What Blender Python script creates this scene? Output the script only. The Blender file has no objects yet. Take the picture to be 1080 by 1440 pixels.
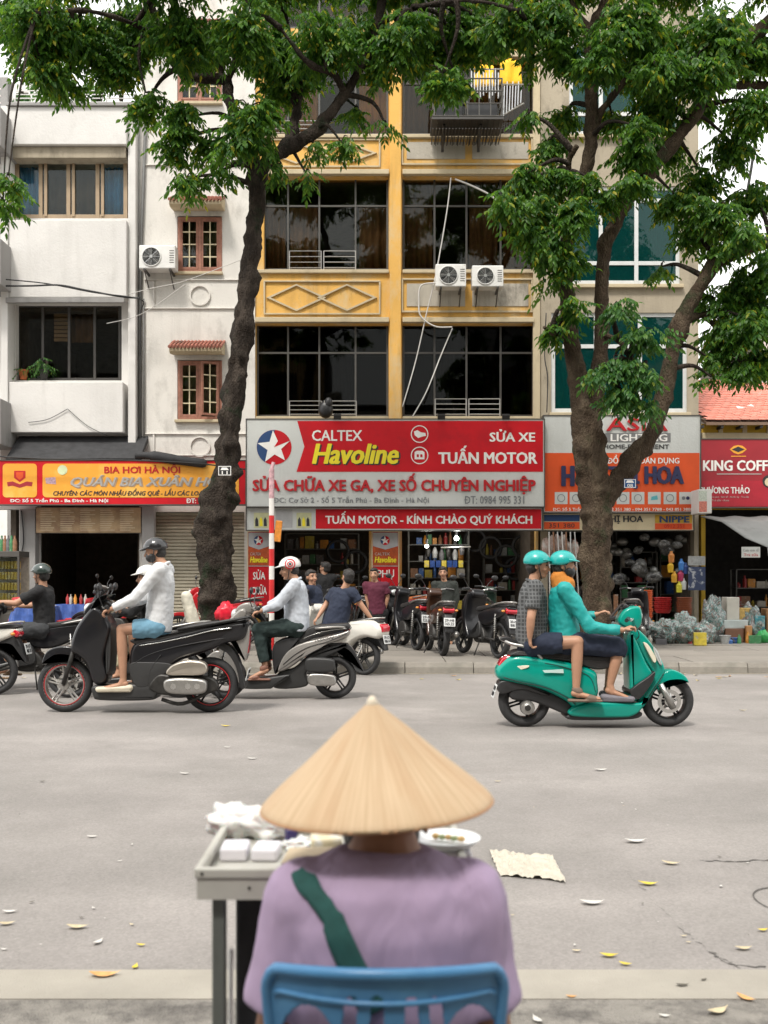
import bpy, bmesh, math, random
import numpy as np
from mathutils import Vector, Matrix, noise
random.seed(7); np.random.seed(7)
R = math.radians
scene = bpy.context.scene
COL = scene.collection

# ---------------------------------------------------------------- camera
FP, HY, CX, CH = 1400.0, 812.0, 540.0, 1.40        # focal (px of a 1440 px tall frame), horizon row, centre column, eye height
cam_d = bpy.data.cameras.new('camera'); cam = bpy.data.objects.new('camera', cam_d); COL.objects.link(cam)
cam.location = (0, 0, CH); cam.rotation_euler = (R(90), 0, 0)
cam_d.sensor_width = 36; cam_d.sensor_fit = 'AUTO'; cam_d.lens = 36*FP/1440
cam_d.shift_y = (HY-720)/1440; cam_d.clip_start = 0.05; cam_d.clip_end = 900
cam_d.dof.use_dof = True; cam_d.dof.focus_distance = 12.5; cam_d.dof.aperture_fstop = 4.5
scene.camera = cam

# ---------------------------------------------------------------- sky and sun (bright overcast)
SUN_EL, SUN_ROT = 58, 205
w = bpy.data.worlds.new('World'); scene.world = w; w.use_nodes = True
nt = w.node_tree; nt.nodes.clear()
sky = nt.nodes.new('ShaderNodeTexSky'); sky.sky_type = 'NISHITA'; sky.sun_disc = False
sky.sun_elevation = R(SUN_EL); sky.sun_rotation = R(SUN_ROT); sky.dust_density = 4; sky.air_density = 1.0
hs = nt.nodes.new('ShaderNodeHueSaturation'); hs.inputs['Saturation'].default_value = 0.12
mx = nt.nodes.new('ShaderNodeMix'); mx.data_type = 'RGBA'; mx.inputs[0].default_value = 0.75
cl = nt.nodes.new('ShaderNodeTexNoise'); cl.inputs['Scale'].default_value = 2.2; cl.inputs['Detail'].default_value = 4
cr = nt.nodes.new('ShaderNodeValToRGB')
cr.color_ramp.elements[0].position = .3; cr.color_ramp.elements[0].color = (8.5, 8.45, 8.3, 1)
cr.color_ramp.elements[1].position = .7; cr.color_ramp.elements[1].color = (10.3, 10.2, 9.95, 1)
bg = nt.nodes.new('ShaderNodeBackground'); bg.inputs['Strength'].default_value = 0.15
ow = nt.nodes.new('ShaderNodeOutputWorld')
L = nt.links
L.new(sky.outputs[0], hs.inputs['Color']); L.new(hs.outputs[0], mx.inputs[6])
L.new(cl.outputs['Fac'], cr.inputs[0]); L.new(cr.outputs[0], mx.inputs[7])
L.new(mx.outputs[2], bg.inputs['Color']); L.new(bg.outputs[0], ow.inputs[0])
sd = bpy.data.lights.new('sun', 'SUN'); sd.energy = 2.3; sd.angle = R(10); sd.color = (1, .95, .88)
so = bpy.data.objects.new('sun', sd); COL.objects.link(so); so.location = (-5, -5, 30)
_az = R(SUN_ROT)
_dir = Vector((math.sin(_az)*math.cos(R(SUN_EL)), math.cos(_az)*math.cos(R(SUN_EL)), math.sin(R(SUN_EL))))
so.rotation_euler = _dir.to_track_quat('Z', 'Y').to_euler()
vs = scene.view_settings; vs.view_transform = 'Standard'; vs.look = 'None'; vs.exposure = 0.54; vs.gamma = 1; vs.use_curve_mapping = False
scene.cycles.max_bounces = 7; scene.cycles.transparent_max_bounces = 12
scene.cycles.diffuse_bounces = 3; scene.cycles.glossy_bounces = 3; scene.cycles.transmission_bounces = 4

# ---------------------------------------------------------------- pixel -> place
def X(px, Y): return (px-CX)/FP*Y
def Z(py, Y): return CH-(py-HY)/FP*Y
def PT(px, py, Y): return Vector((X(px, Y), Y, Z(py, Y)))

# ---------------------------------------------------------------- object helpers
def tag(o, label=None, cat=None, group=None, kind=None):
    if label: o['label'] = label
    if cat: o['category'] = cat
    if group: o['group'] = group
    if kind: o['kind'] = kind
    return o
def thing(name, label, cat, loc=(0, 0, 0), rz=0, group=None):
    o = bpy.data.objects.new(name, None); COL.objects.link(o); o.empty_display_size = .2
    o.location = loc; o.rotation_euler = (0, 0, rz)
    return tag(o, label, cat, group)
def copy_tree(o, parent=None):
    c = o.copy(); COL.objects.link(c); c.parent = parent
    for ch in KIDS.get(o.name, []):
        k = copy_tree(ch, c); KIDS.setdefault(c.name, []).append(k)
    return c
KIDS = {}
def link(name, me, mats, parent=None, smooth=False, bevel=0, seg=2):
    o = bpy.data.objects.new(name, me); COL.objects.link(o)
    if not isinstance(mats, (list, tuple)): mats = [mats]
    if len(me.materials) == 0:
        for m in mats: me.materials.append(m)
    if parent is not None:
        o.parent = parent
        KIDS.setdefault(parent.name, []).append(o)
        wl = parent.location if parent.parent is None and parent.get('_abs') else None
        if wl is not None:
            o.matrix_parent_inverse = Matrix.Translation(-parent.location)
    if bevel:
        b = o.modifiers.new('bevel', 'BEVEL'); b.width = bevel; b.segments = seg; b.limit_method = 'ANGLE'; b.angle_limit = R(35)
        b.harden_normals = False
    if smooth: me.shade_smooth() if hasattr(me, 'shade_smooth') else None
    return o
def athing(name, label, cat, loc, group=None):       # a thing whose parts are given in world coordinates
    o = thing(name, label, cat, loc, 0, group); o['_abs'] = 1
    ABS.append(o); return o
ABS = []

class MB:
    def __init__(s): s.v = []; s.f = []; s.m = []; s.mi = 0; s.ch = []
    def add(s, vs_, fs_):
        n = len(s.v); s.ch.append((n, len(s.f))); s.v += [tuple(p) for p in vs_]; s.f += [tuple(i+n for i in f) for f in fs_]; s.m += [s.mi]*len(fs_); return s
    def box(s, x0, x1, y0, y1, z0, z1):
        return s.add([(x, y, z) for x in (x0, x1) for y in (y0, y1) for z in (z0, z1)],
                     [(0, 1, 3, 2), (4, 6, 7, 5), (0, 4, 5, 1), (2, 3, 7, 6), (0, 2, 6, 4), (1, 5, 7, 3)])
    def obox(s, c, sz, M=None, rz=0, rx=0, ry=0):
        M = M or (Matrix.Rotation(rz, 3, 'Z') @ Matrix.Rotation(ry, 3, 'Y') @ Matrix.Rotation(rx, 3, 'X'))
        c = Vector(c); P = [c + M @ Vector((x*sz[0]/2, y*sz[1]/2, z*sz[2]/2)) for x in (-1, 1) for y in (-1, 1) for z in (-1, 1)]
        return s.add(P, [(0, 1, 3, 2), (4, 6, 7, 5), (0, 4, 5, 1), (2, 3, 7, 6), (0, 2, 6, 4), (1, 5, 7, 3)])
    def tube(s, pts, rad, n=8, cap=True, ell=None):
        pts = [Vector(p) for p in pts]; k = len(pts)
        if not hasattr(rad, '__len__'): rad = [rad]*k
        vs_ = []; up = Vector((0, 0, 1))
        t = (pts[1]-pts[0]).normalized(); a = t.orthogonal().normalized()
        for i in range(k):
            if i == 0: d = pts[1]-pts[0]
            elif i == k-1: d = pts[-1]-pts[-2]
            else: d = (pts[i+1]-pts[i]).normalized()+(pts[i]-pts[i-1]).normalized()
            d = d.normalized() if d.length > 1e-9 else t
            a = (a - d*a.dot(d)); a = a.normalized() if a.length > 1e-6 else d.orthogonal().normalized()
            b = d.cross(a)
            for j in range(n):
                th = 2*math.pi*j/n
                vs_.append(pts[i]+(a*math.cos(th)+b*math.sin(th))*rad[i])
        fs_ = [(i*n+j, i*n+(j+1) % n, (i+1)*n+(j+1) % n, (i+1)*n+j) for i in range(k-1) for j in range(n)]
        if cap: fs_ += [tuple(range(n-1, -1, -1)), tuple(range((k-1)*n, k*n))]
        return s.add(vs_, fs_)
    def lathe(s, prof, n=24, c=(0, 0, 0), axis='Z', closed=False):
        c = Vector(c); vs_ = []
        for (r, h) in prof:
            for j in range(n):
                th = 2*math.pi*j/n; x, y = r*math.cos(th), r*math.sin(th)
                p = (x, y, h) if axis == 'Z' else ((x, h, y) if axis == 'Y' else (h, x, y))
                vs_.append(c+Vector(p))
        k = len(prof)
        fs_ = [(i*n+j, i*n+(j+1) % n, (i+1)*n+(j+1) % n, (i+1)*n+j) for i in range(k-1) for j in range(n)]
        if closed: fs_ += [((k-1)*n+j, (k-1)*n+(j+1) % n, (j+1) % n, j) for j in range(n)]
        else:
            if prof[0][0] > 1e-5: fs_.append(tuple(range(n-1, -1, -1)))
            if prof[-1][0] > 1e-5: fs_.append(tuple(range((k-1)*n, k*n)))
        return s.add(vs_, fs_)
    def sph(s, c, r, n=12, m=8, M=None):
        if not hasattr(r, '__len__'): r = (r, r, r)
        c = Vector(c); vs_ = []; M = M or Matrix.Identity(3)
        for i in range(m+1):
            ph = math.pi*i/m
            for j in range(n):
                th = 2*math.pi*j/n
                vs_.append(c+M @ Vector((r[0]*math.sin(ph)*math.cos(th), r[1]*math.sin(ph)*math.sin(th), r[2]*math.cos(ph))))
        return s.add(vs_, [(i*n+j, (i+1)*n+j, (i+1)*n+(j+1) % n, i*n+(j+1) % n) for i in range(m) for j in range(n)])
    def prism(s, o2, a0, a1, axis='Y', tf=None):
        # outline o2 in (x,z) extruded along y (axis Y) / (y,z) along x (X) / (x,y) along z (Z)
        def mk(p, a):
            q = (p[0], a, p[1]) if axis == 'Y' else ((a, p[0], p[1]) if axis == 'X' else (p[0], p[1], a))
            return q
        n = len(o2)
        vs_ = [mk(p, a0) for p in o2]+[mk(p, a1) for p in o2]
        if tf: vs_ = [tf(v) for v in vs_]
        return s.add(vs_, [tuple(range(n)), tuple(range(2*n-1, n-1, -1))]+[(i, n+i, n+(i+1) % n, (i+1) % n) for i in range(n)])
    def each(s, name, mats, parent=None, **k):     # every added piece becomes an object of its own
        ch = s.ch+[(len(s.v), len(s.f))]; r = None
        for (a, fa), (b, fb) in zip(ch, ch[1:]):
            q = MB(); q.v = s.v[a:b]; q.f = [tuple(i-a for i in f) for f in s.f[fa:fb]]; q.m = s.m[fa:fb]; r = q.build(name, mats, parent, **k)
        return r
    def build(s, name, mats, parent=None, smooth=False, bevel=0, seg=2, fix=True, angle=None):
        me = bpy.data.meshes.new(name); me.from_pydata(s.v, [], s.f)
        if not isinstance(mats, (list, tuple)): mats = [mats]
        for m in mats: me.materials.append(m)
        if any(s.m): me.polygons.foreach_set('material_index', s.m)
        if fix:
            bm = bmesh.new(); bm.from_mesh(me); bmesh.ops.remove_doubles(bm, verts=bm.verts, dist=1e-6)
            bmesh.ops.recalc_face_normals(bm, faces=bm.faces); bm.to_mesh(me); bm.free()
        if smooth: me.polygons.foreach_set('use_smooth', [True]*len(me.polygons))
        if angle: me.polygons.foreach_set('use_smooth', [True]*len(me.polygons)); me.set_sharp_from_angle(angle=R(angle))
        me.update()
        return link(name, me, mats, parent, False, bevel, seg)

def spl(pts, sub=6, closed=True):
    P = [Vector((p[0], p[1])) for p in pts]; n = len(P); out = []
    rng = range(n) if closed else range(n-1)
    for i in rng:
        if closed: p0, p1, p2, p3 = P[(i-1) % n], P[i], P[(i+1) % n], P[(i+2) % n]
        else: p0, p1, p2, p3 = P[max(i-1, 0)], P[i], P[i+1], P[min(i+2, n-1)]
        for k in range(sub):
            t = k/sub
            out.append(.5*((2*p1)+(-p0+p2)*t+(2*p0-5*p1+4*p2-p3)*t*t+(-p0+3*p1-3*p2+p3)*t**3))
    if not closed: out.append(P[-1])
    return out
def spl3(pts, sub=6):
    P = [Vector(p) for p in pts]; n = len(P); out = []
    for i in range(n-1):
        p0, p1, p2, p3 = P[max(i-1, 0)], P[i], P[i+1], P[min(i+2, n-1)]
        for k in range(sub):
            t = k/sub
            out.append(.5*((2*p1)+(-p0+p2)*t+(2*p0-5*p1+4*p2-p3)*t*t+(-p0+3*p1-3*p2+p3)*t**3))
    out.append(P[-1]); return out

# ---------------------------------------------------------------- materials
MATS = {}
def nd(nt, t, **k):
    n = nt.nodes.new(t)
    for a, v in k.items(): setattr(n, a, v)
    return n
def pm(name, col, rough=.6, metal=0, var=.12, scale=6, bump=0, bscale=60, coat=0, col2=None, patch=2.0, pth=(.5, .68), stretch=None, spec=None, trans=0, sheen=0, emit=None, estr=1, rand=0, ior=None):
    if name in MATS: return MATS[name]
    m = bpy.data.materials.new(name); m.use_nodes = True; t = m.node_tree; b = t.nodes['Principled BSDF']; l = t.links
    tc = nd(t, 'ShaderNodeTexCoord'); mp = nd(t, 'ShaderNodeMapping'); l.new(tc.outputs['Object'], mp.inputs[0])
    if stretch: mp.inputs['Scale'].default_value = stretch
    src = None
    c = (*col, 1)
    if var or col2:
        n1 = nd(t, 'ShaderNodeTexNoise'); n1.inputs['Scale'].default_value = scale; n1.inputs['Detail'].default_value = 5; n1.inputs['Roughness'].default_value = .6
        l.new(mp.outputs[0], n1.inputs['Vector'])
        r = nd(t, 'ShaderNodeValToRGB'); r.color_ramp.elements[0].position = .3; r.color_ramp.elements[1].position = .7
        r.color_ramp.elements[0].color = (*[x*(1-var) for x in col], 1); r.color_ramp.elements[1].color = (*[min(1, x*(1+var)) for x in col], 1)
        l.new(n1.outputs['Fac'], r.inputs[0]); src = r.outputs[0]
        if col2:
            n2 = nd(t, 'ShaderNodeTexNoise'); n2.inputs['Scale'].default_value = patch; n2.inputs['Detail'].default_value = 7; n2.inputs['Roughness'].default_value = .65
            l.new(mp.outputs[0], n2.inputs['Vector'])
            r2 = nd(t, 'ShaderNodeValToRGB'); r2.color_ramp.elements[0].position = pth[0]; r2.color_ramp.elements[1].position = pth[1]
            r2.color_ramp.elements[0].color = (0, 0, 0, 1); r2.color_ramp.elements[1].color = (1, 1, 1, 1)
            l.new(n2.outputs['Fac'], r2.inputs[0])
            mxx = nd(t, 'ShaderNodeMix', data_type='RGBA'); l.new(r2.outputs[0], mxx.inputs[0]); l.new(src, mxx.inputs[6]); mxx.inputs[7].default_value = (*col2, 1)
            src = mxx.outputs[2]
        if rand:
            oi = nd(t, 'ShaderNodeObjectInfo'); h = nd(t, 'ShaderNodeHueSaturation'); mr = nd(t, 'ShaderNodeMapRange')
            mr.inputs['To Min'].default_value = 1-rand; mr.inputs['To Max'].default_value = 1+rand
            l.new(oi.outputs['Random'], mr.inputs['Value']); l.new(mr.outputs[0], h.inputs['Value']); l.new(src, h.inputs['Color']); src = h.outputs[0]
        l.new(src, b.inputs['Base Color'])
    else: b.inputs['Base Color'].default_value = c
    b.inputs['Roughness'].default_value = rough; b.inputs['Metallic'].default_value = metal
    if coat: b.inputs['Coat Weight'].default_value = coat; b.inputs['Coat Roughness'].default_value = .06
    if spec is not None: b.inputs['Specular IOR Level'].default_value = spec
    if trans: b.inputs['Transmission Weight'].default_value = trans
    if ior: b.inputs['IOR'].default_value = ior
    if sheen: b.inputs['Sheen Weight'].default_value = sheen
    if emit: b.inputs['Emission Color'].default_value = (*emit, 1); b.inputs['Emission Strength'].default_value = estr
    if bump:
        n3 = nd(t, 'ShaderNodeTexNoise'); n3.inputs['Scale'].default_value = bscale; n3.inputs['Detail'].default_value = 4
        l.new(tc.outputs['Object'], n3.inputs['Vector'])
        bu = nd(t, 'ShaderNodeBump'); bu.inputs['Strength'].default_value = bump; bu.inputs['Distance'].default_value = .02
        l.new(n3.outputs['Fac'], bu.inputs['Height']); l.new(bu.outputs[0], b.inputs['Normal'])
    MATS[name] = m; return m
def wall_mat(name, col, grime, amt=.6, patchcol=None, pth=(.55, .75), zg=None):
    """render / paint with rain streaks (stretched noise), blotches and pits"""
    if name in MATS: return MATS[name]
    m = bpy.data.materials.new(name); m.use_nodes = True; t = m.node_tree; b = t.nodes['Principled BSDF']; l = t.links
    tc = nd(t, 'ShaderNodeTexCoord')
    def noi(scale, stretch, det=6, r=.62):
        mp = nd(t, 'ShaderNodeMapping'); mp.inputs['Scale'].default_value = stretch; l.new(tc.outputs['Object'], mp.inputs[0])
        n = nd(t, 'ShaderNodeTexNoise'); n.inputs['Scale'].default_value = scale; n.inputs['Detail'].default_value = det; n.inputs['Roughness'].default_value = r
        l.new(mp.outputs[0], n.inputs['Vector']); return n.outputs['Fac']
    def ramp(f, a, c2):
        r = nd(t, 'ShaderNodeMapRange'); r.inputs['From Min'].default_value = a; r.inputs['From Max'].default_value = c2; r.clamp = True
        l.new(f, r.inputs['Value']); return r.outputs[0]
    def mul(a, k):
        q = nd(t, 'ShaderNodeMath', operation='MULTIPLY'); l.new(a, q.inputs[0])
        if isinstance(k, float): q.inputs[1].default_value = k
        else: l.new(k, q.inputs[1])
        return q.outputs[0]
    def mix(f, a, c2):
        q = nd(t, 'ShaderNodeMix', data_type='RGBA'); l.new(f, q.inputs[0])
        (l.new(a, q.inputs[6]) if not isinstance(a, tuple) else setattr(q.inputs[6], 'default_value', (*a, 1)))
        q.inputs[7].default_value = (*c2, 1); return q.outputs[2]
    base = mix(ramp(noi(.7, (1, 1, 1)), .35, .7), col, tuple(x*.88 for x in col))
    st = mul(mul(ramp(noi(3.2, (1, 1, .09)), .5, .78), ramp(noi(.5, (1, 1, .8)), .4, .62)), amt)
    base = mix(st, base, grime)
    bl = mul(ramp(noi(1.4, (1, 1, .6), 8, .7), pth[0], pth[1]), amt*.9)
    base = mix(bl, base, patchcol or grime)
    sp = mul(ramp(noi(14, (1, 1, .7), 5, .7), .62, .75), amt*.5)
    base = mix(sp, base, grime)
    l.new(base, b.inputs['Base Color']); b.inputs['Roughness'].default_value = .85; b.inputs['Specular IOR Level'].default_value = .25
    bu = nd(t, 'ShaderNodeBump'); bu.inputs['Strength'].default_value = .35; bu.inputs['Distance'].default_value = .02
    l.new(noi(22, (1, 1, 1)), bu.inputs['Height']); l.new(bu.outputs[0], b.inputs['Normal'])
    MATS[name] = m; return m
def glass_mat(name, tint, refl=1.0, rough=.02, clear=1.0, dcol=(.35, .36, .34)):
    if name in MATS: return MATS[name]
    m = bpy.data.materials.new(name); m.use_nodes = True; t = m.node_tree; t.nodes.clear(); l = t.links
    o = nd(t, 'ShaderNodeOutputMaterial'); tr = nd(t, 'ShaderNodeBsdfTransparent'); tr.inputs[0].default_value = (*tint, 1)
    g = nd(t, 'ShaderNodeBsdfGlossy'); g.inputs['Roughness'].default_value = rough; g.inputs['Color'].default_value = (.9, .95, .95, 1)
    fr = nd(t, 'ShaderNodeFresnel'); fr.inputs['IOR'].default_value = 1.5
    mu = nd(t, 'ShaderNodeMath', operation='MULTIPLY'); mu.inputs[1].default_value = refl*.55; l.new(fr.outputs[0], mu.inputs[0])
    tc = nd(t, 'ShaderNodeTexCoord'); n = nd(t, 'ShaderNodeTexNoise'); n.inputs['Scale'].default_value = 1.3; l.new(tc.outputs['Object'], n.inputs['Vector'])
    bu = nd(t, 'ShaderNodeBump'); bu.inputs['Strength'].default_value = .06; l.new(n.outputs['Fac'], bu.inputs['Height']); l.new(bu.outputs[0], g.inputs['Normal'])
    df = nd(t, 'ShaderNodeBsdfDiffuse'); df.inputs[0].default_value = (*dcol, 1)
    m0 = nd(t, 'ShaderNodeMixShader'); m0.inputs[0].default_value = 1-clear; l.new(tr.outputs[0], m0.inputs[1]); l.new(df.outputs[0], m0.inputs[2])
    mx_ = nd(t, 'ShaderNodeMixShader'); l.new(mu.outputs[0], mx_.inputs[0]); l.new(m0.outputs[0], mx_.inputs[1]); l.new(g.outputs[0], mx_.inputs[2])
    l.new(mx_.outputs[0], o.inputs[0]); MATS[name] = m; return m
def plain(name, col, rough=.5, **k): return pm(name, col, rough, var=.05, **k)

# ---------------------------------------------------------------- text
HORN = {'Đ': 'D', 'Ơ': 'O', 'Ở': 'Ỏ', 'Ờ': 'Ò', 'ơ': 'o', 'ở': 'ỏ'}
_ext = {}
def extent(t, shear=0):
    if (t, shear) not in _ext:
        c = bpy.data.curves.new('t', 'FONT'); c.body = t; c.size = 1; c.shear = shear; c.resolution_u = 1; o = bpy.data.objects.new('t', c); m = bpy.data.meshes.new_from_object(o)
        xs = [v.co.x for v in m.vertices]; ys_ = [v.co.y for v in m.vertices]; _ext[(t, shear)] = (min(xs), max(xs), min(ys_), max(ys_)); bpy.data.objects.remove(o); bpy.data.meshes.remove(m)
    return _ext[(t, shear)]
def text(body, x0, x1, z0, z1, y, mat, parent, bold=.0, shear=0, ext=.004, name='lettering', sp=1.0, yaw=None):
    fix_ = [(i, ch) for i, ch in enumerate(body) if ch in HORN]; orig = body
    for a_, b_ in HORN.items(): body = body.replace(a_, b_)
    c = bpy.data.curves.new(name, 'FONT'); c.body = body; c.size = 1; c.shear = shear; c.extrude = 0; c.resolution_u = 2; c.space_character = sp
    tmp = bpy.data.objects.new('tmp', c)
    me = bpy.data.meshes.new_from_object(tmp)
    bpy.data.objects.remove(tmp)
    n = len(me.vertices); co = np.empty(n*3, np.float32); me.vertices.foreach_get('co', co); co = co.reshape(-1, 3)
    mn = co.min(0); mxx = co.max(0); sx, sz = (x1-x0)/(mxx[0]-mn[0]), (z1-z0)/(mxx[1]-mn[1])
    bm = bmesh.new(); bm.from_mesh(me)
    bmesh.ops.remove_doubles(bm, verts=bm.verts, dist=1e-4)
    for i, ch in fix_:                          # bar of the D, horn of the O: small pieces over the plain letter
        px_ = extent(body[:i]+'I', shear)[1]-extent('I', shear)[1]; e = extent(HORN[ch], shear); h = extent('I' if ch.isupper() else 'x', shear)[3]
        l0, l1 = px_+e[0], px_+e[1]
        P = [(l0-.08, h*.46), (l0+(l1-l0)*.45, h*.46), (l0+(l1-l0)*.45, h*.56), (l0-.08, h*.56)] if ch in 'ĐĐ' else [(l1-.10, h*.84), (l1+.01, h*.88), (l1+.04, h*1.06), (l1+.10, h*1.06), (l1+.07, h*.86), (l1-.05, h*.70)]
        bm.faces.new([bm.verts.new((a, b, 0)) for a, b in P])
    for v in bm.verts: v.co = (x0+(v.co.x-mn[0])*sx, y, z0+(v.co.y-mn[1])*sz)
    if ext:
        r = bmesh.ops.extrude_face_region(bm, geom=bm.faces[:])
        for v in [g for g in r['geom'] if isinstance(g, bmesh.types.BMVert)]: v.co.y -= ext
    bmesh.ops.recalc_face_normals(bm, faces=bm.faces)
    if bold:                                    # heavier strokes: shifted copies, each a hair further forward
        src = bm.verts[:]+bm.edges[:]+bm.faces[:]; dx, dz = bold*1.6*sz, bold*1.0*sz
        for k, (ax, az) in enumerate(((1, 0), (-1, 0), (.7, .7), (-.7, -.7), (.7, -.7), (-.7, .7))):
            d = bmesh.ops.duplicate(bm, geom=src)
            for v in [g for g in d['geom'] if isinstance(g, bmesh.types.BMVert)]: v.co.x += ax*dx; v.co.z += az*dz; v.co.y -= .0004*(k+1)
    bm.to_mesh(me); bm.free(); me.materials.clear(); me.name = name
    return link(name, me, mat, parent)
def ptext(body, px0, px1, py0, py1, Y, mat, parent, **k):
    return text(body, X(px0, Y), X(px1, Y), Z(py1, Y), Z(py0, Y), Y, mat, parent, **k)

def wallmesh(x0, x1, z0, z1, y0, y1, ops):
    """a wall slab facing -y with rectangular openings (x0,x1,z0,z1), reveals included"""
    xs = sorted(set([x0, x1]+[v for o in ops for v in o[:2] if x0 < v < x1])); zs = sorted(set([z0, z1]+[v for o in ops for v in o[2:4] if z0 < v < z1]))
    def solid(i, j):
        if i < 0 or j < 0 or i >= len(xs)-1 or j >= len(zs)-1: return False
        cx, cz = (xs[i]+xs[i+1])/2, (zs[j]+zs[j+1])/2
        return not any(o[0] < cx < o[1] and o[2] < cz < o[3] for o in ops)
    mb = MB()
    for i in range(len(xs)-1):
        for j in range(len(zs)-1):
            if not solid(i, j): continue
            a, b, c, d = xs[i], xs[i+1], zs[j], zs[j+1]
            mb.add([(a, y0, c), (b, y0, c), (b, y0, d), (a, y0, d)], [(0, 1, 2, 3)])
            mb.add([(a, y1, c), (b, y1, c), (b, y1, d), (a, y1, d)], [(3, 2, 1, 0)])
            if not solid(i-1, j): mb.add([(a, y0, c), (a, y0, d), (a, y1, d), (a, y1, c)], [(0, 1, 2, 3)])
            if not solid(i+1, j): mb.add([(b, y0, c), (b, y1, c), (b, y1, d), (b, y0, d)], [(0, 1, 2, 3)])
            if not solid(i, j-1): mb.add([(a, y0, c), (a, y1, c), (b, y1, c), (b, y0, c)], [(0, 1, 2, 3)])
            if not solid(i, j+1): mb.add([(a, y0, d), (b, y0, d), (b, y1, d), (a, y1, d)], [(0, 1, 2, 3)])
    return mb
def cable(name, label, pts, r, mat, parent=None, sub=8, n=6, group=None):
    mb = MB(); mb.tube(spl3(pts, sub), r, n)
    o = mb.build(name, mat, parent, smooth=True)
    if parent is None: tag(o, label, 'cable', group)
    return o
# ================================================================ materials used by the street
M = dict(
 white=wall_mat('white_render', (.70, .68, .65), (.20, .18, .15), .24),
 white2=wall_mat('cream_render', (.72, .69, .64), (.17, .155, .13), .5),
 yellow=wall_mat('ochre_paint', (.74, .43, .115), (.15, .10, .05), 1.0, (.60, .49, .31), (.47, .70)),
 bare=wall_mat('bare_render', (.47, .43, .36), (.07, .06, .05), .95),
 beige=wall_mat('beige_render', (.40, .345, .26), (.09, .08, .06), .8),
 trim=wall_mat('pale_trim', (.55, .46, .31), (.2, .16, .11), .6),
 grey=wall_mat('grey_render', (.33, .32, .31), (.1, .1, .09), .7),
 fyel=wall_mat('bright_yellow_wall', (.72, .47, .06), (.2, .15, .08), .4),
 cream=wall_mat('cream_band', (.7, .6, .4), (.2, .15, .08), .4),
 conc=pm('concrete', (.34, .32, .29), .9, var=.14, scale=3, bump=.4, bscale=30, col2=(.17, .16, .14), patch=1.1, pth=(.5, .72)),
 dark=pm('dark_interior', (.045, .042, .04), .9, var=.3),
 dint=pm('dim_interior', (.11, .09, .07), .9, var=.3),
 tile=pm('terracotta_tile', (.40, .155, .11), .75, var=.2, scale=8, col2=(.12, .08, .06), patch=4),
 rtile=pm('red_roof_tile', (.66, .24, .175), .75, var=.14, scale=3, col2=(.40, .2, .15), patch=2, pth=(.5, .8)),
 wood=pm('red_brown_window_wood', (.30, .13, .085), .6, var=.25, scale=12),
 alu=pm('grey_aluminium', (.085, .08, .072), .5, .1, var=.08),
 dalu=pm('dark_aluminium', (.07, .065, .06), .45, .4, var=.1),
 bronze=pm('tan_window_frame', (.34, .25, .16), .5, .2, var=.1),
 walu=pm('white_window_frame', (.62, .63, .62), .45, var=.06),
 steel=pm('brushed_steel', (.55, .55, .54), .33, .85, var=.1, scale=20),
 whitep=pm('white_painted_metal', (.72, .71, .68), .45, var=.07, scale=4, col2=(.4, .36, .3), patch=3, pth=(.6, .8)),
 black=pm('black_plastic', (.022, .022, .023), .42, var=.15),
 rubber=pm('tyre_rubber', (.03, .03, .031), .82, var=.2, scale=20),
 red=pm('sign_red', (.56, .010, .018), .5, var=.10, scale=2, spec=.25, col2=(.42, .012, .02), patch=1.6, pth=(.52, .75)),
 red2=pm('dark_sign_red', (.33, .018, .028), .45, var=.08, scale=2),
 orange=pm('sign_orange', (.72, .085, .012), .5, var=.08, scale=2),
 syel=pm('sign_yellow', (.84, .37, .035), .5, var=.1, scale=1.5, col2=(.80, .50, .12), patch=1.5, pth=(.5, .7)),
 signw=wall_mat('sign_white', (.62, .635, .61), (.30, .29, .25), .35),
 navy=pm('sign_navy', (.02, .06, .17), .45, var=.05),
 inkr=plain('red_lettering', (.50, .014, .02), .4), inkw=plain('white_lettering', (.84, .82, .78), .45),
 inky=plain('yellow_lettering', (.86, .72, .03), .4), inkk=plain('dark_lettering', (.03, .03, .035), .5),
 inkg=plain('grey_lettering', (.2, .21, .22), .5), inks=pm('silver_lettering', (.6, .58, .55), .35, .5),
 inkn=plain('navy_lettering', (.025, .03, .09), .5),
 gdark=glass_mat('dark_window_glass', (.75, .72, .66), 1.0), gteal=glass_mat('teal_window_glass', (.10, .62, .58), 1.3, clear=.62, dcol=(.005, .075, .07)),
 gclear=glass_mat('clear_window_glass', (.80, .84, .84), 1.0), gsmoke=glass_mat('smoky_window_glass', (.38, .35, .30), .45),
 curt=pm('blue_curtain', (.08, .33, .58), .8, var=.2, scale=3), curt2=pm('brown_curtain', (.22, .13, .07), .85, var=.3, scale=2),
 curt3=pm('pale_curtain', (.5, .45, .38), .85, var=.2),
 wire=plain('black_cable', (.02, .02, .02), .6), wwire=plain('white_cable', (.55, .53, .5), .6),
 dull_rail=pm('dull_rail', (.36, .35, .33), .5, .2),
 bulb=pm('lit_bulb', (1, 1, 1), .5, var=0, emit=(1, .98, .92), estr=14),
)
GZ = 0.155     # far pavement height
YF = 22.6      # facade plane
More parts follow.
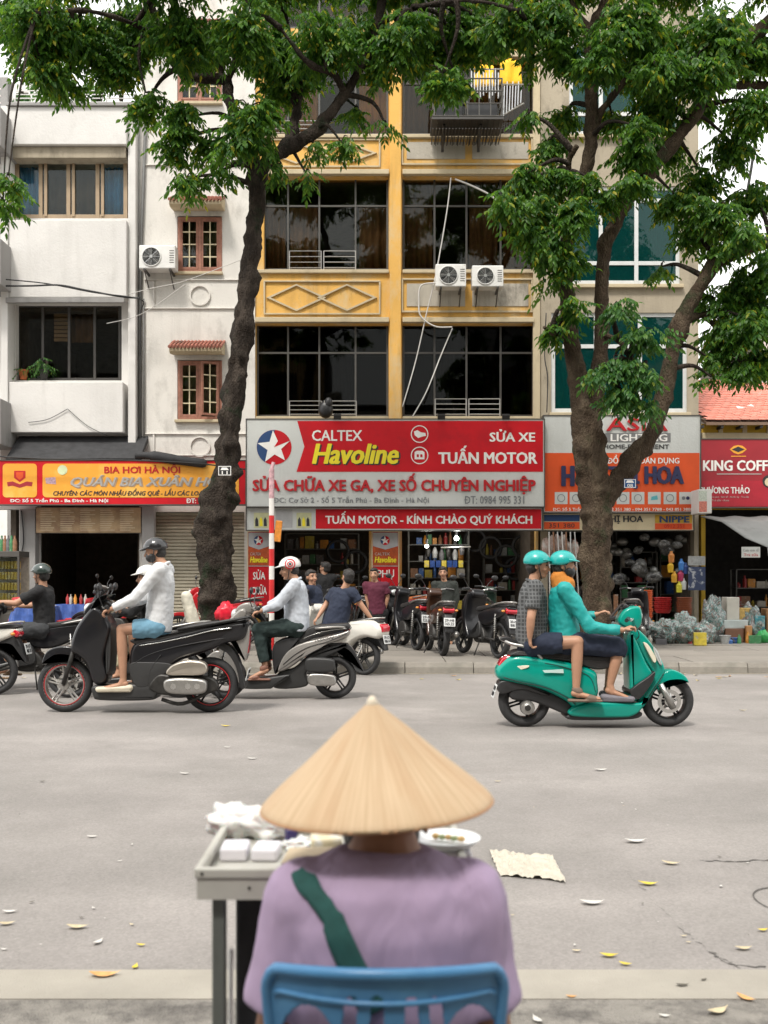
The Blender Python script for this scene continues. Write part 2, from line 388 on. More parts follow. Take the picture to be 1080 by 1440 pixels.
# ================================================================ ground
gm = pm('asphalt', (.268, .247, .232), .88, var=.10, scale=1.3, bump=.3, bscale=240, col2=(.215, .20, .186), patch=.55, pth=(.42, .62))
_t = gm.node_tree; _b = _t.nodes['Principled BSDF']; _src = _b.inputs['Base Color'].links[0].from_socket
_tc = nd(_t, 'ShaderNodeTexCoord')
_v = nd(_t, 'ShaderNodeTexVoronoi'); _v.inputs['Scale'].default_value = 95; _t.links.new(_tc.outputs['Object'], _v.inputs['Vector'])
_mr = nd(_t, 'ShaderNodeMapRange'); _mr.inputs['From Min'].default_value = 0; _mr.inputs['From Max'].default_value = 1; _mr.inputs['To Min'].default_value = .86; _mr.inputs['To Max'].default_value = 1.14
_t.links.new(_v.outputs['Color'], _mr.inputs['Value'])
_hs = nd(_t, 'ShaderNodeHueSaturation'); _t.links.new(_mr.outputs[0], _hs.inputs['Value']); _t.links.new(_src, _hs.inputs['Color'])
# tyre-polished lanes and thin dark cracks
_mp = nd(_t, 'ShaderNodeMapping'); _mp.inputs['Scale'].default_value = (.05, 1, 1); _t.links.new(_tc.outputs['Object'], _mp.inputs[0])
_n = nd(_t, 'ShaderNodeTexNoise'); _n.inputs['Scale'].default_value = .9; _n.inputs['Detail'].default_value = 3; _t.links.new(_mp.outputs[0], _n.inputs['Vector'])
_m2 = nd(_t, 'ShaderNodeMapRange'); _m2.inputs['From Min'].default_value = .35; _m2.inputs['From Max'].default_value = .65; _m2.inputs['To Min'].default_value = .93; _m2.inputs['To Max'].default_value = 1.07
_t.links.new(_n.outputs['Fac'], _m2.inputs['Value'])
_h2 = nd(_t, 'ShaderNodeHueSaturation'); _t.links.new(_m2.outputs[0], _h2.inputs['Value']); _t.links.new(_hs.outputs[0], _h2.inputs['Color'])
_n4 = nd(_t, 'ShaderNodeTexNoise'); _n4.inputs['Scale'].default_value = .8; _n4.inputs['Detail'].default_value = 9; _n4.inputs['Roughness'].default_value = .72; _t.links.new(_tc.outputs['Object'], _n4.inputs[0])
_m4 = nd(_t, 'ShaderNodeMapRange'); _m4.inputs['From Min'].default_value = .54; _m4.inputs['From Max'].default_value = .70; _m4.inputs['To Max'].default_value = .5; _t.links.new(_n4.outputs['Fac'], _m4.inputs['Value'])
_x4 = nd(_t, 'ShaderNodeMix', data_type='RGBA'); _t.links.new(_m4.outputs[0], _x4.inputs[0]); _t.links.new(_h2.outputs[0], _x4.inputs[6]); _x4.inputs[7].default_value = (.165, .152, .14, 1)
_n5 = nd(_t, 'ShaderNodeTexNoise'); _n5.inputs['Scale'].default_value = 38; _n5.inputs['Detail'].default_value = 3; _t.links.new(_tc.outputs['Object'], _n5.inputs[0])
_m5 = nd(_t, 'ShaderNodeMapRange'); _m5.inputs['From Min'].default_value = .68; _m5.inputs['From Max'].default_value = .74; _m5.inputs['To Max'].default_value = .55; _t.links.new(_n5.outputs['Fac'], _m5.inputs['Value'])
_x5 = nd(_t, 'ShaderNodeMix', data_type='RGBA'); _t.links.new(_m5.outputs[0], _x5.inputs[0]); _t.links.new(_x4.outputs[2], _x5.inputs[6]); _x5.inputs[7].default_value = (.40, .375, .34, 1)
_t.links.new(_x5.outputs[2], _b.inputs['Base Color'])

g = MB(); g.add([(-300, -100, -.02), (300, -100, -.02), (300, 500, -.02), (-300, 500, -.02)], [(0, 1, 2, 3)])
tag(g.build('ground', pm('earth', (.2, .18, .16), .95)), kind='structure')
YK = 14.5
def roadz(x, y): return .012*math.sin(x*.7)*math.sin(y*.5)*0
g = MB(); g.add([(-60, 3.545, 0), (60, 3.545, 0), (60, YK, 0), (-60, YK, 0)], [(0, 1, 2, 3)])
tag(g.build('road', gm), kind='structure')
band = pm('pale_edge_concrete', (.33, .305, .26), .9, var=.12, scale=2.5, bump=.35, bscale=160, col2=(.30, .275, .235), patch=1.3, pth=(.5, .75))
g = MB()
for i in range(-9, 10): g.box(i*6+.0015+.35, i*6+5.9985+.35, 3.30, 3.545, -.1, .004)
tag(g.build('edge_strip', band), kind='structure')
near = pm('rough_near_pavement', (.28, .26, .23), .95, var=.2, scale=5, bump=.9, bscale=110, col2=(.12, .11, .10), patch=7, pth=(.45, .65))
g = MB(); g.add([(-60, -8, .001), (60, -8, .001), (60, 3.30, .001), (-60, 3.30, .001)], [(0, 1, 2, 3)])
tag(g.build('near_pavement', near), kind='structure')
# fine cracks in the road, real thin dark ribbons of sunken bitumen
crk = pm('bitumen_crack', (.09, .083, .076), .8, var=.2)
cr_ = MB()
def crack(pts, wd):
    P = spl3([(a, b, .002) for a, b in pts], 10); vs_ = []
    for i, p in enumerate(P):
        q = wd*(.25+random.random())*(1 if 0 < i < len(P)-1 else .1); jx, jy = random.uniform(-.012, .012), random.uniform(-.012, .012)
        vs_ += [(p.x+jx, p.y-q+jy, .003), (p.x+jx+q*.3, p.y+q+jy, .003)]
    cr_.add(vs_, [(2*i, 2*i+1, 2*i+3, 2*i+2) for i in range(len(P)-1)])
def gp(px, py): y = CH*FP/(py-HY); return (X(px, y), y)
crack([gp(985, 1210), gp(1030, 1212), gp(1085, 1210), gp(1150, 1213)], .008)
crack([gp(880, 1225), gp(915, 1262), gp(960, 1308), gp(1000, 1340), gp(1040, 1362)], .003)
crack([gp(1000, 1340), gp(1030, 1357), gp(1075, 1360)], .005)
tag(cr_.build('road_crack', crk, fix=False), kind='structure')
g = MB(); g.add([(X(1112, 4.3)+.15*math.cos(a)*k, 4.3+.19*math.sin(a)*k, .0045) for k in (.955, 1) for a in np.linspace(0, 2*math.pi, 33)[:-1]], [(i, (i+1) % 32, 32+(i+1) % 32, 32+i) for i in range(32)])
tag(g.build('manhole_ring', crk, fix=False), kind='structure')

# far pavement: concrete slabs + kerb stones, each its own piece
sw = thing('pavement', None, None); sw['kind'] = 'structure'
slabm = pm('pavement_slab', (.225, .205, .178), .9, var=.14, scale=2, bump=.4, bscale=60, col2=(.17, .155, .135), patch=1.2, pth=(.45, .7), rand=.08)
g = MB(); g.box(-22, 24, YK+.17, 27.5, -.1, GZ-.02); g.build('bedding', pm('joint_grime', (.09, .085, .075), .95), sw)
g = MB(); g.box(-.5, .5, -.5, .5, -.03, 0)
sl0 = None
ys = [YK+.18, 15.75, 17.0, 18.3, 19.9, 21.6]
for r_ in range(5):
    dy = ys[r_+1]-ys[r_]-.015
    me_ = None
    for i in range(-7, 8):
        wx = 1.83
        if sl0 is None:
            b_ = MB(); b_.box(-.5, .5, -.5, .5, -.03, 0); sl0 = b_.build('paving_slab', slabm, sw)
            o = sl0
        else: o = sl0.copy(); COL.objects.link(o); o.parent = sw
        o.scale = (wx-.015, dy, 1); o.location = (i*wx+(r_ % 2)*.7, ys[r_]+dy/2, GZ+random.uniform(-.004, .003)); o.rotation_euler = (random.uniform(-.002, .002), random.uniform(-.002, .002), 0)
kb = thing('kerb', None, None); kb['kind'] = 'structure'
kerbm = pm('kerb_stone', (.235, .215, .185), .88, var=.15, scale=5, bump=.4, bscale=60, col2=(.17, .16, .135), patch=2.2, pth=(.45, .7), rand=.1)
b_ = MB(); b_.prism([(0, -.05), (.015, .09), (.05, GZ+.002), (.17, GZ+.002), (.17, -.05)], 0, .99, axis='X')
k0 = b_.build('kerb_stone', kerbm, kb, bevel=.008)
for i in range(-12, 13):
    o = k0 if i == -12 else k0.copy()
    if i > -12: COL.objects.link(o); o.parent = kb
    o.location = (i*1.0+.31, YK+random.uniform(-.006, .006), random.uniform(-.006, .004))
# gutter litter: dusty strip with tiny leaf scraps
gut = pm('gutter_dust', (.25, .22, .17), .95, var=.2, scale=3, bump=.3, bscale=100, col2=(.17, .155, .13), patch=3)
vs_ = []; n = 120
for i in range(n+1):
    x = -13+26*i/n; vs_ += [(x, YK-.10-.10*noise.noise(Vector((x*1.7, 3, 0)))-.05*noise.noise(Vector((x*6, 1, 0))), .0035), (x, YK+.002, .0035)]
g = MB(); g.add(vs_, [(2*i, 2*i+1, 2*i+3, 2*i+2) for i in range(n)]); tag(g.build('gutter', gut, fix=False), kind='structure')

# ================================================================ buildings
def window(par, px0, px1, py0, py1, Y, vs_=(), hs=(), fm='dalu', gl='gdark', fw=.05, name='window', dep=.06, frame_px=True):
    x0, x1, z0, z1 = X(px0, Y), X(px1, Y), Z(py1, Y), Z(py0, Y)
    xs = [x0+fw/2]+[X(v, Y) for v in vs_]+[x1-fw/2]; zs = [z0+fw/2]+sorted(Z(h, Y) for h in hs)+[z1-fw/2]
    mb = MB(); h = fw/2
    for x in xs: mb.box(x-h, x+h, Y, Y+dep, z0, z1)
    for z in zs:
        for i in range(len(xs)-1): mb.box(xs[i]+h, xs[i+1]-h, Y+.003, Y+dep-.003, z-h, z+h)
    f = mb.build(name, M[fm], par, bevel=.004, seg=1)
    for i in range(len(xs)-1):
        for j in range(len(zs)-1):
            p = MB(); p.box(xs[i]+h, xs[i+1]-h, Y+dep*.4, Y+dep*.55, zs[j]+h, zs[j+1]-h); p.build('pane', M[gl], f)
    return f
def curtain(par, px0, px1, py0, py1, Y, mat, waves=6, taper=0):
    x0, x1, z0, z1 = X(px0, Y), X(px1, Y), Z(py1, Y), Z(py0, Y); n = waves*8; vs_ = []
    for k, z in enumerate((z1, (z0+z1)/2, z0)):
        for i in range(n+1):
            t = i/n; vs_.append((x0+(x1-x0)*(t*(1-taper*k*.5)), Y+.035*math.sin(t*waves*6.28+k*.5)+.02*math.sin(t*17), z))
    mb = MB(); mb.add(vs_, [(k*(n+1)+i, k*(n+1)+i+1, (k+1)*(n+1)+i+1, (k+1)*(n+1)+i) for k in range(2) for i in range(n)])
    o = mb.build('curtain', mat, par, smooth=True, fix=False)
    sm = o.modifiers.new('s', 'SOLIDIFY'); sm.thickness = .006
    return o
def op(px0, px1, py0, py1, Y=YF): return (X(px0, Y), X(px1, Y), Z(py1, Y), Z(py0, Y))
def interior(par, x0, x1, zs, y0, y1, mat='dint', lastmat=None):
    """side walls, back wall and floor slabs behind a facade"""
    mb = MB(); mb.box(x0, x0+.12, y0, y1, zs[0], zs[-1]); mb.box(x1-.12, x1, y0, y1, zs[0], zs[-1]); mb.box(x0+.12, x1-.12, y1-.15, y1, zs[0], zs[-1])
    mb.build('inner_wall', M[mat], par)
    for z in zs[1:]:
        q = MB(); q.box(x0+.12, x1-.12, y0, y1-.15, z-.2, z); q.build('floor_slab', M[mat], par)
def building(name, label, x0, x1, Y=YF): return athing(name, label, 'building', ((x0+x1)/2, Y+2, 0))

# ---- A: white building with two wide bays
xa0, xa1 = X(7, YF), X(198, YF)
A = building('apartment_building', 'white building at left with blue curtained window and roof railing', xa0, xa1)
gopL = op(-90, 27, 716, 912); gop1 = op(52, 196, 712, 912)
wallmesh(X(-100, YF), xa1, 0, Z(150, YF), YF, YF+.28,
         [op(20, 181, 203, 307), op(22, 171, 427, 535), op(52, 196, 612, 912), op(-90, 27, 716, 912), op(-90, 0, 100, 700)]).build('wall', M['white'], A)
mb = MB()   # projecting bays: parapet, spandrel, lower panel
mb.box(X(17, 22.4), X(181, 22.4), 22.2, YF, Z(203, 22.2), Z(150, 22.2))
mb.box(X(17, 22.4), X(181, 22.4), 22.2, YF, Z(418, 22.2), Z(309, 22.2))
mb.box(X(17, 22.4), X(176, 22.4), 22.2, YF, Z(608, 22.2), Z(537, 22.2))
mb.each('bay_panel', M['white'], A, bevel=.015)
mb = MB()   # side piers of bays, parapet coping, moulding ledge
mb.box(X(7, 22.4), X(17, 22.4)-.003, 22.15, YF, Z(625, 22.2), Z(150, 22.2)); mb.box(X(181, 22.4)+.003, X(192, 22.4), 22.32, YF, Z(660, 22.2), Z(140, 22.2))
mb.each('pier', M['white'], A, bevel=.015)
mb = MB(); mb.box(X(14, 22.4), X(184, 22.4), 22.14, YF, Z(150, 22.2)+.002, Z(147, 22.2)+.03); mb.box(X(10, 22.2), X(176, 22.2), 22.1, 22.19, Z(427, 22.2), Z(420, 22.2)); mb.each('ledge', M['grey'], A, bevel=.01)
mb = MB(); mb.prism([(22.3, Z(206, 22.3)), (22.3, Z(222, 22.3)), (23.0, Z(222, 22.3)), (23.0, Z(206, 22.3))], X(21, 22.5), X(180, 22.5), axis='X'); mb.build('lintel', M['beige'], A, bevel=.01)
window(A, 21, 179, 223, 307, 22.62, (57, 96, 137), (), 'bronze', 'gclear', .09)
mb = MB()
for px in (57, 96, 137): mb.box(X(px+5, 22.6), X(px+9, 22.6), 22.6, 22.66, Z(304, 22.6), Z(226, 22.6))
mb.each('sash', M['bronze'], A)
curtain(A, 24, 57, 224, 304, 22.85, M['curt'], 4); curtain(A, 142, 178, 224, 304, 22.85, M['curt'], 5); curtain(A, 60, 135, 224, 304, 23.3, M['curt2'], 5)
window(A, 23, 170, 428, 535, 22.8, (60, 97, 133), (), 'dalu', 'gdark', .06)
mb = MB()
for i in range(7): mb.box(X(76, 23), X(98, 23), 23.0, 23.03, Z(480, 23)+i*.095, Z(480, 23)+i*.095+.075)
mb.each('louvre', M['bronze'], A)
curtain(A, 100, 132, 440, 482, 23.2, M['curt2'], 3)
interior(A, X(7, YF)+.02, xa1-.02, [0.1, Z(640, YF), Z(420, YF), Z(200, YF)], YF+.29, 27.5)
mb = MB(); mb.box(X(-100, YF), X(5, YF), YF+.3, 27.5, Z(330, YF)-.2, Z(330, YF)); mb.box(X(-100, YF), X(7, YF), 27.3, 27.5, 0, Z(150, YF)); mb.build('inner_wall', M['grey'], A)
# roof railing and roof plants
mb = MB(); yr = 22.3; zr = Z(147, 22.2)+.03
for k in range(4): mb.tube([(X(20, yr), yr, zr+.07+k*.085), (X(196, yr), yr, zr+.07+k*.085)], .012, 6)
for px in (21, 60, 104, 150, 194): mb.tube([(X(px, yr), yr, zr), (X(px, yr), yr, zr+.34)], .022, 6)
mb.build('railing', M['whitep'], A, smooth=True)
# left sliver: balcony of a neighbour
NB = building('neighbour_building', 'grey building cut by the left edge of the frame, balcony with curved rail', X(-90, YF), X(7, YF), 21.6)
mb = MB(); mb.box(X(-120, 21.6), X(1, 21.6), 21.6, 22.58, Z(205, 21.6), Z(150, 21.6)); mb.box(X(-120, 21.6), X(1, 21.6), 21.6, 22.58, Z(400, 21.6), Z(335, 21.6)); mb.box(X(-120, 21.6), X(1, 21.6), 21.6, 22.58, Z(625, 21.6), Z(560, 21.6)); mb.box(X(-120, 22), X(4, 22), 22.3, 22.58, Z(150, 22), Z(98, 22)); mb.each('balcony', M['grey'], NB, bevel=.02)
mb = MB()
for z in (.1, .25, .4): mb.tube([(X(-120, 21.6), 21.65, Z(150, 21.6)+z), (X(0, 21.6), 21.65, Z(150, 21.6)+z)], .02, 6)
mb.each('balcony_rail', M['whitep'], NB)
# dark canvas awning roll over the restaurant
awn = MB(); awn.prism([(22.55, Z(613, 22.5)), (21.75, Z(645, 21.8)), (21.78, Z(649, 21.8)), (22.55, Z(622, 22.5))], X(14, 22), X(200, 22), axis='X')
tag(awn.build('awning', pm('dark_canvas', (.03, .03, .032), .8, var=.3, bump=.5, bscale=8), None), 'dark folded canvas awning above the yellow beer restaurant sign', 'awning')
mb = MB(); mb.tube(spl3([(X(190, 21.7), 21.75, Z(640, 21.7)), (X(215, 21.7), 21.72, Z(641, 21.7)), (X(250, 21.7), 21.7, Z(647, 21.7)), (X(290, 21.7), 21.7, Z(652, 21.7))], 6), [.08]*6+[.11]*6+[.1]*6+[.07], 8)
tag(mb.build('awning_roll', MATS['dark_canvas'], None, smooth=True), 'rolled black tarpaulin hanging above the right end of the yellow sign', 'tarpaulin')

# ---- B: narrow white building with two timber windows
B = building('apartment_building', 'narrow off-white building with two red-brown timber windows under tiled hoods', X(198, YF), X(359, YF))
wops = [op(250, 312, 305, 383), op(250, 312, 507, 590), op(207, 344, 720, 912), op(250, 312, 60, 145)]
wallmesh(X(198, YF)+.002, X(359, YF), 0, Z(-60, YF), YF-.05, YF+.25, wops).build('wall', M['white2'], B)
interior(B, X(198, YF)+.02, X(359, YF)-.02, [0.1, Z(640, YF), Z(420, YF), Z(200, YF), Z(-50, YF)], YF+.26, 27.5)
for (a, b_, c_, d_) in ((250, 312, 305, 383), (250, 312, 507, 590), (250, 312, 60, 145)):
    open_ = a == 250 and c_ == 507
    f = window(B, a, b_, c_, d_, YF-.07, (281,), (), 'wood', 'gclear', .07, dep=.09)
    for s0, s1, q in ((254, 279, 0), (283, 308, 1)):
        if open_ and q == 1:
            lf = thing('sash', None, None, (X(309, YF), YF-.09, 0)); lf.parent = B; lf.matrix_parent_inverse = Matrix.Translation(-B.location); KIDS.setdefault(B.name, []).append(lf)
        mb = MB(); Y_ = YF-.03
        x0, x1, z0, z1 = X(s0, Y_), X(s1, Y_), Z(d_-4, Y_), Z(c_+4, Y_)
        for x in (x0, x1-.05): mb.box(x, x+.05, Y_-.03, Y_+.015, z0, z1)
        for z in (z0, z1-.05): mb.box(x0+.05, x1-.05, Y_-.028, Y_+.013, z, z+.05)
        sas = None
        mb2 = MB(); xm = (x0+x1)/2
        for k in range(1, 4): z = z0+(z1-z0)*k/4; mb2.box(x0+.05, x1-.05, Y_-.02, Y_+.005, z-.012, z+.012)
        for k in range(4):
            za, zb = z0+(z1-z0)*k/4+.014, z0+(z1-z0)*(k+1)/4-.014
            if k == 0: za = z0+.05
            if k == 3: zb = z1-.05
            mb2.box(xm-.012, xm+.012, Y_-.021, Y_+.006, za, zb)
        if open_ and q == 1:
            for m_ in (mb, mb2):
                Mx = Matrix.Rotation(R(28), 3, 'Z'); piv = Vector((X(309, Y_), Y_, 0))
                m_.v = [tuple(Mx @ (Vector(v)-piv)+Vector((0, 0, 0))) for v in m_.v]
            mb.build('stile', M['wood'], lf, bevel=.004, seg=1); mb2.build('glazing_bar', M['cream'], lf)
        else:
            s_ = mb.build('sash', M['wood'], B, bevel=.004, seg=1); mb2.build('glazing_bar', M['cream'], s_)
    curtain(B, 254, 310, c_+4, d_-4, YF+.35, M['curt2'], 4)
    # hood: slab and rows of small round tiles
    hz = Z(c_-18, YF)
    mb = MB(); mb.prism([(YF-.05, hz+.10), (22.05, hz-.13), (22.05, hz-.20), (22.15, hz-.24), (YF-.05, hz-.18)], X(245, YF), X(317, YF), axis='X'); mb.build('window_hood', M['trim'], B, bevel=.01)
    mb = MB()
    for r_ in range(4):
        for i in range(15):
            t0 = r_/4; y = 22.02+(YF-.07-22.02)*t0; z = hz-.115+.24*t0; x = X(243.5, YF)+(i+.5+(r_ % 2)*.0)*(X(318.5, YF)-X(243.5, YF))/15
            mb.tube([(x, y-.03, z-.0), (x, y+.19, z+.085)], [.036, .03], 6)
    o = mb.build('hood_tile', M['tile'], B); o['kind'] = 'stuff'
    mb = MB(); mb.box(X(247, YF), X(314, YF), YF-.15, YF-.052, Z(d_+5, YF), Z(d_+1, YF)); mb.each('sill', M['trim'], B, bevel=.01)
# mouldings: string courses and round medallions
mb = MB()
for py in (233, 394, 434, 610, 640): mb.box(X(204, YF), X(356, YF), YF-.09, YF-.052, Z(py+1.5, YF), Z(py, YF))
for py0 in (396, 612): mb.box(X(216, YF), X(218.5, YF), YF-.085, YF-.052, Z(py0+36, YF), Z(py0, YF))
mb.each('moulding', M['white2'], B, bevel=.008)
for cy in (415, 628):
    mb = MB(); c = PT(281, cy, YF-.09); n = 28
    mb.lathe([(.235, 0), (.235, .06), (.205, .06), (.205, 0)], n, c, 'Y', closed=True); mb.build('medallion', M['white2'], B, smooth=False)
# ground floor shutter of B and door posts
mb = MB(); z = GZ; k = 0
while z < Z(720, YF): mb.prism([(22.72, z), (22.695, z+.02), (22.70, z+.06), (22.72, z+.075)], X(207, YF), X(344, YF), axis='X'); z += .078
o = mb.build('shutter_slat', pm('shutter_beige', (.42, .38, .29), .55, .1, var=.1, scale=3, col2=(.25, .22, .17), patch=1.5), B); o['kind'] = 'stuff'
# external pipes on the joint
mb = MB(); mb.tube([(X(197, 22.5), 22.5, Z(690, 22.5)), (X(197, 22.5), 22.5, Z(420, 22.5)), (X(199, 22.5), 22.5, Z(330, 22.5)), (X(205, 22.5), 22.5, Z(160, 22.5))], .035, 8)
mb.tube([(X(202.5, 22.5), 22.5, Z(640, 22.5)), (X(202, 22.5), 22.5, Z(420, 22.5))], .018, 6)
mb.each('drain_pipe', pm('grey_pipe', (.12, .12, .115), .6), B, smooth=True)

# ---- D: ochre building over the motor shop
D = building('apartment_building', 'ochre yellow building with diamond panels above the red and white shop sign', X(360, YF), X(757, YF))
xd0, xd1 = X(359, YF)+.002, X(757, YF)
rows = [(-40, 40), (85, 190), (249, 380), (456, 586)]
wo = []
for (a, b_) in rows: wo += [op(371 if b_ < 400 else 359.8, 546.5, a, b_), op(565.5, 751, a, b_)]
wo += [op(364, 519, 700, 912), op(565, 754, 700, 912)]
wallmesh(xd0, xd1, 0, Z(-90, YF), YF, YF+.3, wo).build('wall', M['yellow'], D)
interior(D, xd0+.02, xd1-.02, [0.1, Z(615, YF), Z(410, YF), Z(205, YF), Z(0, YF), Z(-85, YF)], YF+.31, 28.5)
mb = MB(); mb.box(X(548, YF), X(564, YF), YF-.10, YF-.002, Z(600, YF), Z(-60, YF)); mb.build('pilaster', M['yellow'], D, bevel=.012)
mb = MB(); mb.box(X(749, YF), X(759, YF), YF-.08, YF-.003, Z(600, YF), Z(-60, YF)); mb.each('corner_strip', M['trim'], D, bevel=.01)
for (a, b_) in rows[1:]:
    mb = MB()
    for (p0, p1) in ((360, 547), (566, 750)):
        mb.box(X(p0, YF), X(p1, YF), YF-.14, YF-.004, Z(a-1, YF), Z(a-8, YF)); mb.box(X(p0, YF), X(p1, YF), YF-.07, YF-.004, Z(b_+5, YF), Z(b_, YF))
    mb.each('ledge', M['trim'], D, bevel=.012)
def framed(px0, px1, py0, py1, dep=.045, wd=.035, mat='trim', name='panel_frame'):
    mb = MB(); x0, x1, z0, z1 = X(px0, YF), X(px1, YF), Z(py1, YF), Z(py0, YF); y0, y1 = YF-dep, YF-.002
    mb.box(x0, x1, y0, y1, z1-wd, z1); mb.box(x0, x1, y0, y1, z0, z0+wd); mb.box(x0, x0+wd, y0, y1, z0+wd, z1-wd); mb.box(x1-wd, x1, y0, y1, z0+wd, z1-wd)
    mb.build(name, M[mat], D, bevel=.008)
for (py0, py1) in ((395, 443), (196, 236), (52, 78)):
    framed(371, 535, py0, py1)
    cyy, hh = (py0+py1)/2, (py1-py0)/2-5
    for (cxx) in (417, 488):
        mb = MB(); wd = 1.8
        c = [(cxx-42, cyy), (cxx, cyy-hh), (cxx+42, cyy), (cxx, cyy+hh)]; ci = [(cxx-42+6, cyy), (cxx, cyy-hh+2.2), (cxx+42-6, cyy), (cxx, cyy+hh-2.2)]
        yy = YF-.04-(.006 if cxx == 488 else 0)
        P3 = [(X(p[0], YF), yy, Z(p[1], YF)) for p in c+ci]+[(X(p[0], YF), YF-.002, Z(p[1], YF)) for p in c+ci]
        mb.add(P3, [(i, (i+1) % 4, 4+(i+1) % 4, 4+i) for i in range(4)]+[(i, 8+i, 8+(i+1) % 4, (i+1) % 4) for i in range(4)]+[(4+i, 4+(i+1) % 4, 12+(i+1) % 4, 12+i) for i in range(4)])
        mb.build('diamond', M['trim'], D)
    framed(564.5, 749, py0-3, py1-3, .05, .04)
    for (a, b_) in ((572, 654), (664, 743)):
        mb = MB(); mb.box(X(a, YF), X(b_, YF), YF-.018, YF-.001, Z(py1-12, YF), Z(py0+4, YF)); mb.build('bare_panel', M['bare'], D, bevel=.005)
for k, (a, b_) in enumerate(rows):
    tr = a+(b_-a)*.31
    window(D, 371 if b_ < 400 else 361, 546, a, b_, YF+.16, (405, 449, 500), (tr,), 'alu', 'gsmoke' if k == 3 else 'gdark', .042)
    window(D, 566, 751, a, b_, YF+.16, (611, 656, 704), (tr,), 'dalu' if k >= 2 else 'alu', 'gsmoke' if k == 3 else 'gdark', .045)
    if k in (1, 2):
        for (p0, p1) in ((372, 402), (505, 545), (408, 447)): curtain(D, p0, p1, a+4+(38 if k == 2 else 0), b_, YF+.45, M['curt2'] if k == 2 else pm('ochre_curtain', (.60, .30, .06), .85, var=.3, scale=2), 4)
        for (p0, p1) in ((568, 608), (660, 700), (707, 750)): curtain(D, p0, p1, a+3, b_, YF+.7, M['curt2'], 5)
    elif k == 3:
        for (p0, p1) in ((362, 400), (410, 447), (470, 498), (612, 650), (680, 749)): curtain(D, p0, p1, a+36, b_, YF+.9, pm('black_curtain', (.04, .038, .035), .9, var=.2), 4)
def low_rail(px0, px1, py0, py1, Y=YF+.03):
    mb = MB(); x0, x1, z0, z1 = X(px0, Y), X(px1, Y), Z(py1, Y), Z(py0, Y); xm = (x0+x1)/2
    for z in np.linspace(z1, z0+.04, 4): mb.tube([(x0, Y, z), (xm-.03, Y, z)], .008, 6); mb.tube([(xm+.03, Y, z), (x1, Y, z)], .011, 6)
    for x in (x0, xm-.03, xm+.03, x1): mb.tube([(x, Y, z0), (x, Y, z1)], .013, 6)
    mb.build('low_railing', M['dull_rail'], D)
low_rail(407, 500, 353, 379); low_rail(407, 501, 564, 585); low_rail(612, 703, 561, 585); low_rail(382, 450, 170, 189)
# balcony cage at the top right
bc = athing('balcony_cage', 'grey steel balcony cage hung on the ochre wall with yellow cloths above', 'balcony', (X(655, 22), 22.1, Z(185, 22)))
mb = MB(); x0, x1, y0, y1, z0, z1 = X(608, 22), X(704, 22), 21.7, 22.5, Z(172, 22), Z(120, 22)
for z in np.linspace(z0, z1, 4): mb.tube([(x0, y0, z), (x1, y0, z)], .016, 6); mb.tube([(x0, y0, z), (x0, y1, z)], .016, 6); mb.tube([(x1, y0, z), (x1, y1, z)], .016, 6)
for x in np.linspace(x0, x1, 7): mb.tube([(x, y0, z0), (x, y0, z1)], .013, 6)
mb.build('railing', M['alu'], bc)
mb = MB(); mb.box(x0-.03, x1+.03, y0-.03, y1, z0-.08, z0-.03)
for i in range(22): x = x0+(x1-x0)*i/21; mb.box(x-.01, x+.01, y0, y1, z0-.28, z0-.26)
mb.build('floor_grate', M['dalu'], bc)
mb = MB()
for x in (x0+.25, x1-.45): mb.tube([(x, y1, z0-.42), (x, y0+.2, z0-.1)], .03, 6); mb.box(x-.03, x+.03, y1-.06, y1, z0-.45, z0-.08)
for x in np.linspace(x0+.1, x1-.05, 12): mb.tube([(x, y0+.05, z0-.08), (x, y1, z0-.3)], .01, 5)
mb.each('bracket', M['dalu'], bc)
for (a, b_) in ((612, 650), (656, 698)):
    mb = MB(); mb.box(X(a, 22.1), X(b_, 22.1), 21.9, 22.2, Z(170, 22.1), Z(150, 22.1)); mb.each('dark_crate', M['black'], bc, bevel=.03)
# drying rack with hanging hangers
mb = MB()
for i in range(10):
    x = X(663+i*4.2, 21.95); mb.tube([(x, 21.95, Z(140-(i % 3)*4, 22)), (x, 21.95, Z(98+(i % 2)*6, 22))], .014, 5)
for i in range(7):
    x = X(708+i*4, 21.9); mb.tube([(x, 21.9, Z(166-(i*3), 22)), (x+.02, 21.9, Z(124-(i % 2)*6, 22))], .013, 5)
mb.tube([(X(655, 22), 21.95, Z(99, 22)), (X(708, 22), 21.95, Z(99, 22))], .016, 6); mb.tube([(X(704, 22), 21.9, Z(122, 22)), (X(738, 22), 21.9, Z(122, 22))], .016, 6)
mb.tube([(X(704, 22), 21.9, Z(166, 22)), (X(736, 22), 21.9, Z(148, 22))], .014, 6)
tag(mb.build('drying_rack', M['steel'], None), 'white metal drying rack standing above the balcony cage', 'drying rack')
for (a, b_, c_, d_, lb) in ((703, 733, 84, 120, 'bright yellow cloth hanging right of the drying rack'), (667, 694, 92, 122, 'duller yellow cloth hanging behind the drying rack')):
    mb = MB(); n = 8; vs_ = []
    for j in range(7):
        for i in range(n+1):
            px = a+(b_-a)*i/n+1.2*math.sin(j*1.1+i)*(j/7); vs_.append((X(px, 22.3), 22.3+.05*math.sin(i*1.3+.3*j), Z(c_+(d_-c_)*j/6+.8*math.sin(i*.9), 22.3)))
    mb.add(vs_, [(j*(n+1)+i, j*(n+1)+i+1, (j+1)*(n+1)+i+1, (j+1)*(n+1)+i) for j in range(6) for i in range(n)])
    o = mb.build('hanging_cloth', pm('yellow_cloth', (.86, .5, .02), .8, var=.12, scale=4), None, smooth=True, fix=False); q = o.modifiers.new('s', 'SOLIDIFY'); q.thickness = .01
    tag(o, lb, 'cloth')

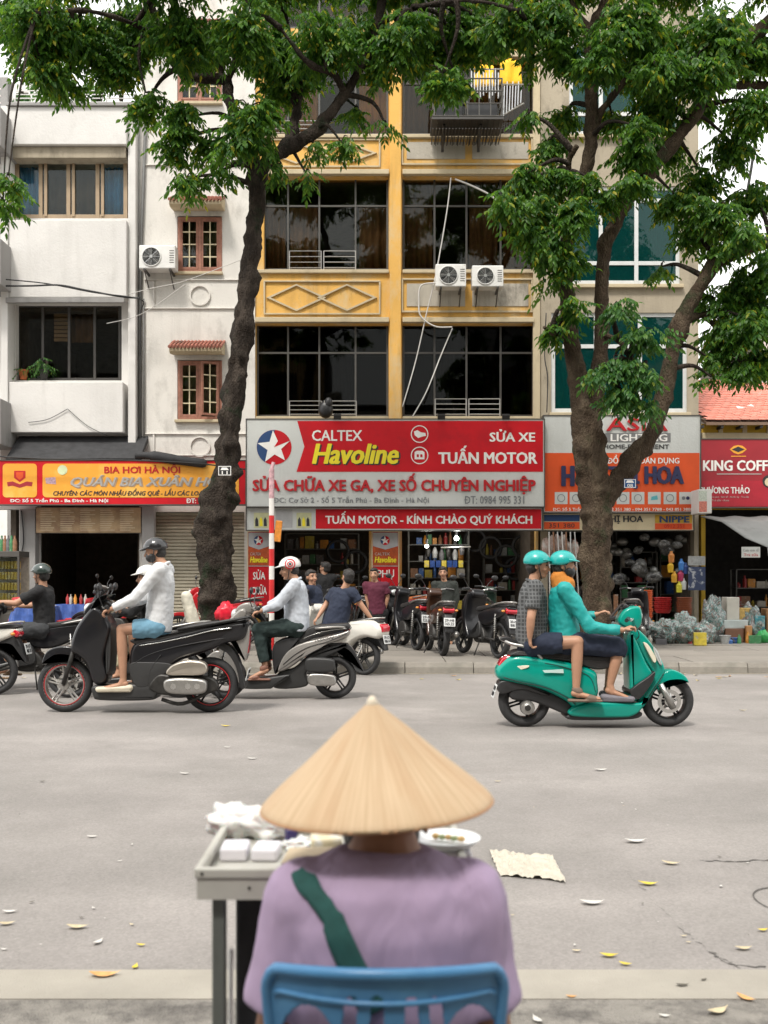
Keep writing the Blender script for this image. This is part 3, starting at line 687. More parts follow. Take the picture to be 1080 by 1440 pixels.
# ---- E: beige building with teal glass
E_ = building('office_building', 'beige building with teal glass windows behind the large right-hand tree', X(757, YF), X(983, YF))
xe0, xe1 = X(760, YF), X(982, YF)
eo = [op(775, 966, 440, 580), op(800, 956, 262, 400), op(800, 956, 60, 190), op(770, 976, 745, 912)]
wallmesh(xe0, xe1, 0, Z(-90, YF), YF-.02, YF+.28, eo).build('wall', M['beige'], E_)
interior(E_, xe0+.02, xe1-.02, [0.1, Z(610, YF), Z(420, YF), Z(225, YF), Z(30, YF)], YF+.29, 28)
window(E_, 775, 966, 440, 580, YF+.02, (838, 900), (487,), 'walu', 'gteal', .09)
window(E_, 800, 956, 262, 400, YF+.02, (845, 895), (282, 370), 'walu', 'gteal', .09)
window(E_, 800, 956, 60, 190, YF+.02, (845, 895), (82, 160), 'walu', 'gteal', .09)
curtain(E_, 778, 800, 450, 578, YF+.5, pm('teal_curtain', (.12, .45, .42), .8, var=.2), 3); curtain(E_, 915, 950, 290, 368, YF+.8, MATS['teal_curtain'], 4)
mb = MB()
for (a, b_, py) in ((772, 970, 583), (797, 960, 403), (797, 960, 193)): mb.box(X(a, YF), X(b_, YF), YF-.12, YF-.022, Z(py+3, YF), Z(py-2, YF))
mb.each('sill', M['trim'], E_, bevel=.01)

# ---- F: low house with red tiled roof (coffee shop)
yf2 = 23.2
F_ = building('tiled_house', 'low yellow house with pink-red tiled roof above the dark red coffee sign', X(984, yf2), X(1300, yf2), yf2)
wallmesh(X(983, yf2)+.05, X(1330, yf2), 0, Z(596, yf2), yf2, yf2+.25, [op(992, 1320, 716, 930, yf2)]).build('wall', M['fyel'], F_)
mb = MB(); mb.box(X(983, yf2)+.05, X(1330, yf2), yf2-.06, yf2-.002, Z(618, yf2), Z(609, yf2)); mb.build('band', M['cream'], F_, bevel=.01)
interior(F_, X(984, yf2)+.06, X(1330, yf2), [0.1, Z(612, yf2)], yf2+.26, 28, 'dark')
# roof: sloped field of rows of tiles
mb = MB(); zr0 = Z(592, 22.9); y0r, y1r = 22.85, 28.0; zr1 = Z(533, 28.0); rows_ = 24; xl, xr = X(984, yf2)+.04, X(1400, yf2)
def ridge(x): return 1.0-max(0, (x-xl-.3))*0.055
for r_ in range(rows_):
    t0, t1 = r_/rows_, (r_+1.25)/rows_
    for i in range(int((xr-xl)/.2)):
        x = xl+i*.2+(r_ % 2)*.1
        if t0 > ridge(x): continue
        a = .018+random.uniform(-.005, .005)
        ya, yb = y0r+(y1r-y0r)*t0, y0r+(y1r-y0r)*t1; za, zb = zr0+(zr1-zr0)*t0+a+.028, zr0+(zr1-zr0)*t1+a
        mb.add([(x, ya, za), (x+.19, ya, za), (x+.19, yb, zb), (x, yb, zb), (x, ya, za-.025), (x+.19, ya, za-.025)], [(0, 1, 2, 3), (4, 5, 1, 0)])
o = mb.build('roof_tile', M['rtile'], F_, fix=False); o['kind'] = 'stuff'
mb = MB(); mb.add([(xl, y0r, zr0-.03), (xr, y0r, zr0-.03), (xr, y1r, zr1-1.5), (xl, y1r, zr1-.03), (xl, y0r, zr0-.1), (xr, y0r, zr0-.1), (xr, y1r, zr1-1.6), (xl, y1r, zr1-.1)], [(0, 1, 2, 3), (7, 6, 5, 4), (0, 4, 5, 1), (0, 3, 7, 4)])
mb.build('roof', pm('roof_underside', (.2, .13, .09), .9), F_)
mb = MB()
for i in range(9): x = X(986, 22.9)+i*.45; mb.box(x, x+.06, 22.87, 23.2, zr0-.16, zr0-.1)
mb.each('rafter', M['dark'], F_)
for i in range(4): mb = MB(); x = X(1010+i*34, yf2); mb.box(x, x+.1, yf2-.03, yf2-.001, Z(609, yf2), Z(597, yf2)); mb.build('post_stub', M['cream'], F_)
# rooftop plastic bits
mb = MB(); mb.obox((X(1048, 24.2), 24.0, Z(578, 24)), (.5, .4, .06), rx=.5, ry=.1); mb.obox((X(1052, 24.2), 24.3, Z(570, 24)), (.3, .2, .05), rx=.4, ry=-.2); tag(mb.build('roof_scrap', M['whitep'], None), 'pale scrap of sheeting lying on the pink tiled roof', 'scrap')
# far pale buildings beyond
def faroff(lb, px0, px1, py0, Y, mat, wins):
    b = building('distant_building', lb, X(px0, Y), X(px1, Y), Y)
    ops_ = [op(*w_, Y) for w_ in wins]
    wallmesh(X(px0, Y), X(px1, Y), 0, Z(py0, Y), Y, Y+.3, ops_).build('wall', mat, b)
    for w_ in wins: window(b, *w_, Y+.1, ((w_[0]+w_[1])/2,), (), 'alu', 'gdark', .1)
    mb = MB(); mb.box(X(px0, Y), X(px1, Y), Y+.6, Y+8, 0, Z(py0, Y)-.02); mb.build('rear_block', M['dint'], b); return b
faroff('pale pink distant building beyond the tiled roof', 1062, 1180, 468, 46, pm('far_pink', (.62, .52, .48), .9), [(1070, 1080, 500, 525), (1090, 1100, 500, 525)])
faroff('distant white building glimpsed above the left roof railing', -40, 60, 118, 50, M['white'], [(2, 14, 130, 150), (28, 40, 130, 150)])
# ================================================================ signs
def board(name, label, px0, px1, py0, py1, Y, mat, dep=.18, cat='sign', frame='alu', group=None):
    t = athing(name, label, cat, (X((px0+px1)/2, Y), Y+dep, Z(py1, Y)), group)
    mb = MB(); mb.box(X(px0, Y), X(px1, Y), Y, Y+dep, Z(py1, Y), Z(py0, Y)); mb.build('board', M[mat], t)
    if frame:
        mb = MB(); x0, x1, z0, z1 = X(px0, Y), X(px1, Y), Z(py1, Y), Z(py0, Y); h = .022
        mb.box(x0-h, x1+h, Y-.015, Y+dep, z1+.001, z1+h); mb.box(x0-h, x1+h, Y-.015, Y+dep, z0-h, z0-.001); mb.box(x0-h, x0-.001, Y-.015, Y+dep, z0, z1); mb.box(x1+.001, x1+h, Y-.015, Y+dep, z0, z1)
        mb.build('frame', M[frame], t)
    return t
def poly(par, pts, Y, mat, name='panel', d=.004, ext=.003):
    mb = MB(); mb.prism([(X(a, Y), Z(b, Y)) for a, b in pts], Y-d-ext, Y-d, axis='Y'); return mb.build(name, M[mat] if isinstance(mat, str) else mat, par)
def disc(cx, cy, r, n=32, a0=0, a1=360): return [(cx+r*math.cos(R(a0+(a1-a0)*i/n)), cy-r*math.sin(R(a0+(a1-a0)*i/n))) for i in range(n+(a1-a0 < 360))]
def rrect(x0, x1, y0, y1, r, notch=False):
    out = []
    for cx, cy, a in ((x1-r, y0+r, 0), (x0+r, y0+r, 90), (x0+r, y1-r, 180), (x1-r, y1-r, 270)):
        for k in range(5):
            t = R(a+k*22.5); out.append((cx+r*math.cos(t), cy-r*math.sin(t)))
    return out
def ring(par, cx, cy, r, wd, Y, mat, name='ring', d=.008):
    mb = MB(); mb.lathe([(X(cx+r, Y)-X(cx, Y), -.002), (X(cx+r-wd, Y)-X(cx, Y), -.002), (X(cx+r-wd, Y)-X(cx, Y), .002), (X(cx+r, Y)-X(cx, Y), .002)], 32, (X(cx, Y), Y-d, Z(cy, Y)), 'Y', closed=True)
    return mb.build(name, M[mat], par)
def star(cx, cy, r, rot=0, ri=.42):
    return [(cx+(r if i % 2 == 0 else r*ri)*math.sin(R(rot+i*36)), cy-(r if i % 2 == 0 else r*ri)*math.cos(R(rot+i*36))) for i in range(10)]
def starmark(par, cx, cy, r, Y):
    poly(par, disc(cx, cy, r, 32), Y, 'red', 'emblem', .004)
    poly(par, disc(cx, cy, r*.995, 20, 88, 238)+[(cx-r*.1, cy+r*.15)], Y, 'navy', 'emblem_half', .008)
    poly(par, star(cx, cy, r*.98, -4), Y, 'inkw', 'emblem_star', .0125) if False else None
    mb = MB(); Y_ = Y-.0125; mb.prism([(X(a, Y_), Z(b, Y_)) for a, b in star(cx, cy, r*.98, -4)], Y_-.003, Y_, axis='Y'); mb.build('emblem_star', M['inkw'], par)
    a = star(cx, cy, r*.98, -4); poly(par, [(cx, cy), a[1], (a[2][0]*.96+cx*.04, a[2][1]*.97+cy*.03)], Y, 'red', 'emblem_facet', .017)
# --- motor shop main sign
Y = 21.7
S = board('shop_sign', 'large white and red motor repair shop sign with red star emblem', 347, 765, 590, 712, Y, 'signw', .28)
poly(S, [(418, 592), (763.5, 592), (763.5, 663.5), (417, 663.5), (428, 628)], Y, 'red', 'red_panel')
starmark(S, 385.5, 629, 24.5, Y)
ptext('CALTEX', 439, 509, 605, 620, Y-.009, M['inkw'], S, bold=.012)
ptext('Havoline', 441.6, 561.5, 626, 653.5, Y-.009, M['inkk'], S, bold=.03, shear=.25, ext=.003)
ptext('Havoline', 440, 559.5, 624.5, 652, Y-.014, M['inky'], S, bold=.022, shear=.25)
ptext('SỬA XE', 689, 752, 604, 621, Y-.009, M['inkw'], S, bold=.022)
ptext('TUẤN MOTOR', 617, 755, 627, 652, Y-.009, M['inkw'], S, bold=.022)
ptext('SỬA CHỮA XE GA, XE SỐ CHUYÊN NGHIỆP', 356, 752.5, 666, 695, Y-.006, M['inkr'], S, bold=.022, ext=.03)
ptext('ĐC: Cơ Sở 2 - Số 5 Trần Phú - Ba Đình - Hà Nội', 385, 603, 697.5, 709, Y-.005, M['inkg'], S, bold=.004)
ptext('ĐT: 0984 995 331', 654, 737, 697.5, 708.5, Y-.005, M['inkg'], S, bold=.006)
for cy in (610.5, 640.5): ring(S, 590, cy, 12.3, 1.3, Y, 'inkw', 'icon_ring', .011)
poly(S, [(582, 607), (587, 605), (592, 608), (598, 609), (599, 613), (594, 614), (588, 616), (583, 612)], Y, 'inkw', 'icon', .009)
poly(S, [(583, 636), (586, 634), (594, 634), (597, 636), (597, 646), (583, 646)], Y, 'inkw', 'icon', .009)
poly(S, [(586, 639), (589, 639), (589, 643), (586, 643)], Y, 'red', 'icon', .0135); poly(S, [(591, 639), (594, 639), (594, 643), (591, 643)], Y, 'red', 'icon', .0135)
for px in (475, 620, 710):     # small floodlights on the top edge
    mb = MB(); mb.obox((X(px, Y), Y-.18, Z(588, Y)), (.16, .1, .1), rx=.5); mb.tube([(X(px, Y), Y-.15, Z(587, Y)), (X(px, Y), Y+.1, Z(590, Y)+.02)], .015, 6)
    tag(mb.build('floodlight', M['black']), {475: 'small black floodlight on the sign edge below the left dark window', 620: 'small black floodlight at the middle of the red sign top', 710: 'small black floodlight toward the right end of the red sign top'}[px], 'floodlight')
Y = 21.85
S = board('shop_sign', 'narrow red greeting sign hanging under the motor repair sign', 347, 762, 714.5, 745, Y, 'signw', .15)
poly(S, [(444, 716), (761, 716), (761, 743.5), (444, 743.5)], Y, 'red', 'red_panel')
ptext('TUẤN MOTOR - KÍNH CHÀO QUÝ KHÁCH', 458, 748, 719, 738.5, Y-.009, M['inkw'], S, bold=.02)
for a in (357, 417):
    poly(S, [(a, 721), (a+21, 721), (a+21, 742.5), (a, 742.5)], Y, pm('pale_yellow_print', (.55, .55, .32), .5), 'poster', .004)
    for k, c_ in enumerate(('inkk', 'inky', 'inkk')):
        poly(S, [(a+2+k*6, 740), (a+2+k*6, 731), (a+4+k*6, 727), (a+6+k*6, 731), (a+6.5+k*6, 740)], Y, c_, 'printed_bottle', .008)
poly(S, [(388, 717), (411, 717), (411, 742), (388, 742)], Y, pm('grey_print', (.4, .4, .4), .5), 'poster', .004)
# --- beer restaurant sign
Y = 21.75
S = board('shop_sign', 'long yellow and red beer restaurant sign with crest and silver lettering', -20, 345, 648, 709, Y, 'red', .2)
poly(S, rrect(4, 52, 652, 699.5, 5), Y, 'syel', 'yellow_panel'); poly(S, rrect(60, 336, 652, 699.5, 6), Y, 'syel', 'yellow_panel')
poly(S, [(20, 662), (36, 662), (36, 672), (28, 678), (20, 672)], Y, 'inkr', 'crest', .008); poly(S, [(23, 664), (33, 664), (33, 671), (28, 675), (23, 671)], Y, 'orange', 'crest_field', .0125)
poly(S, [(10, 678), (18, 677), (28, 681), (38, 677), (46, 678), (45, 684), (38, 683), (28, 686), (18, 683), (11, 684)], Y, 'red2', 'crest_ribbon', .008)
for k in range(2): poly(S, disc(88, 661+k*2, 7-k*2, 12), Y, pm('pale_green_print', (.6, .68, .42), .5), 'lotus_print', .008+k*.004)
poly(S, [(64, 672), (78, 671), (79, 681), (65, 680)], Y, pm('dish_print', (.45, .3, .35), .5, var=.4, scale=30), 'dish_print', .008)
ptext('BIA HƠI HÀ NỘI', 147, 253, 653, 668, Y-.009, M['inkr'], S, bold=.02)
ptext('QUÁN BIA XUÂN HOÀ', 101, 323, 668.5, 686.5, Y-.009, pm('lettering_outline', (.42, .30, .20), .5), S, bold=.035, shear=.3, ext=.003)
ptext('QUÁN BIA XUÂN HOÀ', 99.5, 321, 668, 685.5, Y-.0135, M['inks'], S, bold=.012, shear=.3)
ptext('CHUYÊN: CÁC MÓN NHẬU ĐỒNG QUÊ - LẨU CÁC LOẠI THEO MÙA', 75, 331, 687, 698.5, Y-.009, M['inkk'], S, bold=.016, shear=.25)
ptext('ĐC: Số 5 Trần Phú - Ba Đình - Hà Nội', 15, 152, 700.5, 707.5, Y-.005, M['inkw'], S, bold=.02)
ptext('ĐT: 0984 995 331', 263, 325, 701, 707.5, Y-.005, M['inkw'], S, bold=.02)
# menu banner under it: three columns of printed lines
Y = 22.3
S = board('menu_banner', 'brown printed menu banner over the dark restaurant entrance', 50, 199, 713, 750, Y, 'dint', .03, 'banner', None)
mb_ = pm('menu_tan', (.42, .29, .16), .6, var=.3, scale=3, col2=(.25, .14, .08), patch=2)
poly(S, [(51, 714), (198, 714), (198, 749), (51, 749)], Y, mb_, 'printed_sheet')
mb = MB()
for c_ in range(5):
    for r_ in range(10):
        a = 57+c_*28; l_ = random.uniform(13, 22); py = 717+r_*3.1; mb.box(X(a, Y), X(a+l_, Y), Y-.011, Y-.008, Z(py+1.1, Y), Z(py, Y))
o = mb.build('menu_line', plain('menu_cream', (.6, .5, .34), .6), S); o['kind'] = 'stuff'
# --- lighting shop sign
Y = 21.85
S = board('shop_sign', 'white over orange household electrics shop sign behind the big forked tree', 765, 984.5, 585, 720, Y, 'signw', .25)
poly(S, [(766, 637), (983.5, 637), (983.5, 719), (766, 719)], Y, 'orange', 'orange_panel')
ptext('ASIA', 853, 938, 588.5, 606, Y-.005, M['inkr'], S, bold=.015, ext=.03)
poly(S, [(851, 609), (943, 609), (943, 622), (851, 622)], Y, pm('mid_grey_print', (.2, .2, .2), .5), 'grey_bar')
ptext('LIGHTING', 859, 938, 610.5, 620.5, Y-.009, M['inkw'], S, bold=.02)
ptext('HOME-EQUIPMENT', 849, 941, 625, 632.5, Y-.005, M['inkk'], S, bold=.01)
ptext('ĐỒ ĐIỆN DÂN DỤNG', 855, 955, 639.5, 654, Y-.009, M['inkw'], S, bold=.015)
ptext('H', 791, 806, 656, 683, Y-.009, M['inkn'], S, bold=.03, ext=.03)
ptext('THỊ HOA', 856, 960, 655, 687, Y-.009, M['inkn'], S, bold=.03, ext=.03)
for a in (780, 801, 845, 867, 888, 911, 933, 955):
    poly(S, [(a, 692), (a+18, 692), (a+18, 709), (a, 709)], Y, 'signw', 'icon_box', .008)
    c_ = (a+9, 700.5); k = int(a) % 3
    if k == 0: ring(S, *c_, 5.5, 1, Y, 'inkg', 'icon', .0135)
    elif k == 1: poly(S, disc(c_[0]-3, c_[1], 2.6, 12), Y, 'inkg', 'icon', .0125); poly(S, disc(c_[0]+3, c_[1], 2.6, 12), Y, 'inkn', 'icon', .0125)
    else: poly(S, [(c_[0]-5, c_[1]+3), (c_[0]-4, c_[1]-2), (c_[0]+4, c_[1]-4), (c_[0]+5, c_[1]+2)], Y, plain('teal_ink', (.1, .4, .45), .5), 'icon', .0125)
ptext('ĐC: Số 5 Trần Phú - ĐT: 0912 351 380 - 094 351 7788 - 043 851 3888', 778, 974, 713, 718.3, Y-.009, M['inkw'], S, bold=.01)
Y = 22.0
S = board('shop_sign', 'thin cream and orange shop sign below the orange one, partly behind trunk', 764, 975, 722.5, 745.5, Y, pm('cream_board', (.5, .45, .34), .5) and 'cream', .1, frame='dalu')
poly(S, [(765, 734), (815, 734), (815, 744), (765, 744)], Y, 'orange', 'orange_panel'); poly(S, [(765, 724), (815, 724), (815, 733), (765, 733)], Y, 'navy', 'navy_panel')
poly(S, [(921, 736), (973, 736), (973, 744.5), (921, 744.5)], Y, 'orange', 'orange_panel'); poly(S, [(921, 724), (973, 724), (973, 735.5), (921, 735.5)], Y, pm('ochre_print', (.55, .33, .03), .5), 'ochre_panel')
ptext('THỊ HOA', 850, 904, 725, 736.5, Y-.005, M['inkk'], S, bold=.025)
ptext('NIPPE', 928, 969, 726, 734.5, Y-.009, M['navy'], S, bold=.03); ptext('0912 351', 934, 962, 737.5, 742.5, Y-.009, M['inkr'], S)
ptext('351 380', 772, 808, 736, 742, Y-.009, M['inkk'], S)
# little box sign with two faces
Y = 21.2
bx = athing('box_sign', 'small white projecting box sign at the left end of the coffee sign', 'sign', (X(990, Y), 21.4, Z(722, Y)))
mb = MB(); mb.box(X(982, Y), X(1001, Y), Y, Y+.5, Z(722, Y), Z(688, Y)); mb.build('case', M['whitep'], bx, bevel=.01)
poly(bx, [(983, 705), (994, 705), (994, 720), (983, 720)], Y, pm('pink_print', (.6, .2, .15), .5, var=.4, scale=30), 'print', .002); poly(bx, [(983, 690), (994, 690), (994, 704), (983, 704)], Y, pm('pale_print', (.55, .6, .52), .5, var=.3, scale=30), 'print', .002)
# --- coffee sign
Y = 22.6
S = board('shop_sign', 'dark red coffee house sign with pale lettering at the right edge', 986, 1240, 618, 713, Y, 'red2', .2, frame='alu')
poly(S, [(987, 676), (1150, 676), (1150, 712), (987, 712)], Y, pm('crimson_print', (.40, .012, .028), .5), 'lower_panel')
ptext('KING COFFEE', 989, 1097, 647.5, 662, Y-.005, M['inkw'], S, bold=.02)
ptext('PHƯƠNG THẢO', 985, 1054, 682, 694, Y-.009, M['inkw'], S, bold=.015)
ptext('Cà phê - Sinh tố - Nước ép - Trà sữa', 1001, 1053, 697, 700.5, Y-.009, M['inks'], S); ptext('Trà sữa - Kem', 1001, 1025, 702, 705, Y-.009, M['inks'], S)
poly(S, [(1008, 666), (1071, 666), (1071, 667.2), (1008, 667.2)], Y, 'inks', 'rule')
poly(S, [(1026, 632), (1032, 627), (1038, 626), (1044, 627), (1050, 632), (1044, 637), (1038, 639), (1032, 637)], Y, 'syel', 'crest'); poly(S, [(1029, 632), (1038, 628), (1047, 632), (1038, 636)], Y, 'inkk', 'crest_field', .008)
poly(S, [(1028, 641), (1049, 641), (1049, 642.3), (1028, 642.3)], Y, 'syel', 'rule')
poly(S, disc(1081, 677, 9, 20), Y, 'dark', 'cup_print', .008); poly(S, disc(1081, 678, 6, 20), Y, 'cream', 'cup_print', .0125)
# awning under it
mb = MB(); n = 40; x0, x1 = X(985, 22.5), X(1260, 22.5); vs_ = []
prof = [(22.5, Z(727, 22.5)), (21.9, Z(735, 21.9)), (21.2, Z(758, 21.2)), (20.7, Z(770, 20.7)), (20.68, Z(782, 20.7))]
for j, (yy, zz) in enumerate(prof):
    for i in range(n+1):
        t = i/n; x = x0+(.0+.82*j/3 if j < 4 else .82)*(1-t)+(x1-x0)*t
        vs_.append((x, yy, zz+(.02*math.sin(i*2.2) if j == 4 else .015*math.sin(i*1.1+j))))
mb.add(vs_, [(j*(n+1)+i, j*(n+1)+i+1, (j+1)*(n+1)+i+1, (j+1)*(n+1)+i) for j in range(4) for i in range(n)])
o = mb.build('awning', pm('grey_canvas', (.27, .28, .27), .8, var=.1, scale=2, col2=(.15, .15, .14), patch=3, pth=(.55, .8)), smooth=True, fix=False); q = o.modifiers.new('s', 'SOLIDIFY'); q.thickness = .012
tag(o, 'grey canvas awning with wavy valance over the coffee house front', 'awning')
Y = 20.66
S = board('notice', 'small pale printed notice fixed on the grey awning valance', 1043, 1069, 769, 784, Y, 'signw', .012, 'notice', None)
ptext('Cafe sinh tố', 1045, 1067, 771, 775.5, Y-.003, M['inkg'], S, ext=.001); ptext('Trà sữa', 1046, 1066, 778, 782, Y-.003, M['inkr'], S, ext=.001)
# --- tall banners on the motor shop piers
Y = 22.2
for (a, b_, t1, t2, lb) in ((349, 379, 'SỬA', 'CHỮA', 'tall red repair banner on the left pier of the motor shop'), (524, 560, 'PHỤ', 'TÙNG', 'tall red spare parts banner on the middle pier of the motor shop')):
    S = board('banner', lb, a, b_, 748, 862, Y, 'red', .08, 'banner', 'cream')
    poly(S, [(a+.5, 749), (b_-.5, 749), (b_-.5, 768), ((a+b_)/2, 773), (a+.5, 768)], Y, pm('greyish_print', (.42, .42, .43), .5), 'top_panel', .006)
    poly(S, [(a+.5, 768.5), ((a+b_)/2, 773.5), (b_-.5, 768.5), (b_-.5, 795), (a+.5, 795)], Y, pm('rust_print', (.42, .07, .012), .5, var=.3, scale=12), 'photo_panel', .006)
    starmark(S, (a+b_)/2-.5, 760, 6.5, Y-.006)
    ptext('CALTEX', a+3, b_-12, 777, 781, Y-.013, M['inks'], S); ptext('Havoline', a+3, b_-3, 783, 791, Y-.013, M['inky'], S, bold=.02, shear=.2)
    poly(S, [(a+.5, 795.5), (b_-.5, 795.5), (b_-.5, 796.5), (a+.5, 796.5)], Y, 'inks', 'rule', .009)
    ptext(t1, a+7, b_-6, 801, 815, Y-.005, M['inkw'], S, bold=.01); ptext(t2, a+5, b_-4, 822, 836, Y-.005, M['inkw'], S, bold=.01)

# ================================================================ air conditioners
def ac(label, cxp, czp, wpx, hpx, Y, fanx):
    x0, x1, z0, z1 = X(cxp-wpx/2, Y), X(cxp+wpx/2, Y), Z(czp+hpx/2, Y), Z(czp-hpx/2, Y); d = .33
    t = athing('air_conditioner', label, 'air conditioner', ((x0+x1)/2, Y+.2, z0), 'outdoor air conditioning units')
    mb = MB(); mb.box(x0, x1, Y, Y+d, z0, z1); mb.build('casing', M['whitep'], t, bevel=.02)
    r = (z1-z0)*.42; c = Vector((x0+(x1-x0)*fanx, Y-.003, (z0+z1)/2))
    mb = MB(); mb.lathe([(r, 0), (r, -.012), (r-.02, -.02), (r-.02, .0)], 28, c, 'Y', closed=True); mb.build('fan_ring', M['whitep'], t, smooth=True)
    mb = MB(); mb.lathe([(0.001, -.001), (r-.02, -.001)], 28, c, 'Y'); mb.build('fan_recess', M['dalu'], t, fix=False)
    mb = MB()
    for k in range(5):
        a = k*2*math.pi/5; pts = [c+Vector((rr*math.cos(a+rr*2), -.004-.01*rr, rr*math.sin(a+rr*2))) for rr in (.04, r*.5, r*.85)]; pb = [c+Vector((rr*math.cos(a+.55+rr*2), -.006, rr*math.sin(a+.55+rr*2))) for rr in (.04, r*.5, r*.85)]
        mb.add(pts+pb, [(0, 1, 4, 3), (1, 2, 5, 4)])
    mb.build('fan_blade', M['alu'], t, fix=False)
    mb = MB()
    for rr in np.linspace(.05, r-.03, 6): mb.lathe([(rr, 0), (rr+.004, 0), (rr+.004, -.004), (rr, -.004)], 24, c+Vector((0, -.014, 0)), 'Y', closed=True)
    for k in range(8): a = k*math.pi/4; mb.tube([c+Vector((0, -.018, 0)), c+Vector(((r-.02)*math.cos(a), -.018, (r-.02)*math.sin(a)))], .004, 4)
    mb.lathe([(.001, -.03), (.035, -.03), (.035, -.01)], 14, c, 'Y'); mb.build('fan_guard', M['steel'], t)
    mb = MB()
    for k in range(6): z = z0+(z1-z0)*(.25+k*.1); mb.box(x1-.13, x1-.03, Y-.006, Y, z, z+.012)
    mb.build('vent_slot', M['alu'], t)
    mb = MB()
    for x in (x0+.12, x1-.12): mb.box(x-.02, x+.02, Y-.02, Y+.5, z0-.05, z0-.005); mb.tube([(x, Y, z0-.04), (x, Y+.45, z0-.33)], .014, 5)
    mb.each('bracket', M['dalu'], t)
ac('white air conditioner unit beside the upper timber window of the narrow white building', 221, 361, 51, 33, 22.1, .34)
ac('left of the two air conditioner units on the ochre balcony panel', 634, 387, 43, 32, 22.1, .42)
ac('right of the two air conditioner units on the ochre balcony panel', 686, 388, 44, 30, 22.1, .42)
mb = MB(); mb.box(X(197, 22.1), X(244, 22.1), 22.1, 22.55, Z(396, 22.1), Z(380, 22.1)); 
# cables and ropes
Yc = 22.35
cable('rope', 'white rope hanging down from the ochre balcony panel to the sign', [PT(634, 250, Yc), PT(628, 300, Yc), PT(613, 385, Yc), PT(600, 440, Yc), PT(584, 510, Yc), PT(566, 572, 22)], .014, M['wwire'])
cable('rope', 'white rope slanting from the right dark window to the sign top', [PT(636, 462, Yc), PT(620, 500, Yc), PT(600, 550, 22), PT(580, 586, 21.8)], .014, M['wwire'])
cable('hose', 'pale drain hose looping below the left air conditioner', [PT(612, 398, 22.3), PT(592, 402, 22.3), PT(589, 425, 22.3), PT(592, 445, 22.3), PT(612, 459, 22.3), PT(636, 460, 22.3)], .018, M['wwire'])
cable('cable', 'pale cable arching across the upper right dark window', [PT(640, 252, Yc), PT(665, 262, Yc), PT(690, 275, Yc), PT(708, 292, Yc)], .02, M['wwire'])
cable('cable', 'black cable sagging across the left white facade under the upper window', [PT(-30, 402, 21.9), PT(40, 402, 21.9), PT(83, 401, 21.9), PT(120, 408, 21.9), PT(170, 417, 21.9), PT(197, 419, 21.9)], .02, M['wire'])
cable('cable', 'second thinner black cable below the upper left facade window', [PT(-30, 390, 21.9), PT(60, 398, 21.9), PT(130, 411, 21.9), PT(197, 421, 21.9), PT(198, 440, 22.2), PT(197, 500, 22.3)], .013, M['wire'])
cable('cable', 'thin pale cable rising from the joint pipe toward the timber window', [PT(180, 414, 22), PT(215, 405, 22), PT(260, 395, 22), PT(340, 365, 22)], .008, M['wwire'])
cable('cable', 'thin pale cable above the lower timber window hood', [PT(150, 455, 22), PT(200, 441, 22), PT(260, 400, 22)], .007, M['wwire'])
cable('cable', 'long thin cable running down the beige corner left of the teal windows', [PT(768, 440, 22.4), PT(766, 500, 22.4), PT(770, 530, 22.4), PT(769, 580, 22.4)], .012, M['wire'])
cable('cable', 'thin dark pole-like cable crossing the sky at the upper right', [PT(1062, 200, 20), PT(1056, 240, 20), PT(1049, 280, 20)], .028, M['wire'])
for k, (a, b_) in enumerate((((95, 575), (40, 594)), ((95, 575), (150, 612)))):
    cable('cable', ['thin wire drooping left across the lower white bay panel', 'thin wire drooping right across the lower white bay panel'][k], [PT(*a, 22.17), PT((a[0]+b_[0])/2, (a[1]+b_[1])/2+5, 22.17), PT(*b_, 22.17)], .007, M['wire'])
# dark bundle above the sign's left window (folded cloth) and flag pole barrier
mb = MB(); mb.sph(PT(458, 576, 22.3), (.17, .12, .2), 10, 7); mb.sph(PT(462, 566, 22.25), (.09, .08, .12), 8, 6); tag(mb.build('dark_bundle', M['black'], smooth=True), 'dark bundle sitting on the left low railing above the sign', 'bundle')
Yp = 15.0
pole = athing('barrier_pole', 'red and white striped pole standing at the kerb by the grey shirted rider', 'pole', (X(382, Yp), Yp, GZ))
zs = [GZ, Z(880, Yp), Z(862, Yp), Z(815, Yp), Z(796, Yp), Z(772, Yp), Z(750, Yp), Z(725, Yp), Z(701, Yp), Z(660, Yp), Z(650, Yp)]
for i in range(len(zs)-1):
    c_ = ['inkr', 'inkw'][i % 2] if i < 8 else 'pinks'
    m_ = pm('faded_pink_tape', (.5, .3, .32), .6, var=.4, scale=20) if c_ == 'pinks' else (pm('barrier_red', (.55, .02, .02), .5, var=.15) if c_ == 'inkr' else pm('barrier_white', (.68, .66, .62), .5, var=.1))
    mb = MB(); mb.tube([(X(382, Yp), Yp, zs[i]+.001), (X(382, Yp)+(.03 if i > 8 else 0), Yp, zs[i+1])], .04 if i < 9 else .028, 12); mb.build('band', m_, pole, smooth=False, angle=40)
mb = MB(); mb.obox((X(391, Yp), Yp+.02, Z(747, Yp)), (.10, .05, .32), ry=.1); tag(mb.build('amber_tag', pm('amber_tag', (.6, .22, .03), .5, var=.3, scale=20), bevel=.01), 'worn amber plastic tag tied to the striped pole', 'tag')
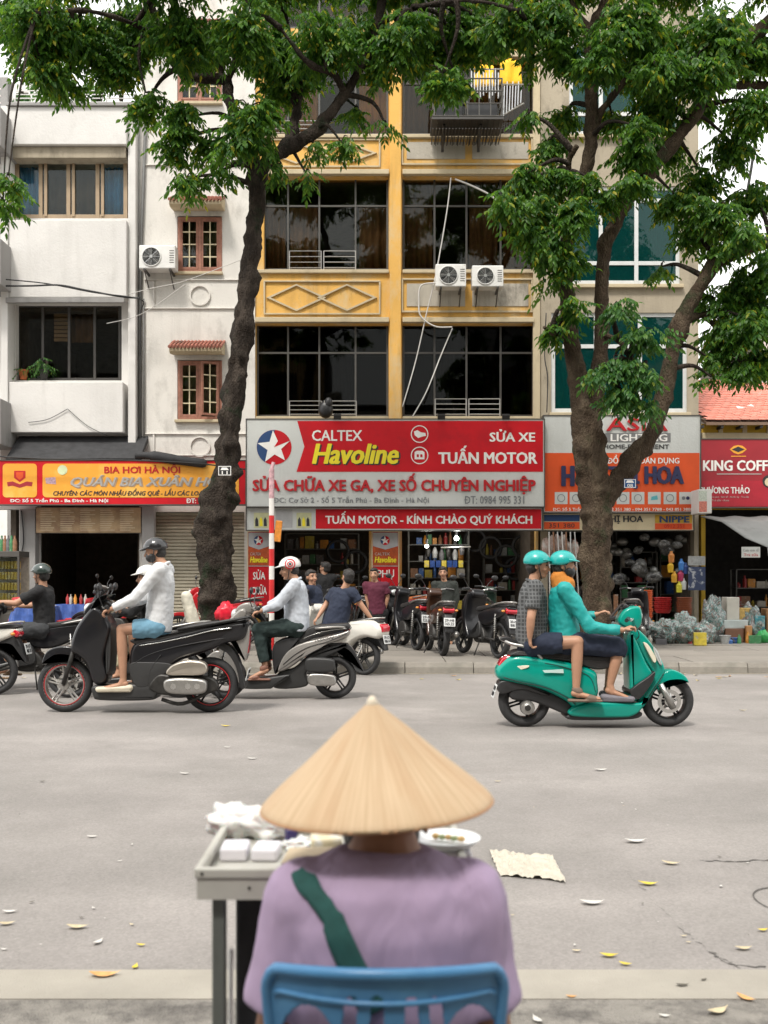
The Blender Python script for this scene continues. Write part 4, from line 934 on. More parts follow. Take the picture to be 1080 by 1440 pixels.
# ================================================================ trees
def bark_mat(name, c, c2, c3):
    m = pm(name, c, .92, var=.3, scale=9, col2=c2, patch=5, pth=(.48, .62), stretch=(1, 1, .55)); t = m.node_tree; b = t.nodes['Principled BSDF']; l = t.links
    src = b.inputs['Base Color'].links[0].from_socket; tc = nd(t, 'ShaderNodeTexCoord')
    n = nd(t, 'ShaderNodeTexNoise'); n.inputs['Scale'].default_value = 2.1; n.inputs['Detail'].default_value = 8; n.inputs['Roughness'].default_value = .7; l.new(tc.outputs['Object'], n.inputs[0])
    r = nd(t, 'ShaderNodeMapRange'); r.inputs['From Min'].default_value = .55; r.inputs['From Max'].default_value = .68; l.new(n.outputs['Fac'], r.inputs['Value'])
    x = nd(t, 'ShaderNodeMix', data_type='RGBA'); l.new(r.outputs[0], x.inputs[0]); l.new(src, x.inputs[6]); x.inputs[7].default_value = (*c3, 1); l.new(x.outputs[2], b.inputs['Base Color'])
    mp = nd(t, 'ShaderNodeMapping'); mp.inputs['Scale'].default_value = (1, 1, .35); l.new(tc.outputs['Object'], mp.inputs[0])
    v = nd(t, 'ShaderNodeTexVoronoi', feature='DISTANCE_TO_EDGE'); v.inputs['Scale'].default_value = 26; v.inputs['Randomness'].default_value = 1; l.new(mp.outputs[0], v.inputs['Vector'])
    n2 = nd(t, 'ShaderNodeTexNoise'); n2.inputs['Scale'].default_value = 40; n2.inputs['Detail'].default_value = 6; l.new(tc.outputs['Object'], n2.inputs[0])
    ad = nd(t, 'ShaderNodeMath', operation='ADD'); mu = nd(t, 'ShaderNodeMath', operation='MULTIPLY'); mu.inputs[1].default_value = 1.6; l.new(v.outputs['Distance'], mu.inputs[0]); l.new(mu.outputs[0], ad.inputs[0]); l.new(n2.outputs['Fac'], ad.inputs[1])
    bu = nd(t, 'ShaderNodeBump'); bu.inputs['Strength'].default_value = .9; bu.inputs['Distance'].default_value = .03; l.new(ad.outputs[0], bu.inputs['Height']); l.new(bu.outputs[0], b.inputs['Normal'])
    b.inputs['Specular IOR Level'].default_value = .2; return m
BARK1 = bark_mat('dark_bark', (.030, .023, .018), (.06, .047, .037), (.018, .03, .014))
BARK2 = bark_mat('brown_bark', (.060, .042, .028), (.10, .075, .05), (.035, .042, .02))
def leaf_mat(name, c0, c1, c2, tr=.45):
    m = bpy.data.materials.new(name); m.use_nodes = True; t = m.node_tree; t.nodes.clear(); l = t.links
    g = nd(t, 'ShaderNodeNewGeometry'); r = nd(t, 'ShaderNodeValToRGB'); e = r.color_ramp.elements
    e[0].position = 0; e[0].color = (*c0, 1); e[1].position = .93; e[1].color = (*c1, 1); q = e.new(1); q.color = (*c2, 1); r.color_ramp.interpolation = 'LINEAR'
    l.new(g.outputs['Random Per Island'], r.inputs[0])
    d = nd(t, 'ShaderNodeBsdfPrincipled'); d.inputs['Roughness'].default_value = .45; d.inputs['Specular IOR Level'].default_value = .35; l.new(r.outputs[0], d.inputs['Base Color'])
    tl = nd(t, 'ShaderNodeBsdfTranslucent'); h = nd(t, 'ShaderNodeHueSaturation'); h.inputs['Hue'].default_value = .485; h.inputs['Value'].default_value = 1.7; h.inputs['Saturation'].default_value = 1.05; l.new(r.outputs[0], h.inputs['Color']); l.new(h.outputs[0], tl.inputs[0])
    mx_ = nd(t, 'ShaderNodeMixShader'); mx_.inputs[0].default_value = tr; l.new(d.outputs[0], mx_.inputs[1]); l.new(tl.outputs[0], mx_.inputs[2])
    o = nd(t, 'ShaderNodeOutputMaterial'); l.new(mx_.outputs[0], o.inputs[0]); MATS[name] = m; return m
LEAF = leaf_mat('street_tree_leaf', (.022, .085, .016), (.10, .215, .026), (.36, .34, .03), .52)
LEAF2 = leaf_mat('young_leaf', (.03, .10, .03), (.08, .19, .035), (.2, .26, .04), .5)

def trunk_mesh(paths, Y0, name, mat, par, burls=(), sub=14, amp=.05, n=20):
    """paths: lists of (px, py, half width px, depth offset)"""
    first = None
    for pi, path in enumerate(paths):
        pts = [PT(p[0], p[1], Y0+(p[3] if len(p) > 3 else 0)) for p in path]; rad = [p[2]*.84/FP*(Y0+(p[3] if len(p) > 3 else 0)) for p in path]
        P = spl3(pts, sub); RR = []
        for i in range(len(rad)-1):
            for k in range(sub): RR.append(rad[i]+(rad[i+1]-rad[i])*k/sub)
        RR.append(rad[-1]); mb = MB(); nn = n if pi == 0 else 12
        mb.tube(P, RR, nn)
        c = [P[i//nn] for i in range(len(P)*nn)]
        for i in range(len(c)):
            v = Vector(mb.v[i]); d = (v-c[i]); ln = d.length
            if ln < 1e-5: continue
            q = noise.fractal(v*3, 1, 2, 4)*amp*.7+noise.noise(v*11)*amp*.45+noise.noise(Vector((v.x*5, v.y*5, v.z*1)))*amp*1.1+max(0, noise.noise(v*4.3+Vector((9, 0, 0)))-.12)*amp*3.2-amp*.7
            for (bx, by, br, ba) in burls:
                bp = PT(bx, by, Y0); dd = (v-bp).length; q += ba*math.exp(-(dd/br)**2)
            mb.v[i] = tuple(v+d/ln*q*min(1, ln/.2))
        o = mb.build(name if pi == 0 else 'limb', mat, par, smooth=True)
    return o
def crown(par, blobs, Y0, skel, mat, name='crown', leaf=.112, dens=1.0, seed=1):
    rs = np.random.RandomState(seed); V = []; F = []; tw = MB()
    cnt = 0
    for b in blobs:
        cx, cy, rx, ry = b[:4]; dy = b[4] if len(b) > 4 else 0; dk = b[5] if len(b) > 5 else 1
        Yb = Y0+dy; c = PT(cx, cy, Yb); s = Yb/FP; ax, az = rx*s, ry*s; ay = max(.35, (ax+az)*.5)
        nro = int(dens*dk*(rx*ry*math.pi)/78)+3
        u = rs.normal(size=(nro, 3)); u /= np.linalg.norm(u, axis=1)[:, None]; rr = rs.uniform(.15, 1, size=(nro, 1))**.5
        # clumps: pull rosettes toward a few sub-centres so gaps open between them
        sc = rs.normal(size=(max(3, nro//14), 3)); sc /= np.linalg.norm(sc, axis=1)[:, None]; sc *= rs.uniform(.3, 1, size=(len(sc), 1))
        pos = u*rr; idx = rs.randint(0, len(sc), nro); pos = pos*.46+sc[idx]*.68
        pos = pos*np.array([ax, ay, az])+np.array(c)
        # branch from the nearest skeleton point
        near = min(skel, key=lambda p: (p-c).length)
        if (near-c).length > .15:
            mid = (near+c)/2+Vector((rs.uniform(-.15, .15), rs.uniform(-.1, .1), .12)); tw.tube(spl3([near, mid, c], 5), [(.045 if (near-c).length < 1.6 else .016)*(1-i/11) + .008 for i in range(11)], 6)
        for q in sc[:10]:
            e = Vector(q*np.array([ax, ay, az])*.75)+c; tw.tube([c, (c+e)/2+Vector((0, 0, .06)), e], [.016, .012, .006], 4)
        for p in pos:
            az_ = rs.uniform(0, 6.283); dr = -rs.uniform(.15, 1.1); d = np.array([math.cos(az_)*math.cos(dr), math.sin(az_)*math.cos(dr), math.sin(dr)])
            side = np.array([-math.sin(az_), math.cos(az_), 0]); ln = rs.uniform(.2, .36); k = rs.randint(4, 7)
            for i in range(k*2+1):
                t = (i//2+1)/(k+.5); sg = 1 if i % 2 else -1; last = i == k*2
                base = p+d*ln*t+np.array([0, 0, -.05*t*t])
                out = d*1.0 if last else (side*sg*.9+d*.45+np.array([0, 0, -.35-rs.uniform(0, .5)])); out = out/np.linalg.norm(out)
                L_ = leaf*rs.uniform(.65, 1.15); nv = np.cross(out, d+rs.normal(size=3)*.35); nv /= (np.linalg.norm(nv)+1e-6); wv = np.cross(nv, out)*L_*.23
                dn = nv*L_*.05
                V += [base, base+out*L_*.4+wv+dn, base+out*L_*.45-dn*1.5, base+out*L_*.4-wv+dn, base+out*L_*.75+wv*.75-np.array([0, 0, .01]), base+out*L_*.75-wv*.75-np.array([0, 0, .01]), base+out*L_-np.array([0, 0, .03])]
                F += [(cnt, cnt+1, cnt+2), (cnt, cnt+2, cnt+3), (cnt+1, cnt+4, cnt+2), (cnt+3, cnt+2, cnt+5), (cnt+4, cnt+6, cnt+5, cnt+2)]; cnt += 7
    me = bpy.data.meshes.new(name); me.from_pydata(np.array(V).tolist(), [], F); me.materials.append(mat)
    o = link(name, me, mat, par); o['kind'] = 'stuff'
    q = tw.build('twig', BARK1, par, smooth=True, fix=False); q['kind'] = 'stuff'
    return o, cnt
def skel_of(paths, Y0):
    out = []
    for path in paths: out += spl3([PT(p[0], p[1], Y0+(p[3] if len(p) > 3 else 0)) for p in path], 4)[2:]
    return out

YT = 16.6
T1 = athing('street_tree', 'left street tree with knotted dark trunk carrying a small number plate', 'tree', (X(303, YT), YT, GZ))
tp = [
 [(303, 930, 34), (304, 900, 31), (303, 860, 27), (302, 800, 26), (303, 750, 28), (312, 700, 25), (321, 640, 21), (329, 560, 19.5), (339, 480, 18), (349, 400, 16.5), (358, 320, 15.5), (361, 262, 17), (362, 235, 16)],
 [(362, 262, 15), (375, 228, 15.5), (410, 205, 14), (440, 186, 12), (470, 155, 11), (500, 108, 9.5), (522, 62, 8.5), (536, 10, 8), (542, -60, 6.5), (550, -150, 4)],
 [(361, 262, 14), (352, 205, 12, .2), (335, 170, 10, .4), (322, 140, 10, .6), (318, 112, 10, .6), (280, 110, 11, .5), (250, 95, 11, .4), (238, 62, 9, .3), (216, 22, 8.5, .2), (205, -40, 8), (190, -120, 5)],
 [(395, 212, 10, .0), (412, 180, 10, .5), (418, 130, 11, .8), (416, 85, 9, 1.0), (400, 30, 8, 1.3), (390, -60, 6, 1.5)],
 [(486, 132, 7), (470, 105, 6, -.3), (445, 95, 6, -.5), (425, 80, 5, -.7), (395, 40, 4, -.9)],
 [(318, 118, 7, .6), (340, 60, 6, .2), (350, -20, 5, 0)],
 [(240, 70, 6, .3), (190, 35, 5, -.4), (120, 15, 4, -.9), (50, 20, 3, -1.3)],
 [(530, 35, 6), (590, 10, 5, -.5), (660, 0, 4, -1), (730, 15, 3, -1.2)],
]
trunk_mesh(tp, YT, 'trunk', BARK1, T1, burls=[(282, 735, .28, .17), (286, 700, .16, .10), (340, 745, .18, .10), (335, 700, .14, .08), (292, 800, .16, .07), (345, 560, .1, .05), (312, 590, .12, .05), (328, 655, .12, .06), (276, 775, .18, .08), (325, 830, .2, .08), (340, 540, .08, .05), (288, 850, .2, .07)], amp=.062, n=44)
bl = [(40, 25, 70, 45, -1), (110, 45, 75, 50, -.3), (60, 90, 42, 36, -.8), (100, 110, 30, 28, -.2, .8), (165, 85, 45, 42, .2), (185, 40, 60, 55, .6), (205, 130, 22, 30, -.2), (200, 155, 13, 14, 0),
      (255, 40, 60, 50, -.6), (300, 70, 55, 50, .9, .9), (262, 165, 36, 30, -.3), (245, 200, 26, 26, -.2), (290, 205, 32, 22, 0), (262, 250, 27, 18, -.2), (300, 245, 16, 10, 0, .8), (330, 190, 34, 30, -.8), (350, 150, 42, 36, -.9), (318, 232, 22, 12, -.3, .8), (390, 60, 60, 60, .5), (345, 30, 55, 50, -1), (400, 120, 40, 36, 1, .8), (370, 205, 26, 16, -.6, .7), (455, 50, 55, 50, -.4), (430, 100, 34, 34, .8, .8),
      (520, 45, 55, 45, .3), (500, 150, 18, 20, .3, .6), (480, 200, 24, 12, -.3, .9), (440, 205, 14, 10, 0, .8), (540, 90, 25, 35, .2, .8), (543, 178, 9, 8, 0), (430, 243, 10, 9, 0, .8), (395, 235, 16, 10, -.4), (585, 35, 55, 42, -.4), (650, 40, 55, 40, .2), (622, 105, 34, 28, -.6), (640, 108, 30, 16, -.2), (590, 75, 32, 26, .3), (690, 40, 46, 26, .4), (640, 60, 36, 20, .3), (555, 60, 36, 40, -.5), (610, 60, 40, 40, .6), (715, 25, 55, 36, -.7), (752, 70, 22, 22, -.2, .7),
      (12, 246, 17, 17, -2), (4, 285, 9, 16, -2), (20, 20, 30, 60, .5),
      (60, -60, 130, 60), (230, -50, 120, 60, -1), (400, -50, 120, 60, 1), (560, -60, 110, 60), (700, -60, 100, 60, .5), (300, -160, 180, 60, 0, .5), (500, -160, 180, 60, 0, .5)]
_, c1 = crown(T1, bl, YT, skel_of(tp, YT), LEAF, seed=3, dens=1.75)
YT2 = 16.4
T2 = athing('street_tree', 'big forked street tree at right in front of the orange shop sign', 'tree', (X(838, YT2), YT2, GZ))
tq = [
 [(838, 935, 34), (838, 900, 32), (838, 850, 27), (838, 780, 26), (838, 720, 27), (832, 660, 28), (826, 600, 28), (816, 560, 20), (806, 500, 16), (798, 430, 14), (795, 360, 13), (803, 310, 12.5), (818, 265, 12), (829, 220, 13), (832, 165, 12.5), (831, 100, 12), (829, 35, 12.5)],
 [(829, 610, 18), (838, 560, 16), (845, 480, 14.5), (846, 400, 13.5), (852, 345, 13), (872, 298, 13), (905, 250, 14), (945, 205, 13), (978, 160, 12), (996, 118, 12), (1030, 78, 12), (1070, 40, 11), (1130, -20, 9)],
 [(845, 705, 20), (872, 672, 19), (905, 628, 16), (925, 585, 15), (940, 520, 15), (956, 458, 15), (985, 400, 14), (1012, 368, 12), (1050, 350, 12), (1100, 335, 10), (1180, 310, 7)],
 [(829, 45, 10), (812, 22, 9), (795, -5, 9), (780, -60, 7)],
 [(829, 45, 10), (846, 15, 9), (856, -20, 9), (868, -80, 7)],
 [(834, 172, 9), (852, 148, 7), (870, 125, 6), (890, 100, 5), (930, 60, 4)],
 [(806, 300, 7), (800, 230, 6, -.3), (812, 205, 5, -.5)],
 [(998, 120, 9), (1060, 120, 7, .4), (1110, 120, 5, .6)],
 [(960, 450, 9), (1000, 440, 6, .4), (1060, 430, 5, .8)],
 [(846, 470, 6), (870, 480, 5, -.4), (900, 520, 3, -.7)],
 [(806, 480, 6), (780, 470, 4, -.4), (765, 460, 3, -.6)],
]
trunk_mesh(tq, YT2, 'trunk', BARK2, T2, burls=[(815, 590, .14, .06), (880, 470, .12, .06), (945, 560, .1, .05), (955, 470, .14, .08), (850, 690, .2, .06), (820, 700, .15, .05)], amp=.045, n=40)
br = [(850, 60, 40, 40, -.8), (975, 90, 46, 40, -.6), (920, 90, 46, 40, -.7), (1015, 70, 40, 40, -.3), (1030, 200, 40, 34, .3), (890, 175, 30, 24, -.7), (775, 25, 45, 38, -.6), (795, 75, 30, 34, -.4, .8), (890, 30, 60, 50, -.5), (890, 100, 46, 42, .5), (930, 150, 50, 40, .2), (860, 160, 30, 30, .6, .8), (885, 210, 40, 22, -.4), (950, 60, 50, 45, .3), (1010, 30, 50, 42, -.5), (1060, 60, 45, 45, .2), (1000, 130, 30, 30, 1, .7), (1060, 150, 40, 44, -.4), (940, 195, 40, 26, .9), (745, 162, 14, 13, -.4), (775, 195, 26, 26, -.3), (800, 165, 24, 26, .3, .8),
      (740, 245, 30, 22, -.6), (715, 275, 22, 26, -.7), (775, 250, 36, 26, -.4), (745, 295, 38, 30, -.6), (800, 300, 34, 34, -.7), (765, 340, 36, 30, -.5), (735, 320, 24, 20, -.6), (800, 355, 26, 24, -.4), (782, 385, 20, 18, -.3, .8), (880, 255, 42, 18, -.7), (860, 275, 26, 14, -.5), (830, 250, 18, 16, -.6),
      (985, 240, 34, 34, .4), (950, 275, 34, 26, .2), (970, 320, 26, 30, .3, .7), (1010, 290, 34, 34, -.3), (1055, 270, 36, 34, .4), (1045, 330, 36, 26, -.4), (1010, 350, 20, 24, 0, .8), (1030, 400, 40, 34, .3), (1060, 450, 36, 40, -.2), (1020, 460, 34, 38, .2), (1040, 510, 34, 24, 0), (1000, 505, 18, 20, .2, .7), (985, 420, 12, 20, .4, .7), (930, 375, 12, 14, .5, .6), (1000, 530, 14, 8, 0, .6), (1080, 380, 20, 50), (1065, 500, 34, 34, .5), (1010, 480, 30, 34, .6), (1070, 420, 30, 40, .6), (1000, 320, 30, 34, .6),
      (780, 455, 20, 22, -.4, .8), (800, 430, 22, 18, -.6, .7),
      (800, -60, 120, 60), (960, -60, 130, 60, .5), (1120, 60, 60, 90, .5), (1150, 240, 70, 80, .5), (1150, 420, 70, 90, .5), (1100, -60, 90, 60), (900, -160, 220, 60, 0, .5)]
_, c2 = crown(T2, br, YT2, skel_of(tq, YT2), LEAF, seed=5, dens=1.8)
_, c3 = crown(T2, [(870, 430, 34, 18, -.9), (895, 470, 36, 22, -.9), (865, 500, 34, 26, -.8), (905, 520, 34, 22, -1), (870, 545, 36, 22, -.9), (910, 560, 30, 18, -.8), (835, 520, 20, 24, -1, .8)], YT2, skel_of(tq, YT2), LEAF2, name='young_shoot', seed=8, leaf=.11, dens=1.2)
open('/tmp/lv','w').write(str((c1//7, c2//7, c3//7)))
# plates nailed on the trunks
def plate(lb, cxp, cyp, w_, h_, Y, mat, txt):
    t = athing('number_plate', lb, 'plate', (X(cxp, Y), Y, Z(cyp, Y)))
    mb = MB(); mb.box(X(cxp-w_/2, Y), X(cxp+w_/2, Y), Y, Y+.012, Z(cyp+h_/2, Y), Z(cyp-h_/2, Y)); mb.build('plate', mat, t, bevel=.004)
    mb = MB(); 
    for (a, b_, c, d) in ((-1, 1, -1, -.86), (-1, 1, .86, 1), (-1, -.9, -.86, .86), (.9, 1, -.86, .86)): mb.box(X(cxp+a*w_*.47, Y), X(cxp+b_*w_*.47, Y), Y-.004, Y-.001, Z(cyp+d*h_*.46, Y), Z(cyp+c*h_*.46, Y))
    mb.build('border', M['inkw'], t)
    mb = MB(); mb.prism([(X(cxp-6, Y), Z(cyp-1, Y)), (X(cxp-4, Y), Z(cyp-4.5, Y)), (X(cxp+3, Y), Z(cyp-4.5, Y)), (X(cxp+6, Y), Z(cyp-1, Y))], Y-.004, Y-.001); mb.build('car_mark', M['inkw'], t)
    ptext(txt, cxp-4, cxp+4, cyp+.5, cyp+5, Y-.002, M['inkw'], t, bold=.01, ext=.002)
plate('black number plate 11 nailed to the left trunk', 316, 662, 19, 14, 16.15, M['black'], '11')
plate('blue number plate nailed to the leaning limb of the right tree', 886, 680, 17, 13, 16.05, pm('plate_blue', (.02, .09, .25), .4), '08')
# potted plants on the roof behind the railing
for k, px in enumerate((30, 62, 88, 112, 140, 170)):
    t = athing('potted_plant', ['leftmost low potted shrub behind the roof railing', 'yellowish potted shrub behind the roof railing, second from left', 'tall bare-stemmed potted plant behind the roof railing', 'dark leafy potted plant in the middle of the roof railing', 'bright green potted plant right of the roof railing middle', 'last potted plant at the right end of the roof railing'][k], 'plant', (X(px, 23.3), 23.3, 7.1), 'plants on the left roof')
    zb = Z(147, 22.2)-.25
    mb = MB(); mb.lathe([(.13, 0), (.17, .3), (.19, .3), (.19, .34), (.16, .34)], 12, (X(px, 23.3), 23.3, zb)); mb.build('pot', M['tile'], t, smooth=False)
    mb = MB()
    for q in range(4): mb.tube([(X(px, 23.3), 23.3, zb+.3), (X(px+random.uniform(-8, 8), 23.3), 23.3+random.uniform(-.2, .2), zb+1.0+.3*(k % 3))], [.02, .01], 5)
    mb.build('stem', BARK2, t)
    crown(t, [(px, 128-(k % 3)*12, 17, 20, 23.3-YT)], YT, [PT(px, 140, 23.3)], LEAF2, name='foliage', seed=20+k, dens=1.4, leaf=.12)
# pots in the lower left window
for k, px in enumerate((33, 62)):
    t = athing('potted_plant', ['orange flower pot on the lower left window ledge', 'small leafy plant on the lower left window ledge beside the orange pot'][k], 'plant', (X(px, 22.7), 22.7, Z(534, 22.7)))
    mb = MB(); mb.lathe([(.07, 0), (.1, .18), (.115, .18), (.115, .22), (.09, .22)], 12, (X(px, 22.7), 22.7, Z(534, 22.7))); mb.build('pot', [pm('orange_pot', (.5, .13, .04), .7), M['dark']][k], t)
    crown(t, [(px, [517, 510][k], [7, 13][k], [6, 16][k], 22.7-YT)], YT, [PT(px, 525, 22.7)], LEAF2, name='foliage', seed=30+k, dens=3, leaf=.07)
# ================================================================ motorcycles
def offs(P, d):
    n = len(P); out = []
    ar = sum(P[i].x*P[(i+1) % n].y-P[(i+1) % n].x*P[i].y for i in range(n)); s = 1 if ar > 0 else -1
    for i in range(n):
        t = (P[(i+1) % n]-P[i-1]); t = t.normalized() if t.length > 1e-9 else Vector((1, 0)); out.append(P[i]+Vector((-t.y, t.x))*s*d)
    return out
def pill(o2, hw, rnd=.03, taper=None, sub=5, y0=0, mb=None, smooth_in=True):
    """rounded slab with a side outline (x,z), symmetric about y0"""
    P = spl(o2, sub) if smooth_in else [Vector(p) for p in o2]; mb = mb or MB(); n = len(P); rings = []
    ar_ = abs(sum(P[i].x*P[(i+1) % n].y-P[(i+1) % n].x*P[i].y for i in range(n)))/2; pe_ = sum((P[i]-P[i-1]).length for i in range(n))
    ins_k = min(rnd, .42*ar_/pe_)/rnd
    for th in (90, 65, 40, 18, 0): rings.append((-(hw-rnd+rnd*math.sin(R(th))), ins_k*rnd*(1-math.cos(R(th)))))
    rings += [(-a, b) for a, b in rings[::-1]]
    vs_ = []
    for y, ins in rings:
        for q in offs(P, ins): vs_.append((q.x, y0+y*(taper(q.x, q.y) if taper else 1), q.y))
    k = len(rings)
    mb.add(vs_, [(i*n+j, i*n+(j+1) % n, (i+1)*n+(j+1) % n, (i+1)*n+j) for i in range(k-1) for j in range(n)]+[tuple(range(n)), tuple(range(k*n-1, (k-1)*n-1, -1))])
    return mb
PAINT = lambda n, c, m=0, r=.28: pm(n, c, r, m, var=.06, scale=3, coat=.35, spec=.35)
P_BLACK = PAINT('gloss_black_paint', (.012, .012, .014)); P_GREY = PAINT('silver_grey_paint', (.30, .285, .265), .35, .32); P_TEAL = PAINT('teal_paint', (.0, .27, .205))
P_WHITE = PAINT('cream_white_paint', (.68, .66, .60)); P_RED = PAINT('red_paint', (.42, .015, .02)); P_BLUE = PAINT('dark_blue_paint', (.02, .03, .08)); P_ORANGE = PAINT('orange_paint', (.65, .17, .03))
SEAT = pm('black_vinyl', (.022, .021, .021), .55, var=.2, bump=.2, bscale=90); CHR = pm('chrome', (.62, .62, .60), .18, 1, var=.05); CAST = pm('cast_aluminium', (.42, .41, .39), .38, .85, var=.15, scale=15)
TAILR = pm('tail_light_red', (.55, .01, .03), .15, var=.1, coat=1); LENS = pm('lamp_lens', (.55, .57, .56), .12, .2, var=.1, coat=1); AMB = pm('amber_lens', (.7, .25, .02), .2, coat=1, var=.05)
PLATEW = pm('number_plate_white', (.66, .67, .66), .5, var=.06); DRK = pm('dark_engine_metal', (.05, .048, .045), .5, .6, var=.3, scale=20); GR2 = pm('dark_grey_plastic', (.03, .03, .03), .5, var=.1)
RIMB = pm('black_rim', (.02, .02, .02), .35, .5, var=.1)
def wheel(par, x, z, r, w_=.05, rimm=None, spokes=5, y0=0, disc=None, tyr=.075, red=False):
    rr = r-tyr; mb = MB()
    mb.lathe([(rr+.012, -w_), (rr+.012, w_), (rr-.014, w_*.8), (rr-.018, 0), (rr-.014, -w_*.8)], 36, (x, y0, z), 'Y', closed=True)
    mb.lathe([(.05, -.05), (.05, .05), (.015, .055), (.015, -.055)], 18, (x, y0, z), 'Y', closed=True)
    for k in range(spokes):
        a = 2*math.pi*k/spokes+.3
        for da in (-.10, .10):
            p0 = Vector((x+.04*math.cos(a+da*4), y0, z+.04*math.sin(a+da*4))); p1 = Vector((x+(rr-.01)*math.cos(a+da), y0, z+(rr-.01)*math.sin(a+da))); mb.tube([p0, (p0+p1)/2, p1], [.014, .010, .013], 6)
    o = mb.build('wheel', rimm or CAST, par, smooth=False, angle=40)
    mb = MB(); pr = [(rr+.004, -w_*.95), (rr+tyr*.5, -w_*1.15), (rr+tyr*.85, -w_*.85), (r, -w_*.3), (r, w_*.3), (rr+tyr*.85, w_*.85), (rr+tyr*.5, w_*1.15), (rr+.004, w_*.95)]
    mb.lathe(pr, 44, (x, y0, z), 'Y', closed=True); mb.build('tyre', M['rubber'], o, smooth=True)
    if red: mb = MB(); mb.lathe([(rr+.002, -w_*1.05), (rr-.006, -w_*1.05), (rr-.006, w_*1.05), (rr+.002, w_*1.05)], 36, (x, y0, z), 'Y', closed=True); mb.build('rim_stripe', P_RED, o)
    if disc:
        mb = MB(); yy = y0+disc*(w_+.02); mb.lathe([(.11, -.002), (.11, .002), (.075, .002), (.075, -.002)], 30, (x, yy, z), 'Y', closed=True); mb.lathe([(.045, -.006), (.045, .006), (.02, .006), (.02, -.006)], 18, (x, yy, z), 'Y', closed=True)
        for k in range(5): a = k*1.2566; mb.tube([(x+.04*math.cos(a), yy, z+.04*math.sin(a)), (x+.08*math.cos(a+.3), yy, z+.08*math.sin(a+.3))], .007, 5)
        mb.build('brake_disc', CHR, o)
    return o
def bars(par, x, z, wd=.31, grip=M['black'], mirror=True, mh=.20, col=None):
    mb = MB(); mb.tube(spl3([(x, 0, z), (x-.02, .12, z+.02), (x-.09, wd-.1, z+.03), (x-.12, wd, z+.02)], 4), .012, 8); mb.tube(spl3([(x, 0, z), (x-.02, -.12, z+.02), (x-.09, -wd+.1, z+.03), (x-.12, -wd, z+.02)], 4), .012, 8)
    mb.build('handlebar', CHR, par, smooth=True)
    for s in (1, -1):
        mb = MB(); mb.tube([(x-.075, s*(wd-.13), z+.03), (x-.125, s*(wd+.005), z+.02)], .019, 10); mb.build('grip', grip, par, smooth=True, angle=50)
        mb = MB(); mb.tube([(x-.03, s*(wd-.13), z+.03), (x-.06, s*(wd-.05), z+.02), (x-.085, s*wd, z+.015)], [.006, .006, .009], 5); mb.build('brake_lever', CAST, par)
        if mirror:
            mb = MB(); mb.tube(spl3([(x-.03, s*(wd-.14), z+.04), (x-.01, s*(wd-.10), z+mh*.6), (x-.03, s*(wd-.03), z+mh)], 4), .006, 5); mb.sph((x-.04, s*(wd), z+mh+.03), (.022, .062, .042), 12, 7); mb.build('mirror', M['black'], par, smooth=True)
def plate2(par, c, tilt, w_=.17, h=.13, txt=('29-B1', '368.52')):
    M3 = Matrix.Rotation(tilt, 3, 'Y'); mb = MB(); mb.obox(c, (.006, w_, h), M=M3); o = mb.build('licence_plate', PLATEW, par, bevel=.002, seg=1)
    for k, t in enumerate(txt):
        q = text(t, -w_*.4, w_*.4, h*(.06-k*.42), h*(.36-k*.40), 0, M['inkk'], o, bold=.02, ext=0)
        q.matrix_parent_inverse = Matrix.Identity(4)
        q.matrix_local = Matrix.Translation(Vector(c)) @ (M3.to_4x4()) @ Matrix.Translation((-.0045, 0, 0)) @ Matrix.Rotation(R(-90), 4, 'Z')
    return o
def engine(par, pts, y=0, w_=.10):
    mb = MB(); pill(pts, w_, .03, mb=mb, y0=y); return mb.build('engine', DRK, par, smooth=False, angle=40)
def shock(par, p0, p1):
    mb = MB(); a, b = Vector(p0), Vector(p1); mb.tube([a, b], .012, 6)
    k = 42; ax = (b-a).normalized(); u = ax.orthogonal().normalized(); v = ax.cross(u)
    mb.tube([a+(b-a)*(.15+.6*i/k)+(u*math.cos(i*1.05)+v*math.sin(i*1.05))*.026 for i in range(k+1)], .005, 4); mb.build('shock_absorber', P_RED if False else CAST, par, smooth=True)

# ---- A. black large-wheel scooter (photo scale 135 px per metre; traced side view)
def trace(cx0, cy0, s, d):
    return lambda cx, cy: ((cx-cx0)/s*d, (cy0-cy)/s)
def mkbike(name, label, px, py, d, yaw=0, cat='scooter', group=None):
    s = (py-HY)/CH; Yb = FP/s
    t = thing(name, label, cat, (X(px, Yb), Yb, 0), (0 if d > 0 else math.pi)+yaw, group); return t, s, Yb
bk, sA, YA = mkbike('scooter', 'glossy black large-wheeled scooter ridden by the man in a white shirt', 297, 1001, -1)
T = trace(890, 905, sA*3, -1); TT = lambda L_: [T(*p) for p in L_]
near = 1   # local +y faces the camera when the bike heads left
fx_, fz_ = T(275, 786)
wheel(bk, fx_, .285, .285, .042, CAST, 5, disc=-1, red=True); wheel(bk, T(888, 790)[0], .285, .285, .05, RIMB, 5, red=True)
pill(TT([(182, 702), (198, 655), (235, 632), (290, 626), (335, 645), (345, 690), (318, 680), (290, 668), (240, 668), (208, 690)]), .065, .028).build('front_fender', P_BLACK, bk, angle=50)
for s in (1, -1): mb = MB(); mb.tube([T(335, 600)+(0,) and (T(335, 600)[0], s*.085, T(335, 600)[1]), (T(277, 786)[0], s*.085, T(277, 786)[1])], [.028, .022], 10); mb.build('fork_leg', DRK, bk, smooth=True)
pill(TT([(312, 640), (330, 560), (368, 500), (405, 460), (440, 470), (480, 540), (470, 600), (452, 680), (465, 760), (430, 790), (398, 770), (378, 700), (345, 665)]), .17, .07, lambda x, z: .62+.38*min(1, max(0, (z-.25)/.4)) if x < 1.42 else .55).build('leg_shield', P_BLACK, bk, angle=50)
